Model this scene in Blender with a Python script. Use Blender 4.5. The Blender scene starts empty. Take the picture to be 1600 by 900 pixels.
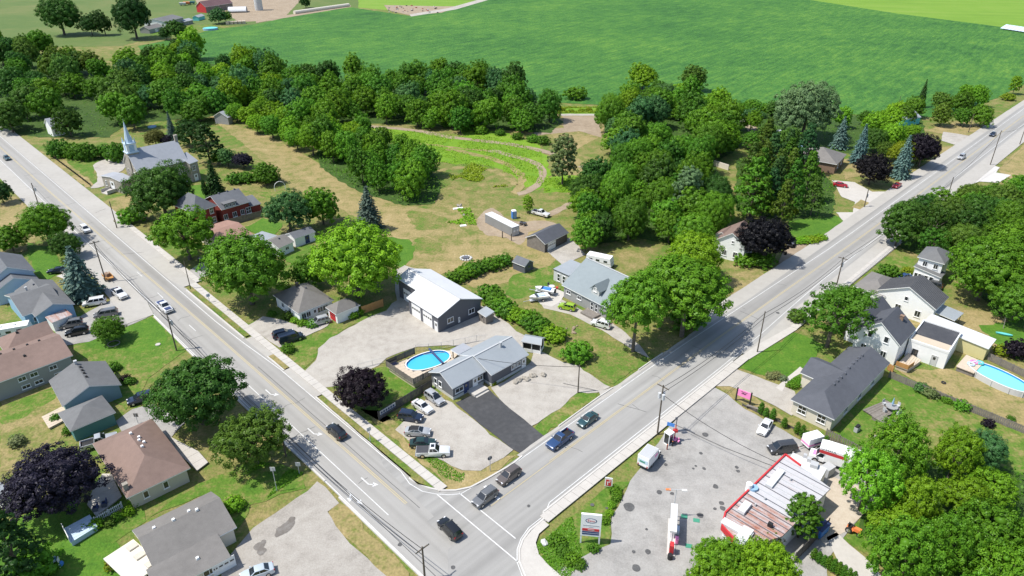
import bpy, bmesh, math, random
import numpy as np
from mathutils import Vector, Matrix, noise as mnoise
from mathutils.geometry import tessellate_polygon
R = math.radians
rng = random.Random(7)
scene = bpy.context.scene
COL = scene.collection

# ------------------------------------------------------------------ camera, sky, sun, exposure
CAM_H, PITCH, FPX = 77.6, R(28.4), 1109.0
cam_d = bpy.data.cameras.new('camera'); cam = bpy.data.objects.new('camera', cam_d); COL.objects.link(cam)
cam.location = (0, 0, CAM_H); cam.rotation_euler = (R(90) - PITCH, 0, 0)
cam_d.sensor_width = 36.0; cam_d.lens = FPX / 1600 * 36; cam_d.clip_start = 1; cam_d.clip_end = 6000
scene.camera = cam
SUN_EL, SUN_AZ = R(60), R(10)          # shadows fall towards +x, a little towards +y
world = bpy.data.worlds.new('World'); scene.world = world; world.use_nodes = True
wn = world.node_tree.nodes; bgn = wn['Background']
sky = wn.new('ShaderNodeTexSky'); sky.sky_type = 'NISHITA'; sky.sun_disc = False
sky.sun_elevation = SUN_EL; sky.sun_rotation = R(260)
world.node_tree.links.new(sky.outputs[0], bgn.inputs[0]); bgn.inputs[1].default_value = 0.14
sd = bpy.data.lights.new('sun', 'SUN'); so = bpy.data.objects.new('sun', sd); COL.objects.link(so)
sd.energy = 4.4; sd.angle = R(0.5); sd.color = (1.0, 0.96, 0.88)
so.rotation_euler = Vector((math.cos(SUN_AZ) * math.cos(SUN_EL), math.sin(SUN_AZ) * math.cos(SUN_EL), -math.sin(SUN_EL))).to_track_quat('-Z', 'Y').to_euler()
so.location = (-60, -20, 150)
scene.view_settings.view_transform = 'Standard'; scene.view_settings.look = 'None'
scene.view_settings.exposure = 0.42; scene.view_settings.gamma = 1

# ------------------------------------------------------------------ survey: photograph points measured onto level ground
SP, CP = math.sin(PITCH), math.cos(PITCH)
def P(x, y, z=0.0):
    u = (x - 800) / FPX; v = (y - 450) / FPX
    t = (CAM_H - z) / (SP + v * CP)
    return Vector((u * t, (CP - v * SP) * t, z))
def proj_y(w):
    d = Vector(w) - Vector((0, 0, CAM_H)); dep = d.y * CP - d.z * SP
    return 450 + FPX * (-(d.y * SP + d.z * CP)) / dep
def ppm(w):
    return FPX / (w[1] * CP + (CAM_H - w[2]) * SP)
RO = Vector((-6.27, 71.62, 0))
A1, A2 = R(134.1), R(45.4)
D1 = Vector((math.cos(A1), math.sin(A1), 0)); N1 = Vector((D1.y, -D1.x, 0))
D2 = Vector((math.cos(A2), math.sin(A2), 0)); N2 = Vector((D2.y, -D2.x, 0))
def Q1(s, t): return RO + D1 * s + N1 * t
def Q2(s, t): return RO + D2 * s + N2 * t

# ------------------------------------------------------------------ materials
def newmat(name):
    m = bpy.data.materials.new(name); m.use_nodes = True
    nt = m.node_tree; b = nt.nodes['Principled BSDF']
    return m, nt, b
def _noise(nt, vec, scale, detail=3, rough=.55):
    n = nt.nodes.new('ShaderNodeTexNoise'); n.inputs['Scale'].default_value = scale
    n.inputs['Detail'].default_value = detail; n.inputs['Roughness'].default_value = rough
    nt.links.new(vec, n.inputs['Vector']); return n.outputs['Fac']
def _math(nt, op, a, b):
    n = nt.nodes.new('ShaderNodeMath'); n.operation = op
    for i, q in enumerate((a, b)):
        if isinstance(q, (int, float)): n.inputs[i].default_value = q
        else: nt.links.new(q, n.inputs[i])
    return n.outputs[0]
def _vec(nt, space='world', ang=0, sc=(1, 1, 1)):
    if space == 'world':
        g = nt.nodes.new('ShaderNodeNewGeometry'); o = g.outputs['Position']
    else:
        g = nt.nodes.new('ShaderNodeTexCoord'); o = g.outputs['Object']
    if ang or sc != (1, 1, 1):
        r = nt.nodes.new('ShaderNodeVectorRotate'); r.rotation_type = 'Z_AXIS'; r.inputs['Angle'].default_value = -ang
        nt.links.new(o, r.inputs['Vector']); o = r.outputs[0]
        m = nt.nodes.new('ShaderNodeVectorMath'); m.operation = 'MULTIPLY'; m.inputs[1].default_value = sc
        nt.links.new(o, m.inputs[0]); o = m.outputs[0]
    return o
def mottle(name, cols, scales=(.06, .5, 5), w=(.55, .35, .1), contrast=2.2, fine=.25, rough=.9, bump=0, space='world', ang=0, sc=(1, 1, 1), metallic=0, spec=.3, streak=None):
    m, nt, b = newmat(name); v = _vec(nt, space, ang, sc)
    f = None
    for s, k in zip(scales, w):
        q = _math(nt, 'MULTIPLY', _noise(nt, v, s), k); f = q if f is None else _math(nt, 'ADD', f, q)
    if streak:                      # elongated wear along one direction
        v2 = _vec(nt, space, streak[0], streak[1])
        f = _math(nt, 'ADD', _math(nt, 'MULTIPLY', f, 1 - streak[2]), _math(nt, 'MULTIPLY', _noise(nt, v2, 1.0, 2), streak[2]))
    f = _math(nt, 'ADD', _math(nt, 'MULTIPLY', _math(nt, 'SUBTRACT', f, .5), contrast), .5)
    ramp = nt.nodes.new('ShaderNodeValToRGB'); el = ramp.color_ramp.elements
    while len(el) < len(cols): el.new(.5)
    for i, c in enumerate(cols):
        el[i].position = i / max(1, len(cols) - 1); el[i].color = (*c, 1)
    nt.links.new(f, ramp.inputs[0])
    hs = nt.nodes.new('ShaderNodeHueSaturation')
    fn = _noise(nt, v, scales[-1] * 1.7, 2)
    nt.links.new(_math(nt, 'ADD', _math(nt, 'MULTIPLY', fn, 2 * fine), 1 - fine), hs.inputs['Value'])
    nt.links.new(ramp.outputs[0], hs.inputs['Color']); nt.links.new(hs.outputs[0], b.inputs['Base Color'])
    b.inputs['Roughness'].default_value = rough; b.inputs['Metallic'].default_value = metallic
    b.inputs['Specular IOR Level'].default_value = spec
    if bump:
        bp = nt.nodes.new('ShaderNodeBump'); bp.inputs['Strength'].default_value = bump; bp.inputs['Distance'].default_value = .3
        nt.links.new(fn, bp.inputs['Height']); nt.links.new(bp.outputs[0], b.inputs['Normal'])
    return m
def flat(name, c, rough=.6, metallic=0, spec=.5, var=.12, coat=0):
    """a plain finish with slight wear"""
    m, nt, b = newmat(name); v = _vec(nt, 'object')
    hs = nt.nodes.new('ShaderNodeHueSaturation'); hs.inputs['Color'].default_value = (*c, 1)
    f = _math(nt, 'ADD', _math(nt, 'MULTIPLY', _noise(nt, v, .9, 5, .7), 2 * var), 1 - var)
    nt.links.new(f, hs.inputs['Value']); nt.links.new(hs.outputs[0], b.inputs['Base Color'])
    b.inputs['Roughness'].default_value = rough; b.inputs['Metallic'].default_value = metallic
    b.inputs['Specular IOR Level'].default_value = spec; b.inputs['Coat Weight'].default_value = coat
    return m
def paint_mat():
    m, nt, b = newmat('vehicle_paint'); oi = nt.nodes.new('ShaderNodeObjectInfo')
    nt.links.new(oi.outputs['Color'], b.inputs['Base Color'])
    b.inputs['Roughness'].default_value = .28; b.inputs['Metallic'].default_value = .25; b.inputs['Coat Weight'].default_value = .6
    return m
def leaf_mat():
    m, nt, b = newmat('foliage'); nt.nodes.remove(b); out = nt.nodes['Material Output']
    oi = nt.nodes.new('ShaderNodeObjectInfo'); at = nt.nodes.new('ShaderNodeAttribute'); at.attribute_name = 'tone'
    g = nt.nodes.new('ShaderNodeNewGeometry')
    hs = nt.nodes.new('ShaderNodeHueSaturation'); nt.links.new(oi.outputs['Color'], hs.inputs['Color'])
    nt.links.new(_math(nt, 'ADD', .5, _math(nt, 'MULTIPLY', at.outputs['Fac'], 1.0)), hs.inputs['Value'])
    nt.links.new(_math(nt, 'ADD', .515, _math(nt, 'MULTIPLY', at.outputs['Fac'], -.03)), hs.inputs['Hue'])
    d = nt.nodes.new('ShaderNodeBsdfDiffuse'); t = nt.nodes.new('ShaderNodeBsdfTranslucent'); mx = nt.nodes.new('ShaderNodeMixShader'); mx.inputs[0].default_value = .3
    gl = nt.nodes.new('ShaderNodeBsdfGlossy'); gl.inputs['Roughness'].default_value = .45; mx2 = nt.nodes.new('ShaderNodeMixShader'); mx2.inputs[0].default_value = .012
    for s in (d, t): nt.links.new(hs.outputs[0], s.inputs['Color'])
    nt.links.new(d.outputs[0], mx.inputs[1]); nt.links.new(t.outputs[0], mx.inputs[2])
    nt.links.new(mx.outputs[0], mx2.inputs[1]); nt.links.new(gl.outputs[0], mx2.inputs[2]); nt.links.new(mx2.outputs[0], out.inputs['Surface'])
    return m
M = {}
DRY, OLV, GRN = (.3, .235, .105), (.155, .165, .042), (.07, .15, .014)
M['ground'] = mottle('rough_grass', [GRN, (.09, .16, .02), OLV, (.22, .19, .07), DRY], (.035, .3, 1.5), (.34, .4, .26), 3.5, .42, bump=.6)
M['dry'] = mottle('dry_grass', [(.085, .15, .02), OLV, (.25, .205, .085), DRY, (.36, .285, .15)], (.045, .3, 1.5), (.36, .38, .26), 3.3, .36, bump=.5)
M['lawn'] = mottle('green_lawn', [(.05, .125, .01), (.068, .15, .012), (.095, .165, .02), (.18, .18, .05), (.26, .22, .09)], (.06, .42, 1.6), (.32, .42, .26), 3.5, .4, bump=.5)
M['lush'] = mottle('watered_lawn', [(.042, .115, .009), (.06, .15, .011), (.08, .175, .014), (.14, .19, .03)], (.08, .45, 1.8), (.34, .4, .26), 3.1, .36, bump=.5)
M['meadow'] = mottle('tall_meadow', [(.07, .165, .012), (.115, .235, .013), (.155, .275, .016), (.21, .235, .06)], (.06, .3, 1.6), (.4, .35, .25), 2.6, .4, bump=.8)
M['crop'] = mottle('soy_crop', [(.015, .068, .013), (.026, .104, .016), (.045, .145, .02), (.078, .19, .024), (.13, .235, .03)], (.012, .11, .6), (.34, .3, .36), 3.3, .75, bump=1.2, streak=(R(52), (.05, .42, 1), .27))
M['lime'] = mottle('young_crop', [(.1, .2, .018), (.145, .26, .024), (.2, .28, .05)], (.012, .08, .8), (.5, .3, .2), 2.4, .25, streak=(R(-12), (.004, .1, 1), .4))
M['pasture'] = mottle('pasture', [(.06, .12, .022), (.1, .145, .035), (.17, .17, .06)], (.015, .1, 1), (.5, .3, .2), 2.3, .25)
M['gravel'] = mottle('pale_gravel', [(.27, .245, .215), (.375, .348, .31), (.44, .412, .37)], (.1, .6, 5), (.36, .36, .28), 2.9, .28, bump=.3)
M['dirt'] = mottle('bare_dirt', [(.2, .15, .1), (.3, .235, .165), (.39, .32, .24)], (.12, .7, 5), (.35, .35, .3), 2.4, .28, bump=.4)
M['lot'] = mottle('worn_asphalt', [(.2, .192, .18), (.3, .289, .272), (.38, .367, .347)], (.07, .45, 4), (.4, .38, .22), 2.8, .2, bump=.15)
M['lot_warm'] = mottle('dusty_lot', [(.22, .2, .175), (.32, .295, .262), (.39, .365, .328)], (.09, .5, 4), (.4, .38, .22), 2.8, .2, bump=.15)
M['blacktop'] = mottle('fresh_asphalt', [(.04, .041, .044), (.06, .061, .064), (.095, .095, .098)], (.15, 1.2, 8), (.4, .35, .25), 2.2, .25, bump=.2)
M['road1'] = mottle('road_asphalt', [(.225, .217, .202), (.3, .29, .272), (.37, .36, .34)], (.05, .5, 7), (.4, .35, .25), 2.3, .18, streak=(A1, (.01, .55, 1), .72))
M['road2'] = mottle('road_asphalt', [(.21, .205, .195), (.285, .278, .264), (.355, .347, .33)], (.05, .5, 7), (.4, .35, .25), 2.4, .18, streak=(A2, (.01, .55, 1), .72))
M['shoulder'] = mottle('pale_shoulder', [(.31, .293, .265), (.37, .352, .322), (.425, .405, .372)], (.08, .7, 6), (.4, .35, .25), 2.0, .14)
M['concrete'] = mottle('concrete', [(.38, .355, .325), (.45, .425, .39), (.52, .495, .455)], (.3, 1.5, 8), (.4, .35, .25), 1.8, .12)
M['curb'] = mottle('kerb_concrete', [(.42, .40, .375), (.5, .48, .45), (.56, .54, .51)], (.4, 1.5, 8), (.4, .35, .25), 1.6, .1)
M['white_line'] = mottle('road_paint_white', [(.4, .4, .39), (.58, .58, .57), (.72, .72, .71)], (.3, 2, 9), (.3, .3, .4), 2.6, .12)
M['yellow_line'] = mottle('road_paint_yellow', [(.36, .325, .26), (.44, .375, .23), (.5, .4, .19)], (.3, 2, 9), (.3, .3, .4), 2.6, .12)
M['damp'] = mottle('damp_patch', [(.12, .105, .09), (.16, .145, .13), (.24, .23, .215)], (.6, 2, 8), (.3, .4, .3), 2.4, .2)
M['old_concrete'] = mottle('old_concrete', [(.34, .28, .215), (.45, .385, .31), (.52, .46, .385)], (.2, 1, 5), (.4, .35, .25), 2.4, .18)
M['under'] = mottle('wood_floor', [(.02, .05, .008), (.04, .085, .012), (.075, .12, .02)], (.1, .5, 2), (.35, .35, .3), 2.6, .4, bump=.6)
M['stain'] = mottle('oil_stain', [(.06, .06, .062), (.09, .09, .09), (.16, .158, .155)], (.8, 3, 9), (.3, .3, .4), 2.2, .2)
M['deck'] = mottle('deck_wood', [(.4, .33, .25), (.5, .42, .33), (.58, .5, .4)], (.4, 3, 9), (.3, .4, .3), 2, .15)
M['wood'] = mottle('weathered_fence', [(.12, .105, .09), (.19, .17, .15), (.27, .24, .21)], (.4, 2, 9), (.3, .4, .3), 2.2, .2)
M['dark_wood'] = mottle('dark_fence', [(.06, .055, .05), (.1, .09, .085), (.16, .14, .13)], (.4, 2, 9), (.3, .4, .3), 2.2, .2)
M['cedar'] = mottle('cedar_fence', [(.32, .16, .055), (.44, .235, .085), (.52, .3, .12)], (.4, 2, 9), (.3, .4, .3), 2.2, .15)
M['bark'] = mottle('bark', [(.06, .05, .04), (.12, .1, .08), (.2, .175, .15)], (.5, 2, 8), (.3, .4, .3), 2.2, .3, space='object')
M['pole'] = mottle('pole_wood', [(.075, .058, .045), (.11, .09, .07), (.16, .135, .11)], (.5, 2, 8), (.3, .4, .3), 2.2, .2, space='object')
def shingle(n, c, k=.25):
    d = tuple(q * (1 - k) for q in c); l = tuple(q * (1 + k) for q in c)
    return mottle(n, [d, c, l], (.15, 1.1, 7), (.4, .35, .25), 2.0, .16, rough=.85, space='object', spec=.25)
M['sh_grey'] = shingle('grey_shingles', (.14, .142, .145)); M['sh_dark'] = shingle('charcoal_shingles', (.085, .09, .105))
M['sh_slate'] = shingle('slate_shingles', (.125, .132, .144)); M['sh_brown'] = shingle('brown_shingles', (.2, .14, .118))
M['sh_tan'] = shingle('taupe_shingles', (.175, .165, .155)); M['sh_red'] = shingle('russet_shingles', (.28, .17, .135))
M['sh_pale'] = shingle('pale_shingles', (.30, .315, .345), .15); M['sh_maroon'] = shingle('maroon_shingles', (.16, .095, .1))
M['mt_grey'] = mottle('grey_metal_roof', [(.24, .265, .285), (.285, .31, .33), (.32, .345, .365)], (.2, 1, 5), (.4, .35, .25), 1.6, .06, rough=.45, spec=.5, space='object')
M['mt_blue'] = mottle('blue_grey_roof', [(.17, .2, .215), (.2, .235, .25), (.235, .27, .285)], (.2, 1, 5), (.4, .35, .25), 1.8, .08, rough=.6, space='object')
M['mt_white'] = mottle('white_metal_roof', [(.52, .525, .54), (.58, .585, .595), (.63, .63, .63)], (.2, 1, 5), (.4, .35, .25), 1.6, .05, rough=.5, space='object')
M['mt_rust'] = mottle('rusty_white_metal', [(.47, .465, .48), (.42, .395, .4), (.38, .28, .255), (.32, .15, .105), (.24, .075, .05)], (.2, 1.0, 5), (.3, .4, .3), 2.9, .18, rough=.6, space='world', streak=(R(-44), (.12, 1.6, 1), .45))
M['mt_worn'] = mottle('worn_white_metal', [(.33, .32, .33), (.42, .415, .43), (.47, .465, .48), (.43, .41, .415), (.36, .28, .26)], (.2, 1.0, 5), (.3, .4, .3), 2.7, .14, rough=.55, streak=(R(-44), (.1, 1.4, 1), .4))
M['mt_dark'] = mottle('dark_metal_roof', [(.09, .092, .1), (.12, .122, .13), (.16, .16, .168)], (.3, 2, 6), (.4, .35, .25), 2, .1, rough=.5, space='object')
M['tar'] = mottle('tar_roof', [(.04, .042, .05), (.06, .062, .07), (.1, .1, .105)], (.2, 1.2, 6), (.4, .35, .25), 2, .15, space='object')
M['stone'] = mottle('fieldstone', [(.19, .17, .145), (.32, .29, .245), (.43, .4, .35)], (.5, 2.2, 6), (.2, .45, .35), 2.8, .3, bump=.4, space='object')
M['brick'] = mottle('red_brick', [(.16, .03, .025), (.23, .045, .036), (.29, .07, .055)], (.3, 2, 8), (.3, .35, .35), 2.2, .25, space='object')
M['brick_tan'] = mottle('brown_brick', [(.16, .1, .07), (.24, .16, .11), (.3, .21, .15)], (.3, 2, 8), (.3, .35, .35), 2.2, .25, space='object')
for n, c in dict(white=(.78, .78, .77), cream=(.62, .57, .48), grey_wall=(.28, .28, .275), lgrey=(.5, .5, .49), dark_wall=(.095, .1, .118), mid_wall=(.135, .14, .152), blue_wall=(.24, .4, .56), pale_blue=(.45, .56, .66),
                 teal_wall=(.07, .2, .2), pale_teal=(.19, .3, .36), yellow_wall=(.62, .55, .27), beige=(.48, .45, .39), red=(.5, .03, .035), pink=(.85, .25, .5), black=(.015, .015, .016), steel=(.42, .43, .44),
                 blue=(.05, .2, .55), navy=(.03, .05, .14), orange=(.7, .2, .06), green=(.05, .25, .16), aqua=(.12, .5, .5), rubber=(.02, .02, .021), sand=(.5, .42, .32), galv=(.5, .51, .52)).items():
    M[n] = flat(n, c, rough=.65, var=.09)
M['trim'] = flat('white_trim', (.76, .76, .75), .6, var=.05)
M['glass'] = flat('window_glass', (.025, .03, .035), .08, spec=.9, var=.1)
M['car_glass'] = flat('car_glass', (.012, .016, .02), .05, spec=.9, var=.05)
M['chrome'] = flat('chrome', (.6, .6, .6), .25, .9, var=.03); M['lamp'] = flat('headlamp', (.75, .76, .78), .15, .1, var=.03)
M['tail'] = flat('tail_lamp', (.35, .01, .012), .25, var=.05)
M['paint'] = paint_mat(); M['leaf'] = leaf_mat()
def water(name, c):
    m, nt, b = newmat(name); b.inputs['Base Color'].default_value = (*c, 1); b.inputs['Roughness'].default_value = .06
    n = nt.nodes.new('ShaderNodeTexNoise'); n.inputs['Scale'].default_value = 2.2; bp = nt.nodes.new('ShaderNodeBump'); bp.inputs['Strength'].default_value = .12
    nt.links.new(_vec(nt), n.inputs['Vector']); nt.links.new(n.outputs[0], bp.inputs['Height']); nt.links.new(bp.outputs[0], b.inputs['Normal']); return m
M['pool'] = water('pool_water', (.06, .42, .66)); M['pool_aqua'] = water('aqua_pool_water', (.2, .62, .64)); M['liner'] = flat('pool_liner', (.03, .22, .5), .4)

# ------------------------------------------------------------------ mesh collector
class MB:
    def __init__(s): s.v = []; s.f = []; s.m = []
    def poly(s, pts, mi=0):
        b = len(s.v); s.v += [tuple(p) for p in pts]; s.f.append(tuple(range(b, b + len(pts)))); s.m.append(mi)
    def prism(s, top, bot, mi=0, ms=None, mb=None):
        """closed solid between two loops with the same count; top loop counter-clockwise from above"""
        ms = mi if ms is None else ms; mb = ms if mb is None else mb
        n = len(top); b = len(s.v); s.v += [tuple(p) for p in top] + [tuple(p) for p in bot]
        s.f.append(tuple(range(b, b + n))); s.m.append(mi)
        s.f.append(tuple(range(b + 2 * n - 1, b + n - 1, -1))); s.m.append(mb)
        for i in range(n):
            j = (i + 1) % n; s.f.append((b + n + i, b + n + j, b + j, b + i)); s.m.append(ms)
    def box(s, c, d, mi=0, rz=0, taper=1.0, mtop=None):
        x, y, z = (q / 2 for q in d); ca, sa = math.cos(rz), math.sin(rz)
        def t(px, py, pz): return (c[0] + px * ca - py * sa, c[1] + px * sa + py * ca, c[2] + pz)
        k = taper
        s.prism([t(-x * k, -y * k, z), t(x * k, -y * k, z), t(x * k, y * k, z), t(-x * k, y * k, z)], [t(-x, -y, -z), t(x, -y, -z), t(x, y, -z), t(-x, y, -z)], mi if mtop is None else mtop, mi)
    def ext(s, poly, z0, z1, mi=0, ms=None):
        s.prism([(p[0], p[1], z1) for p in poly], [(p[0], p[1], z0) for p in poly], mi, ms)
    def tube(s, a, b, r0, r1=None, n=8, mi=0):
        a, b = Vector(a), Vector(b); r1 = r0 if r1 is None else r1; d = (b - a).normalized()
        x = d.orthogonal().normalized(); y = d.cross(x)
        ring = [(math.cos(2 * math.pi * i / n), math.sin(2 * math.pi * i / n)) for i in range(n)]
        s.prism([b + (x * c + y * q) * max(r1, 1e-3) for c, q in ring], [a + (x * c + y * q) * r0 for c, q in ring], mi)
    def ell(s, c, rx, ry, z0, z1, n=28, mi=0, ms=None, rz=0):
        ca, sa = math.cos(rz), math.sin(rz); pl = []
        for i in range(n):
            a = 2 * math.pi * i / n; px, py = rx * math.cos(a), ry * math.sin(a); pl.append((c[0] + px * ca - py * sa, c[1] + px * sa + py * ca))
        s.ext(pl, z0, z1, mi, ms)
    def blob(s, c, r, sub=1, squash=1, jit=0, mi=0, seed=0):
        bm = bmesh.new(); bmesh.ops.create_icosphere(bm, subdivisions=sub, radius=1); b = len(s.v); q = random.Random(seed)
        for v in bm.verts:
            k = 1 + q.uniform(-jit, jit); s.v.append((c[0] + v.co.x * r * k, c[1] + v.co.y * r * k, c[2] + v.co.z * r * squash * k))
        for f in bm.faces: s.f.append(tuple(b + v.index for v in f.verts)); s.m.append(mi)
        bm.free()
    def mesh(s, name, mats):
        me = bpy.data.meshes.new(name); me.from_pydata(s.v, [], s.f)
        for m in mats: me.materials.append(M[m] if isinstance(m, str) else m)
        me.polygons.foreach_set('material_index', s.m); me.update(); return me
    def build(s, name, mats, parent=None, mat=None):
        return link(name, s.mesh(name, mats if isinstance(mats, (list, tuple)) else [mats]), parent, mat)
def link(name, me, parent=None, mat=None):
    o = bpy.data.objects.new(name, me); COL.objects.link(o)
    if parent is not None: o.parent = parent; KID.setdefault(parent.name, []).append(o)
    if mat is not None: o.matrix_local = mat
    return o
def tag(o, label=None, cat=None, group=None, kind=None):
    for k, v in (('label', label), ('category', cat), ('group', group), ('kind', kind)):
        if v: o[k] = v
    return o
def thing(name, loc, rz, label, cat, group=None):
    o = bpy.data.objects.new(name, None); COL.objects.link(o); o.empty_display_size = .5
    o.location = loc; o.rotation_euler = (0, 0, rz); return tag(o, label, cat, group)
KID = {}
def copy_tree(o, parent=None):
    c = o.copy(); COL.objects.link(c)
    if parent is not None: c.parent = parent; KID.setdefault(parent.name, []).append(c)
    for ch in KID.get(o.name, ()): copy_tree(ch, c)
    return c
def struct(o): o['kind'] = 'structure'; return o

# ------------------------------------------------------------------ ground sheets
def rough_edge(pts, amp, step=1.6, seed=0, closed=True):
    if amp <= 0: return [Vector((p[0], p[1], 0)) for p in pts]
    out = []
    n = len(pts)
    for i in range(n if closed else n - 1):
        a = Vector((pts[i][0], pts[i][1], 0)); b = Vector((pts[(i + 1) % n][0], pts[(i + 1) % n][1], 0)); L = (b - a).length
        st = max(step, L / 60); k = max(1, int(L / st))
        for j in range(k):
            q = a.lerp(b, j / k); o = mnoise.noise_vector((q.x * .35 + seed, q.y * .35, 3.1)) + .5 * mnoise.noise_vector((q.x * 1.1, q.y * 1.1 + seed, 7.7))
            out.append(q + Vector((o.x, o.y, 0)) * amp)
    return out
def smooth(pts, k=6):
    out = []; n = len(pts)
    for i in range(n):
        p0, p1, p2, p3 = (Vector((pts[(i + d) % n][0], pts[(i + d) % n][1], 0)) for d in (-1, 0, 1, 2))
        for j in range(k):
            t = j / k; out.append(.5 * ((2 * p1) + (p2 - p0) * t + (2 * p0 - 5 * p1 + 4 * p2 - p3) * t * t + (3 * p1 - p0 - 3 * p2 + p3) * t ** 3))
    return out
def sheet(name, pts, z, mat, amp=.35, sm=False, px=True):
    w = [P(*p) for p in pts] if px else pts
    if sm: w = smooth(w)
    w = rough_edge(w, amp, seed=len(pts) * 1.7)
    me = bpy.data.meshes.new(name); me.from_pydata([(p.x, p.y, z) for p in w], [], [tuple(t) for t in tessellate_polygon([w])]); me.materials.append(M[mat])
    bm = bmesh.new(); bm.from_mesh(me); bmesh.ops.recalc_face_normals(bm, faces=bm.faces[:])
    for f in bm.faces:
        if f.normal.z < 0: f.normal_flip()
    bm.to_mesh(me); bm.free()
    return struct(link(name, me))
def strip_pts(line, w0, w1):
    """left/right offsets of a polyline"""
    l, r = [], []
    for i, p in enumerate(line):
        a = line[max(i - 1, 0)]; b = line[min(i + 1, len(line) - 1)]; d = (b - a).normalized(); n = Vector((d.y, -d.x, 0))
        l.append(p + n * w0); r.append(p + n * w1)
    return l + r[::-1]
def band(name, line, w, z, mat, amp=0):
    return sheet(name, strip_pts([Vector((p[0], p[1], 0)) for p in line], -w / 2, w / 2), z, mat, amp, px=False)
# ------------------------------------------------------------------ the setting: land, fields, roads, lots
g = MB(); g.poly([(-2500, -300, 0), (2500, -300, 0), (2500, 4500, 0), (-2500, 4500, 0)]); struct(g.build('ground', 'ground'))
sheet('far_field', [(560, 12), (700, 24), (800, 0), (1240, 0), (1440, 28), (1720, 75), (1900, 70), (1900, -60), (300, -60), (430, -6)], .02, 'lime', .5)
sheet('pasture', [(-60, 75), (190, 72), (300, 40), (420, 40), (560, 14), (560, -40), (-60, -70)], .04, 'pasture', .8)
sheet('crop_field', [(215, 72), (290, 58), (330, 47), (400, 38), (440, 29), (545, 11), (640, 25), (720, 9), (775, -6), (900, -14), (1240, -4), (1400, 21), (1540, 39), (1740, 66), (1740, 82), (1640, 112), (1560, 152), (1480, 184), (1300, 178), (1000, 168), (700, 150), (500, 118), (330, 100), (230, 92)], .08, 'crop', .5)
sheet('farm_track', [(400, 30.5), (440, 25), (548, 8.5), (548, 11), (440, 29), (400, 36)], .1, 'dirt', .2)
sheet('farm_yard', [(330, 24), (352, 22), (374, 34), (440, 32), (470, 0), (445, -12), (300, -12), (310, 10)], .06, 'dirt', .5)
sheet('farm_lawn', [(228, 62), (250, 44), (330, 38), (355, 46), (300, 58)], .07, 'lawn', .3)
sheet('field_lane', [(640, 22.5), (700, 13), (775, -8), (790, -8), (712, 15), (642, 26)], .11, 'gravel', .1)
sheet('spoil_heap_ground', [(600, 8), (690, 10), (720, 10), (690, 20), (640, 24), (606, 16)], .1, 'dirt', .4)
sheet('verge_strip', [(860, 168), (935, 168), (940, 178), (860, 178)], .09, 'meadow', .4)
sheet('side_field', [(1600, 235), (1570, 268), (1575, 290), (1700, 330), (1750, 240), (1680, 190)], .05, 'lush', .3)
# the open ground behind the village
sheet('mown_strip', [(322, 178), (345, 172), (365, 195), (420, 212), (470, 238), (520, 268), (580, 298), (640, 322), (700, 332), (760, 318), (840, 322), (930, 318), (950, 290), (935, 262), (890, 240), (960, 200), (945, 178), (860, 176), (850, 200), (880, 230), (850, 340), (860, 360), (890, 380), (850, 425), (800, 440), (740, 450), (700, 425), (640, 440), (608, 410), (600, 370), (540, 330), (470, 300), (440, 300), (424, 262), (380, 225)], .03, 'dry', .8)
sheet('bare_ground', [(752, 335), (770, 325), (800, 345), (850, 345), (870, 352), (830, 362), (822, 372), (812, 382), (790, 372), (760, 366), (745, 350)], .05, 'dirt', .6, True)
sheet('bare_ground', [(880, 182), (935, 182), (940, 215), (905, 205), (835, 212), (835, 203), (880, 200)], .05, 'dirt', .6)
sheet('farm_path', [(876, 176), (936, 176.5), (936, 181), (876, 181)], .06, 'gravel', .2)
sheet('farm_path', [(1128, 184.5), (1190, 185), (1190, 190), (1128, 190)], .06, 'gravel', .2)
sheet('bare_ground', [(1128, 190), (1185, 190), (1178, 212), (1170, 216), (1150, 200), (1128, 200)], .05, 'dirt', .4)
sheet('tall_meadow', [(560, 196), (620, 200), (690, 212), (770, 214), (846, 236), (858, 262), (850, 292), (812, 292), (775, 262), (700, 256), (650, 246), (600, 212)], .06, 'meadow', 2.2, True)
sheet('tall_meadow', [(720, 204), (780, 205), (842, 226), (846, 236), (770, 216), (720, 210)], .05, 'meadow', 1.6)
sheet('tall_meadow', [(850, 278), (880, 272), (938, 283), (925, 297), (880, 302), (850, 300)], .05, 'meadow', 1.6)
sheet('weedy_mound', [(690, 262), (740, 256), (790, 268), (815, 290), (790, 302), (720, 296), (688, 282)], .07, 'ground', .6, True)
band('dirt_track', smooth([P(*p) for p in [(575, 200), (640, 203), (700, 214), (760, 221), (810, 228), (850, 240)]], 5)[:-5], 3.2, .09, 'dirt', .5)
band('dirt_track', smooth([P(*p) for p in [(765, 238), (800, 244), (838, 256), (848, 272), (838, 290), (800, 300)]], 5)[:-5], 2.6, .09, 'dirt', .5)
band('dirt_track', smooth([P(*p) for p in [(905, 262), (935, 276), (946, 292), (925, 308), (890, 320), (850, 334)]], 5)[:-5], 2.6, .09, 'dirt', .5)
sheet('rough_grass', [(690, 300), (790, 300), (850, 288), (945, 262), (955, 292), (940, 318), (860, 338), (800, 330), (740, 318)], .045, 'ground', 2.2, True)
sheet('rough_grass', [(560, 190), (700, 198), (860, 225), (850, 242), (770, 215), (600, 203)], .045, 'ground', .8)
sheet('lawn', [(640, 330), (690, 340), (700, 352), (660, 360), (640, 345)], .046, 'ground', 2.0, True)
sheet('lawn', [(648, 372), (690, 380), (680, 398), (650, 392)], .046, 'ground', 1.8, True)
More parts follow.
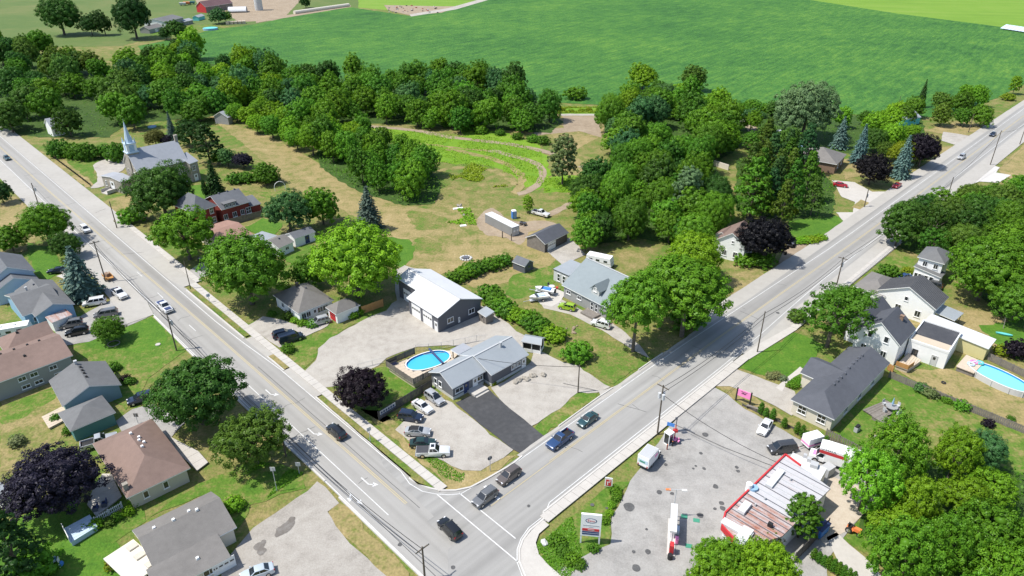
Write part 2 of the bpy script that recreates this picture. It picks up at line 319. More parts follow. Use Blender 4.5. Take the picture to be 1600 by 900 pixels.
for L_, w_ in (([(700, 236), (760, 246), (800, 262), (815, 280), (790, 300)], 2.6), ([(640, 224), (720, 232), (790, 240), (826, 254)], 1.6), ([(690, 268), (740, 262), (780, 272), (800, 290)], 2.2)):
    band('trodden_grass', smooth([P(*p) for p in L_], 5)[:-5], w_, .085, 'dry', .9)
# lawns
for pts, m in [([(250, 470), (268, 520), (290, 548), (235, 590), (200, 640), (160, 620), (110, 540), (150, 525), (195, 512), (236, 494)], 'lawn'),
               ([(195, 512), (238, 494), (262, 520), (262, 536), (220, 550), (150, 545), (128, 535)], 'lush'),
               ([(0, 610), (110, 590), (120, 640), (80, 700), (0, 740)], 'dry'), ([(0, 635), (60, 615), (95, 600), (85, 622), (40, 650), (0, 665)], 'lawn'),
               ([(40, 380), (75, 385), (105, 420), (70, 440), (50, 420)], 'lush'), ([(0, 300), (30, 310), (60, 355), (50, 390), (0, 400)], 'dry'),
               ([(0, 820), (110, 770), (180, 840), (210, 900), (0, 960)], 'lush'), ([(225, 810), (320, 750), (400, 720), (470, 735), (475, 760), (395, 790), (370, 830), (330, 770)], 'lawn'),
               ([(120, 780), (215, 775), (225, 815), (180, 850), (120, 830)], 'lawn'), ([(460, 535), (560, 505), (600, 487), (560, 502), (516, 528), (495, 546), (494, 562), (476, 578), (436, 545)], 'lawn'),
               ([(478, 580), (500, 598), (580, 655), (600, 660), (690, 600), (640, 585), (606, 575)], 'lawn'), ([(590, 640), (620, 660), (640, 690), (690, 722), (720, 737), (792, 716), (806, 712), (760, 752), (735, 764), (703, 766), (640, 710), (560, 640)], 'dry'),
               ([(630, 680), (650, 700), (690, 722), (660, 722)], 'lawn'), ([(830, 672), (868, 640), (905, 612), (936, 612), (930, 626), (880, 665), (850, 680)], 'lawn'),
               ([(790, 470), (840, 460), (940, 515), (985, 545), (1000, 570), (960, 600), (915, 580), (880, 540), (820, 490)], 'ground'), ([(795, 460), (830, 470), (880, 488), (940, 518), (980, 550), (960, 540), (900, 512), (830, 485)], 'lush'),
               ([(800, 430), (860, 415), (868, 440), (830, 470), (790, 460)], 'lawn'), ([(1150, 575), (1185, 548), (1240, 520), (1290, 540), (1255, 580), (1245, 600)], 'lush'),
               ([(1115, 605), (1135, 592), (1165, 612), (1245, 665), (1290, 690), (1280, 695), (1160, 630)], 'dry'), ([(1310, 640), (1390, 590), (1600, 680), (1660, 760), (1500, 760), (1380, 700), (1310, 690)], 'lawn'),
               ([(1395, 575), (1500, 580), (1600, 620), (1660, 700), (1580, 665), (1480, 625)], 'dry'), ([(1470, 480), (1560, 490), (1640, 570), (1560, 545), (1500, 510)], 'dry'), ([(1530, 510), (1600, 500), (1660, 570), (1580, 560)], 'lush'),
               ([(1360, 430), (1400, 395), (1430, 405), (1425, 440), (1380, 450)], 'lawn'), ([(1560, 265), (1600, 225), (1640, 215), (1660, 250), (1575, 282)], 'dry'),
               ([(1320, 840), (1350, 800), (1400, 830), (1360, 870), (1300, 830)], 'lawn'), ([(830, 860), (838, 846), (962, 752), (985, 752), (960, 800), (948, 850), (928, 905), (880, 912), (850, 882)], 'lawn'),
               ([(510, 800), (525, 788), (540, 795), (640, 895), (640, 920), (610, 910), (560, 860), (525, 825)], 'dry'), ([(160, 315), (200, 303), (240, 330), (205, 350), (178, 340)], 'dry'),
               ([(300, 290), (330, 288), (330, 320), (290, 305)], 'lush'), ([(375, 360), (410, 340), (440, 350), (430, 370), (400, 365)], 'lush'), ([(60, 236), (90, 240), (150, 290), (135, 293), (100, 268)], 'dry'),
               ([(95, 246), (140, 250), (175, 248), (145, 262), (150, 284), (125, 270)], 'lawn'), ([(205, 185), (255, 178), (280, 195), (250, 205), (215, 200)], 'lawn'), ([(430, 300), (455, 296), (460, 305), (430, 325), (400, 300)], 'lawn'),
               ([(440, 400), (480, 380), (520, 400), (480, 440)], 'lawn'), ([(600, 370), (640, 375), (650, 395), (630, 420), (600, 410)], 'lush'), ([(1230, 345), (1290, 330), (1325, 345), (1300, 365), (1240, 380)], 'lush'), ([(1140, 430), (1185, 420), (1195, 432), (1150, 465), (1130, 460)], 'dry'),
               ([(1310, 250), (1345, 245), (1345, 275), (1320, 280)], 'dry'), ([(1440, 205), (1500, 190), (1540, 195), (1525, 212), (1480, 210)], 'dry'), ([(1440, 235), (1495, 228), (1480, 245), (1450, 255)], 'dry')]:
    sheet('lawn', pts, .05 + .004 * (len(pts) % 5) + .0023 * (int(pts[0][0]) % 7), m, .9)
# lots and drives
sheet('gravel_yard', [(474, 582), (494, 562), (495, 546), (516, 529), (562, 503), (602, 486), (620, 470), (614, 425), (632, 415), (650, 420), (690, 470), (760, 480), (808, 518), (832, 532), (815, 545), (760, 545), (700, 540), (650, 543), (604, 560), (590, 572), (560, 588), (530, 604), (503, 606)], .1, 'gravel', .4)
sheet('gravel_parking', [(618, 672), (640, 650), (676, 618), (706, 630), (748, 664), (800, 704), (788, 717), (752, 737), (722, 737), (692, 722), (640, 692)], .11, 'gravel', .45)
sheet('gravel_turnaround', [(768, 606), (800, 590), (830, 566), (832, 548), (850, 552), (880, 566), (905, 572), (930, 592), (956, 606), (934, 614), (903, 614), (872, 640), (830, 668), (790, 640)], .11, 'gravel', .45)
sheet('blacktop_drive', [(712, 630), (762, 606), (772, 618), (818, 656), (852, 684), (818, 712), (800, 702), (748, 662)], .14, 'blacktop', .12)
sheet('station_lot', [(845, 905), (952, 850), (958, 806), (985, 752), (1000, 730), (1060, 650), (1112, 604), (1138, 618), (1165, 640), (1240, 682), (1300, 712), (1380, 770), (1350, 800), (1310, 850), (1290, 880), (1300, 960), (860, 960), (930, 905)], .1, 'lot', .25)
sheet('concrete_pad', [(1298, 745), (1340, 760), (1375, 780), (1320, 830), (1285, 850), (1265, 815)], .13, 'old_concrete', .2)
sheet('gravel_drive', [(1112, 603), (1148, 576), (1180, 588), (1242, 612), (1250, 640), (1236, 650), (1185, 622), (1140, 604)], .12, 'gravel', .3)
sheet('side_drive', [(1290, 840), (1305, 832), (1350, 870), (1380, 905), (1355, 930), (1310, 880)], .13, 'concrete', .2)
sheet('corner_lot', [(395, 826), (480, 768), (497, 752), (532, 786), (512, 800), (524, 824), (560, 862), (612, 912), (640, 960), (330, 960), (352, 880), (375, 850)], .1, 'lot_warm', .35)
sheet('church_lot', [(146, 258), (170, 248), (194, 252), (196, 262), (180, 274), (176, 285), (160, 292), (142, 294), (152, 282), (150, 268)], .1, 'gravel', .4, True)
sheet('shared_drive', [(192, 448), (240, 492), (196, 512), (140, 534), (104, 540), (86, 520), (112, 502), (130, 492), (172, 470), (178, 456)], .1, 'lot', .25)
sheet('asphalt_drive', [(182, 658), (206, 640), (240, 632), (290, 660), (262, 690), (200, 690)], .1, 'lot', .3)
sheet('front_walk', [(88, 432), (110, 424), (150, 410), (166, 418), (110, 440)], .1, 'concrete', .15)
sheet('house_drive', [(318, 408), (350, 396), (372, 408), (330, 430), (292, 440), (286, 430)], .1, 'lot', .25)
sheet('bungalow_drive', [(386, 510), (410, 495), (440, 500), (470, 512), (500, 500), (520, 498), (512, 510), (470, 530), (436, 544)], .1, 'gravel', .3)
sheet('garage_apron', [(855, 393), (890, 372), (905, 385), (915, 398), (880, 415), (868, 405)], .09, 'gravel', .3)
sheet('farmhouse_drive', [(840, 470), (872, 465), (885, 472), (910, 485), (945, 495), (1000, 540), (1015, 560), (985, 545), (940, 516), (890, 492), (850, 482)], .1, 'gravel', .35)
sheet('paved_yard', [(834, 464), (860, 448), (884, 458), (874, 474), (862, 480), (845, 476)], .12, 'concrete', .15)
sheet('side_drive', [(1235, 372), (1262, 376), (1255, 400), (1235, 408), (1215, 412), (1222, 395)], .1, 'dirt', .3)
sheet('shared_drive', [(1300, 282), (1335, 285), (1362, 300), (1385, 300), (1420, 275), (1440, 268), (1395, 320), (1340, 355), (1322, 350), (1305, 332), (1332, 332), (1335, 316), (1315, 308)], .1, 'concrete', .25)
sheet('farm_entrance', [(1474, 206), (1500, 210), (1530, 215), (1520, 226), (1490, 226), (1470, 220)], .1, 'gravel', .3)
sheet('concrete_drive', [(1548, 258), (1562, 262), (1556, 270), (1580, 274), (1560, 286), (1530, 284), (1520, 288), (1510, 282)], .12, 'curb', .1)
sheet('side_walk_path', [(1258, 580), (1240, 590), (1228, 600), (1222, 612), (1212, 606), (1230, 590), (1250, 574)], .13, 'concrete', .15)
sheet('lawn', [(1330, 324), (1345, 312), (1364, 320), (1350, 330)], .13, 'dry', .2)

# roads
sheet('road', [Q1(-90, -9.4), Q1(-90, 1), Q1(99, .6), Q1(106, -.5), Q1(420, -.7), Q1(420, -8), Q1(99, -8), Q1(90, -9.5)], .16, 'road1', 0, px=False)
sheet('road', [Q2(-3, -5.3), Q2(-3, 5.3), Q2(78, 5.3), Q2(90, 4.6), Q2(560, 4.4), Q2(560, -4.6), Q2(90, -4.6), Q2(70, -5.3)], .168, 'road2', 0, px=False)
sheet('road', [(590, 707), (625, 739), (650, 756), (690, 768.5), (720, 767.5), (745, 760), (800, 728), (820, 745), (700, 830), (600, 730)], .164, 'road2', 0)
sheet('road', [(955, 738), (900, 780), (850, 818), (826, 836), (813, 858), (812, 880), (828, 925), (700, 930), (700, 860), (760, 800), (900, 735)], .164, 'road2', 0)
sheet('road_shoulder', [Q1(100, -.6), Q1(100, 3.3), Q1(112, 4.9), Q1(420, 4.2), Q1(420, -.8), Q1(110, -.6)], .155, 'shoulder', 0, px=False)
sheet('road_shoulder', [Q1(420, -7.8), Q1(420, -12), Q1(180, -12.2), Q1(130, -12.2), Q1(92, -14.5), Q1(92, -9.2), Q1(100, -7.9)], .155, 'shoulder', .12, px=False)
sheet('road_shoulder', [Q2(68, 5.1), Q2(68, 6.8), Q2(84, 8.9), Q2(300, 9.4), Q2(420, 6), Q2(420, 4.2), Q2(90, 4.4)], .155, 'shoulder', 0, px=False)
sheet('road_shoulder', [Q2(16, -5.9), Q2(16, -5.1), Q2(72, -5.1), Q2(90, -4.4), Q2(420, -4.4), Q2(420, -6), Q2(200, -8.2), Q2(130, -7.6), Q2(75, -8.4), Q2(70, -5.9)], .155, 'shoulder', .12, px=False)
sheet('driveway_apron', [Q1(42, .4), Q1(42, 1.9), Q1(53.5, 1.9), Q1(53.5, .4)], .18, 'shoulder', 0, px=False)
sheet('driveway_apron', [Q1(60, .4), Q1(60, 1.9), Q1(69, 1.9), Q1(69, .4)], .18, 'shoulder', 0, px=False)
sheet('driveway_apron', [(936, 613), (957, 606), (968, 601), (972, 606), (940, 626)], .17, 'shoulder', .1)
# kerbs: real steps
def kerb(line, w=.28, h=.3):
    mb = MB(); L = [Vector((p[0], p[1], 0)) for p in line]; q = strip_pts(L, -w / 2, w / 2); n = len(L)
    for i in range(n - 1): mb.ext([q[i], q[2 * n - 1 - i], q[2 * n - 2 - i], q[i + 1]], 0, h)
    return struct(mb.build('kerb', 'curb'))
kerb([Q1(s, .62) for s in range(14, 43, 4)]); kerb([Q1(53.5, .62), Q1(60, .62)]); kerb([Q1(69.5, .4), Q1(98, .25)])
kerb([Q1(14, .5), P(640, 749.5), P(655, 758), P(672, 764.5), P(690, 768), P(712, 767.8), P(735, 763), P(760, 750), P(800, 727), P(816, 714)])
kerb([Q2(s, 5.35) for s in range(10, 69, 6)]); kerb([Q2(10, 5.35), P(850, 812), P(828, 830), P(817, 845), P(811.5, 860), P(812, 880), P(822, 905), P(836, 935)])
kerb([P(508, 753), P(488, 734), P(460, 708), P(440, 690)]); kerb([Q1(18, -9.55), Q1(0, -9.5), Q1(-40, -9.5)]); kerb([Q1(35, -9.7), Q1(60, -9.7), Q1(91, -9.5)])
kerb([Q2(26, -5.8), Q2(37, -6), Q2(41, -5.9)], .2); kerb([Q2(49, -5.9), Q2(57, -5.9)], .2)
# boulevards of grass between kerb and sidewalk
for s0, s1, m in ((13, 41.5, 'dry'), (53.7, 59.8, 'dry'), (69.7, 97.5, 'dry')):
    sheet('grass_verge', [Q1(s0, .8), Q1(s0, 1.75), Q1(s1, 1.75), Q1(s1, .7)] if s0 > 20 else [Q1(12, .4), Q1(9.6, 1.72), Q1(s1, 1.75), Q1(s1, .8)], .3, 'ground' if s0 != 53.7 else m, .1, px=False)
# sidewalks with separate slabs
def sidewalk(q, s0, s1, t0, t1, step):
    n = int((s1 - s0) / step); base = sheet('sidewalk', [q(s0, t0), q(s0, t1), q(s1, t1), q(s1, t0)], .2, 'concrete', 0, px=False)
    a, b = q(s0, 0), q(s1, 0); d = (b - a).normalized(); ang = math.atan2(d.y, d.x); step = (s1 - s0) / n; mb = MB()
    mb.box((0, 0, .04), (step - .05, abs(t1 - t0) - .02, .1)); me = mb.mesh('paving_slab', ['concrete'])
    for i in range(n):
        c = q(s0 + step * (i + .5), (t0 + t1) / 2); o = link('paving_slab', me, base); o.location = (c.x, c.y, .215 + rng.uniform(0, .02)); o.rotation_euler = (rng.uniform(-.006, .006), 0, ang)
sidewalk(Q1, 8.5, 100, 1.8, 3.35, 1.6); sidewalk(Q1, 100, 150, 3.3, 4.7, 2.2)
sidewalk(Q2, 9, 67, 5.55, 7.2, 1.7); sidewalk(Q2, 84, 140, 7.4, 8.9, 2.4)
sheet('sidewalk', [(842, 836), (837, 850), (842, 868), (856, 884), (880, 905), (905, 935), (840, 935), (824, 905), (814, 880), (813.5, 860), (819, 845), (830, 831), (848, 814), (858, 822)], .26, 'concrete', 0)
sheet('sidewalk', [Q2(66.5, 5.5), Q2(66.5, 7.2), Q2(84, 8.9), Q2(84, 7.4), Q2(74, 6)], .2, 'concrete', 0, px=False)
# painted lines
ZL = .185
def line1(s0, s1, t, w, m, k=12): band('road_marking', [Q1(s0 + (s1 - s0) * i / k, t(s0 + (s1 - s0) * i / k) if callable(t) else t) for i in range(k + 1)], w, ZL, m)
def line2(s0, s1, t, w, m, k=12): band('road_marking', [Q2(s0 + (s1 - s0) * i / k, t(s0 + (s1 - s0) * i / k) if callable(t) else t) for i in range(k + 1)], w, ZL, m)
yl = lambda s: -3.15 - max(0, min(1, (s - 70) / 120)) * 1.1
line1(10, 400, lambda s: yl(s) - .14, .13, 'yellow_line', 24); line1(10, 400, lambda s: yl(s) + .14, .13, 'yellow_line', 24)
line1(16, 400, lambda s: .28 - max(0, min(1, (s - 55) / 20)) * 1.2, .14, 'white_line', 30); line1(92, 400, -7.75, .14, 'white_line'); line1(-30, 92, -9.25, .12, 'white_line')
line1(10, 66, -6.35, .13, 'white_line')
for s in (79, 98, 112): line1(s, s + 3.4, -5.5 + (s - 79) * .03, .13, 'white_line', 2)
line2(18.5, 400, lambda s: -1.05 + max(0, min(1, (s - 70) / 70)) * 1.1 - .13, .12, 'yellow_line', 24); line2(5.5, 400, lambda s: -1.05 + max(0, min(1, (s - 70) / 70)) * 1.1 + .13, .12, 'yellow_line', 24)
line2(12, 400, lambda s: 4.72 - max(0, min(1, (s - 70) / 35)) * 1.5, .13, 'white_line', 24); line2(14, 400, lambda s: -4.75 + max(0, min(1, (s - 60) / 70)) * 1.9, .13, 'white_line', 24)
line1(8.4, -9, 1.25, .16, 'white_line'); line1(6.3, -5.8, 3.8, .16, 'white_line')
band('road_marking', [Q2(7.6, -4.5), Q2(7.2, -.9)], .5, ZL, 'white_line')
band('road_marking', [Q2(14, -4.75), P(720, 773), P(700, 774.5), P(680, 773), P(660, 769), P(640, 757), Q1(16, .28)], .12, ZL, 'white_line')
band('road_marking', [Q2(12, 4.72), P(850, 807), P(826, 826), P(814, 843), P(808, 860), P(808, 880), P(820, 912)], .12, ZL, 'white_line')
def arrow(s, t, through, ang=0):
    mb = MB(); tr = lambda x, y: tuple(Q1(s - x, t - y).to_3d()[:2]) + (ZL + .004,)
    def q(*p): mb.poly([tr(*c) for c in p])
    q((-1.8, -.1), (-1.8, .1), (.2, .1), (.2, -.1))
    if through:
        q((.2, -.1), (.2, .1), (1.2, .1), (1.2, -.1)); q((1.2, -.42), (1.2, .42), (2.3, 0))
        q((-.5, .1), (-.9, .1), (-.2, .75), (0, .55)); q((-.45, .95), (.2, .3), (.5, 1.05))
    else:
        q((.2, .1), (.2, -.1), (.75, -.65), (.85, -.4)); q((.35, -.75), (1.05, -.1), (1.3, -1.05))
    mb2 = MB(); mb2.v, mb2.f, mb2.m = mb.v, mb.f, mb.m
    o = mb2.build('lane_arrow', 'white_line'); bm = bmesh.new(); bm.from_mesh(o.data)
    for f in bm.faces:
        f.normal_update()
        if f.normal.z < 0: f.normal_flip()
    bm.to_mesh(o.data); bm.free(); struct(o)
arrow(48.5, -4.75, False); arrow(33.5, -4.8, False); arrow(17.4, -4.9, False); arrow(16.6, -7.9, True)
# crack seals, patches and oil marks

def seal(pts, w=.1): band('crack_seal', rough_edge([P(*p) for p in pts], .12, 1.5, closed=False) + [P(*pts[-1])], w, ZL - .006, 'stain')
for s0, s1, t in ((8, 62, -2.3), (-20, 95, -8.1)): band('crack_seal', rough_edge([Q1(s0 + (s1 - s0) * i / 14, t) for i in range(15)], .06, 3, closed=False), .1, ZL - .006, 'stain')
for i in range(16):
    s_ = 18 + i * 14 + rng.uniform(-4, 4); t0 = rng.uniform(-9, -5); band('crack_seal', rough_edge([Q1(s_ + rng.uniform(-.4, .4), t0 + k * .9) for k in range(rng.randint(4, 9))], .12, 1.5, closed=False), .07, ZL - .007, 'stain')
    s_ = 22 + i * 15 + rng.uniform(-4, 4); t0 = rng.uniform(-4.5, 0); band('crack_seal', rough_edge([Q2(s_ + rng.uniform(-.4, .4), t0 + k * .9) for k in range(rng.randint(3, 6))], .12, 1.5, closed=False), .07, ZL - .007, 'stain')
for L in [[(150, 333), (165, 327)], [(190, 398), (225, 395)], [(1156, 487), (1185, 500)], [(965, 632), (1010, 645)], [(1040, 658), (1130, 700), (1210, 730)], [(880, 600), (935, 612)]]: seal(L)
def stains(z, L, mt='stain'):
    for i, (x, y, r) in enumerate(L):
        c = P(x, y); pl = [(c.x + r * (1 + .3 * mnoise.noise((i * 3.1, a, 1))) * math.cos(a), c.y + 1.1 * r * (1 + .3 * mnoise.noise((i * 3.1, a, 4))) * math.sin(a)) for a in [k * math.pi / 8 for k in range(16)]]
        mb = MB(); mb.poly([(p[0], p[1], z + .0012 * i) for p in pl]); struct(mb.build('oil_stain', mt))
stains(.118, [(983, 793, .8), (1030, 770, .42), (1118, 761, .42), (1095, 709, .3), (1127, 787, .4), (1129, 795, .4), (1117, 796, .26), (1100, 733, .3), (1153, 737, .3), (1151, 731, .3), (1050, 772, .3), (990, 863, .25), (1012, 863, .38), (994, 888, .55), (1094, 806, .45), (1005, 704, .2), (1083, 733, .2), (1087, 729, .2), (1040, 727, .3), (1102, 680, .5), (948, 795, .2), (1010, 828, .2)])
stains(.19, [(708, 888, .3), (826, 792, .25), (625, 852, .3), (1215, 490, .4), (925, 790, .3)])
stains(.125, [(440, 830, .8), (446, 826, .9), (453, 819, .75), (434, 836, .45), (456, 812, .5), (409, 862, .6), (405, 855, .7), (412, 848, .4)], 'damp')
mb = MB()
for x, y in [(1069, 808), (1088, 814), (1076, 854)]:
    c = P(x, y); mb.box((c.x, c.y, .12), (.9, .7, .06), 0, R(-12))
struct(mb.build('tank_cover', 'green'))
# ------------------------------------------------------------------ vegetation
def leaves(name, cen, nrm, size, seed, aspect=1.0, core=None, tone=None):
    """many small leaf faces; 'tone' is each leaf's own lightness"""
    q = np.random.default_rng(seed); n = len(cen)
    nrm = nrm + q.normal(0, .36, nrm.shape); nrm /= np.linalg.norm(nrm, axis=1)[:, None] + 1e-9
    t = q.normal(size=(n, 3)); a = np.cross(nrm, t); a /= np.linalg.norm(a, axis=1)[:, None] + 1e-9; b = np.cross(nrm, a)
    s = size * q.uniform(.65, 1.35, (n, 1)); a = a * s; b = b * s * aspect
    v = np.stack([cen - a, cen - b * .7, cen + a, cen + b * .7], 1).reshape(-1, 3)
    tn = np.clip((q.normal(.5, .13, n) if tone is None else tone + q.normal(0, .1, n)), 0, 1).astype(np.float32)
    f = np.arange(4 * n).reshape(-1, 4)
    if core is not None and len(core[0]):
        cv, cf = core; v = np.vstack([v, cv]); nf = len(cf)
    else: cf = np.zeros((0, 3), int); nf = 0
    me = bpy.data.meshes.new(name); me.vertices.add(len(v)); me.vertices.foreach_set('co', v.astype(np.float32).ravel())
    loops = np.concatenate([f.ravel(), (cf + 4 * n).ravel()]).astype(np.int32); starts = np.concatenate([np.arange(n) * 4, 4 * n + np.arange(nf) * 3]).astype(np.int32)
    me.loops.add(len(loops)); me.loops.foreach_set('vertex_index', loops); me.polygons.add(n + nf); me.polygons.foreach_set('loop_start', starts)
    me.update(calc_edges=True)
    at = me.attributes.new('tone', 'FLOAT', 'FACE'); at.data.foreach_set('value', np.concatenate([tn, np.full(nf, .42, np.float32)]))
    me.materials.append(M['leaf']); return me
def ico(sub=1):
    bm = bmesh.new(); bmesh.ops.create_icosphere(bm, subdivisions=sub, radius=1); v = np.array([x.co[:] for x in bm.verts]); f = np.array([[y.index for y in x.verts] for x in bm.faces]); bm.free(); return v, f
IV, IF = ico(1)
def fib(n, q):
    i = np.arange(n) + .5; ph = np.arccos(1 - 2 * i / n); th = math.pi * (1 + 5 ** .5) * i + q.uniform(0, 6)
    return np.stack([np.cos(th) * np.sin(ph), np.sin(th) * np.sin(ph), np.cos(ph)], 1)
def crown(name, seed, K=15, lobe=.42, asp=.8, M2=15, nl=40, leaf=.05, zc=0, flatten=.8, droop=0, spread=1.0, shape=None, bare=.0, lay=None, wild=.0, core=.58):
    """lobes > clumps > leaves; unit radius, crown centre at height zc"""
    q = np.random.default_rng(seed); C, Nn, T = [], [], []; cv, cf = [], []
    d = fib(K, q); d = d[d[:, 2] > -.75]
    sx, sy = q.uniform(1 - wild * .45, 1 + wild * .45, 2); tilt = q.normal(0, wild * .28, 2)
    for i, u in enumerate(d):
        rr = q.uniform(.5, .68) * spread; k = 1 + q.uniform(-.16, .16) * (1 + wild); c = u * np.array([rr, rr, rr * asp]) * k; lr = lobe * q.uniform(.72, 1.25)
        c = c * np.array([sx, sy, 1]); c[:2] += tilt * (u[2] + .3); lr *= 1 + wild * q.uniform(-.35, .45)
        if shape: c, lr = shape(c, lr, u, q)
        if lay is not None: c[2] += q.uniform(-.04, .04)
        cv.append(IV * lr * core * np.array([1, 1, flatten]) + c); cf.append(IF + 12 * 0 + len(IV) * (len(cv) - 1))
        dd = fib(M2, q); lt = q.normal(0, .06)
        for w in dd:
            if w[2] < -.55 or q.random() < bare: continue
            if np.dot(w, u) < -.45: continue
            cc = c + w * lr * np.array([1, 1, flatten]) * q.uniform(.82, 1.12); cr = lr * q.uniform(.3, .44)
            e = q.normal(size=(nl, 3)); e /= np.linalg.norm(e, axis=1)[:, None]; e += w * .75; e /= np.linalg.norm(e, axis=1)[:, None] + 1e-9
            p = cc + e * cr * q.uniform(.5, 1.08, (nl, 1)) * np.array([1, 1, .8]); p[:, 2] -= droop * q.random(nl) * cr
            C.append(p); Nn.append(e * .7 + w * .5 + np.array([0, 0, .35])); T.append(np.full(nl, .5 + lt + q.normal(0, .07)))
    C, Nn, T = np.vstack(C), np.vstack(Nn), np.concatenate(T); C[:, 2] += zc
    cv = np.vstack(cv); cv[:, 2] += zc; cf = np.vstack(cf)
    return leaves(name, C, Nn, leaf, seed + 1, .8, (cv, cf), T)
def trunk(seed, zc, asp, r=.055, limbs=7, reach=.62):
    mb = MB(); q = random.Random(seed); top = zc - asp * .35
    mb.tube((0, 0, -.06), (.01, 0, top * .5), r * 1.25, r * .95, 8); mb.tube((.01, 0, top * .5), (.02, .01, top), r * .95, r * .7, 8); mb.tube((.02, .01, top), (0, .03, zc + asp * .5), r * .7, r * .2, 6)
    for i in range(limbs):
        a = 6.283 * i / limbs + q.uniform(-.3, .3); z0 = top * q.uniform(.75, 1.1); e = (math.cos(a) * reach * q.uniform(.7, 1), math.sin(a) * reach * q.uniform(.7, 1), zc + asp * q.uniform(-.15, .45)); m = (e[0] * .45, e[1] * .45, z0 + (e[2] - z0) * .55)
        mb.tube((0, 0, z0), m, r * .5, r * .33, 6); mb.tube(m, e, r * .33, r * .1, 5)
    return mb.mesh('trunk', ['bark'])
def spruce(seed, H=3.4, layers=24, droop=.25, dens=15, leaf=.085, wid=1.0):
    q = np.random.default_rng(seed); C, Nn, T = [], [], []
    for i in range(layers):
        f = i / (layers - 1); z = .22 + (H - .25) * f; rad = wid * (1 - f) ** .85 * q.uniform(.85, 1.1) + .03; nb = max(4, int(dens * (1 - f * .75)))
        a0 = q.uniform(0, 6)
        for j in range(nb):
            a = a0 + 6.283 * j / nb + q.uniform(-.2, .2); rr = rad * q.uniform(.75, 1.1); m = max(3, int(rr / leaf * 1.15)); t = np.linspace(.25, 1, m); lt = q.normal(.5, .07)
            for sd in (-1, 0, 1):
                x = t * rr; off = sd * leaf * .9 * (1.15 - t); p = np.stack([np.cos(a) * x - np.sin(a) * off, np.sin(a) * x + np.cos(a) * off, z - droop * rr * t ** 2 + .1 * rr * np.maximum(0, t - .75) + q.normal(0, .012, m)], 1)
                C.append(p); Nn.append(np.tile([math.cos(a) * .55, math.sin(a) * .55, .8], (m, 1))); T.append(lt + .12 * (t - .5))
    C, Nn, T = np.vstack(C), np.vstack(Nn), np.concatenate(T); cv = []; cf = []
    n = 12
    for i in range(n): cv.append((math.cos(6.283 * i / n) * .62 * wid, math.sin(6.283 * i / n) * .62 * wid, .3))
    cv.append((0, 0, H * .86)); cf = [(i, (i + 1) % n, n) for i in range(n)]
    return leaves('crown', C, Nn, leaf * .75, seed, .9, (np.array(cv), np.array(cf)), T)
def plain_trunk(h, r):
    mb = MB(); mb.tube((0, 0, -.06), (0, 0, h), r, r * .25, 7); return mb.mesh('trunk', ['bark'])
def pine_shape(c, lr, u, q):
    z = (u[2] + 1) / 2; k = (1.1 - z) * .8; return np.array([u[0] * k, u[1] * k, (z - .5) * 2.6]), lr * (.55 + .5 * (1 - z))
def poplar_shape(c, lr, u, q): return np.array([c[0] * .8, c[1] * .8, u[2] * 1.15]), lr * .85
# each kind: list of (crown, trunk, crown-centre height, vertical half height), all in units of the crown radius
KINDS = {}
def kind(n, specs): KINDS[n] = specs
def bc(name, seeds, zc, asp, **kw):
    tk = {k: kw.pop(k) for k in ('r', 'limbs', 'reach') if k in kw}
    kind(name, [(crown('crown', s, asp=asp, zc=zc, **kw), trunk(s, zc, asp, **tk), zc, asp) for s in seeds])
bc('maple', (11, 12, 13, 14), 1.05, .85, K=26, lobe=.36, M2=22, nl=84, leaf=.03, wild=.2)
bc('forest', (21, 22, 23, 24, 25, 26, 27, 28), 1.0, 1.0, K=26, lobe=.36, M2=14, nl=44, leaf=.046, r=.045, limbs=5, wild=.42)
bc('ash', (31, 32, 33), 1.1, .9, K=32, lobe=.3, M2=17, nl=70, leaf=.031, wild=.3, droop=1.0, bare=.03, spread=1.12, core=.42)
bc('lofty', (35, 36), 1.6, .95, K=30, lobe=.34, M2=19, nl=76, leaf=.031, wild=.25, r=.05, bare=.08)
bc('tall', (41, 42), 1.55, 1.15, K=24, lobe=.34, M2=14, nl=48, leaf=.046, shape=poplar_shape, r=.045)
bc('locust', (51,), .95, .72, K=26, lobe=.32, M2=16, nl=64, leaf=.035, wild=.2, flatten=.5, bare=.1, spread=1.1, limbs=8)
bc('pine', (61, 62), 1.6, 1.3, K=34, lobe=.34, M2=13, nl=40, leaf=.045, flatten=.32, shape=pine_shape, bare=.12, r=.05)
bc('thin', (71, 72), 1.2, .9, K=20, lobe=.34, M2=14, nl=44, leaf=.042, bare=.2, spread=1.05, core=.25)
bc('bush', (81, 82, 83), .55, .62, K=11, lobe=.5, M2=14, nl=38, leaf=.072, r=.05, limbs=4, reach=.4, wild=.2)
kind('spruce', [(spruce(s, droop=.16, dens=21, leaf=.1), plain_trunk(3.1, .07), 1.5, 1.5) for s in (91, 92)])
kind('cedar', [(crown('crown', 95, K=26, asp=1.9, zc=2.0, lobe=.42, M2=11, nl=20, leaf=.11, shape=lambda c, lr, u, q: (np.array([u[0] * .55, u[1] * .55, u[2] * 1.75]), .5 * (1.15 - .55 * max(0, u[2])))), plain_trunk(3, .08), 2.0, 1.9)])
LC = dict(meadow=(.17, .3, .018), green=(.092, .215, .014), mid=(.07, .172, .014), dark=(.046, .115, .016), deep=(.032, .082, .016), lime=(.14, .285, .014), yellow=(.17, .24, .012), blue=(.1, .175, .15), spruce=(.085, .13, .1), silver=(.13, .195, .07),
          purple=(.022, .015, .021), plum=(.024, .021, .036), black=(.013, .012, .014), ash=(.125, .26, .014), olive=(.08, .15, .018), pinec=(.042, .105, .026), teal=(.06, .15, .042), rust=(.105, .12, .03), pale=(.16, .19, .08))
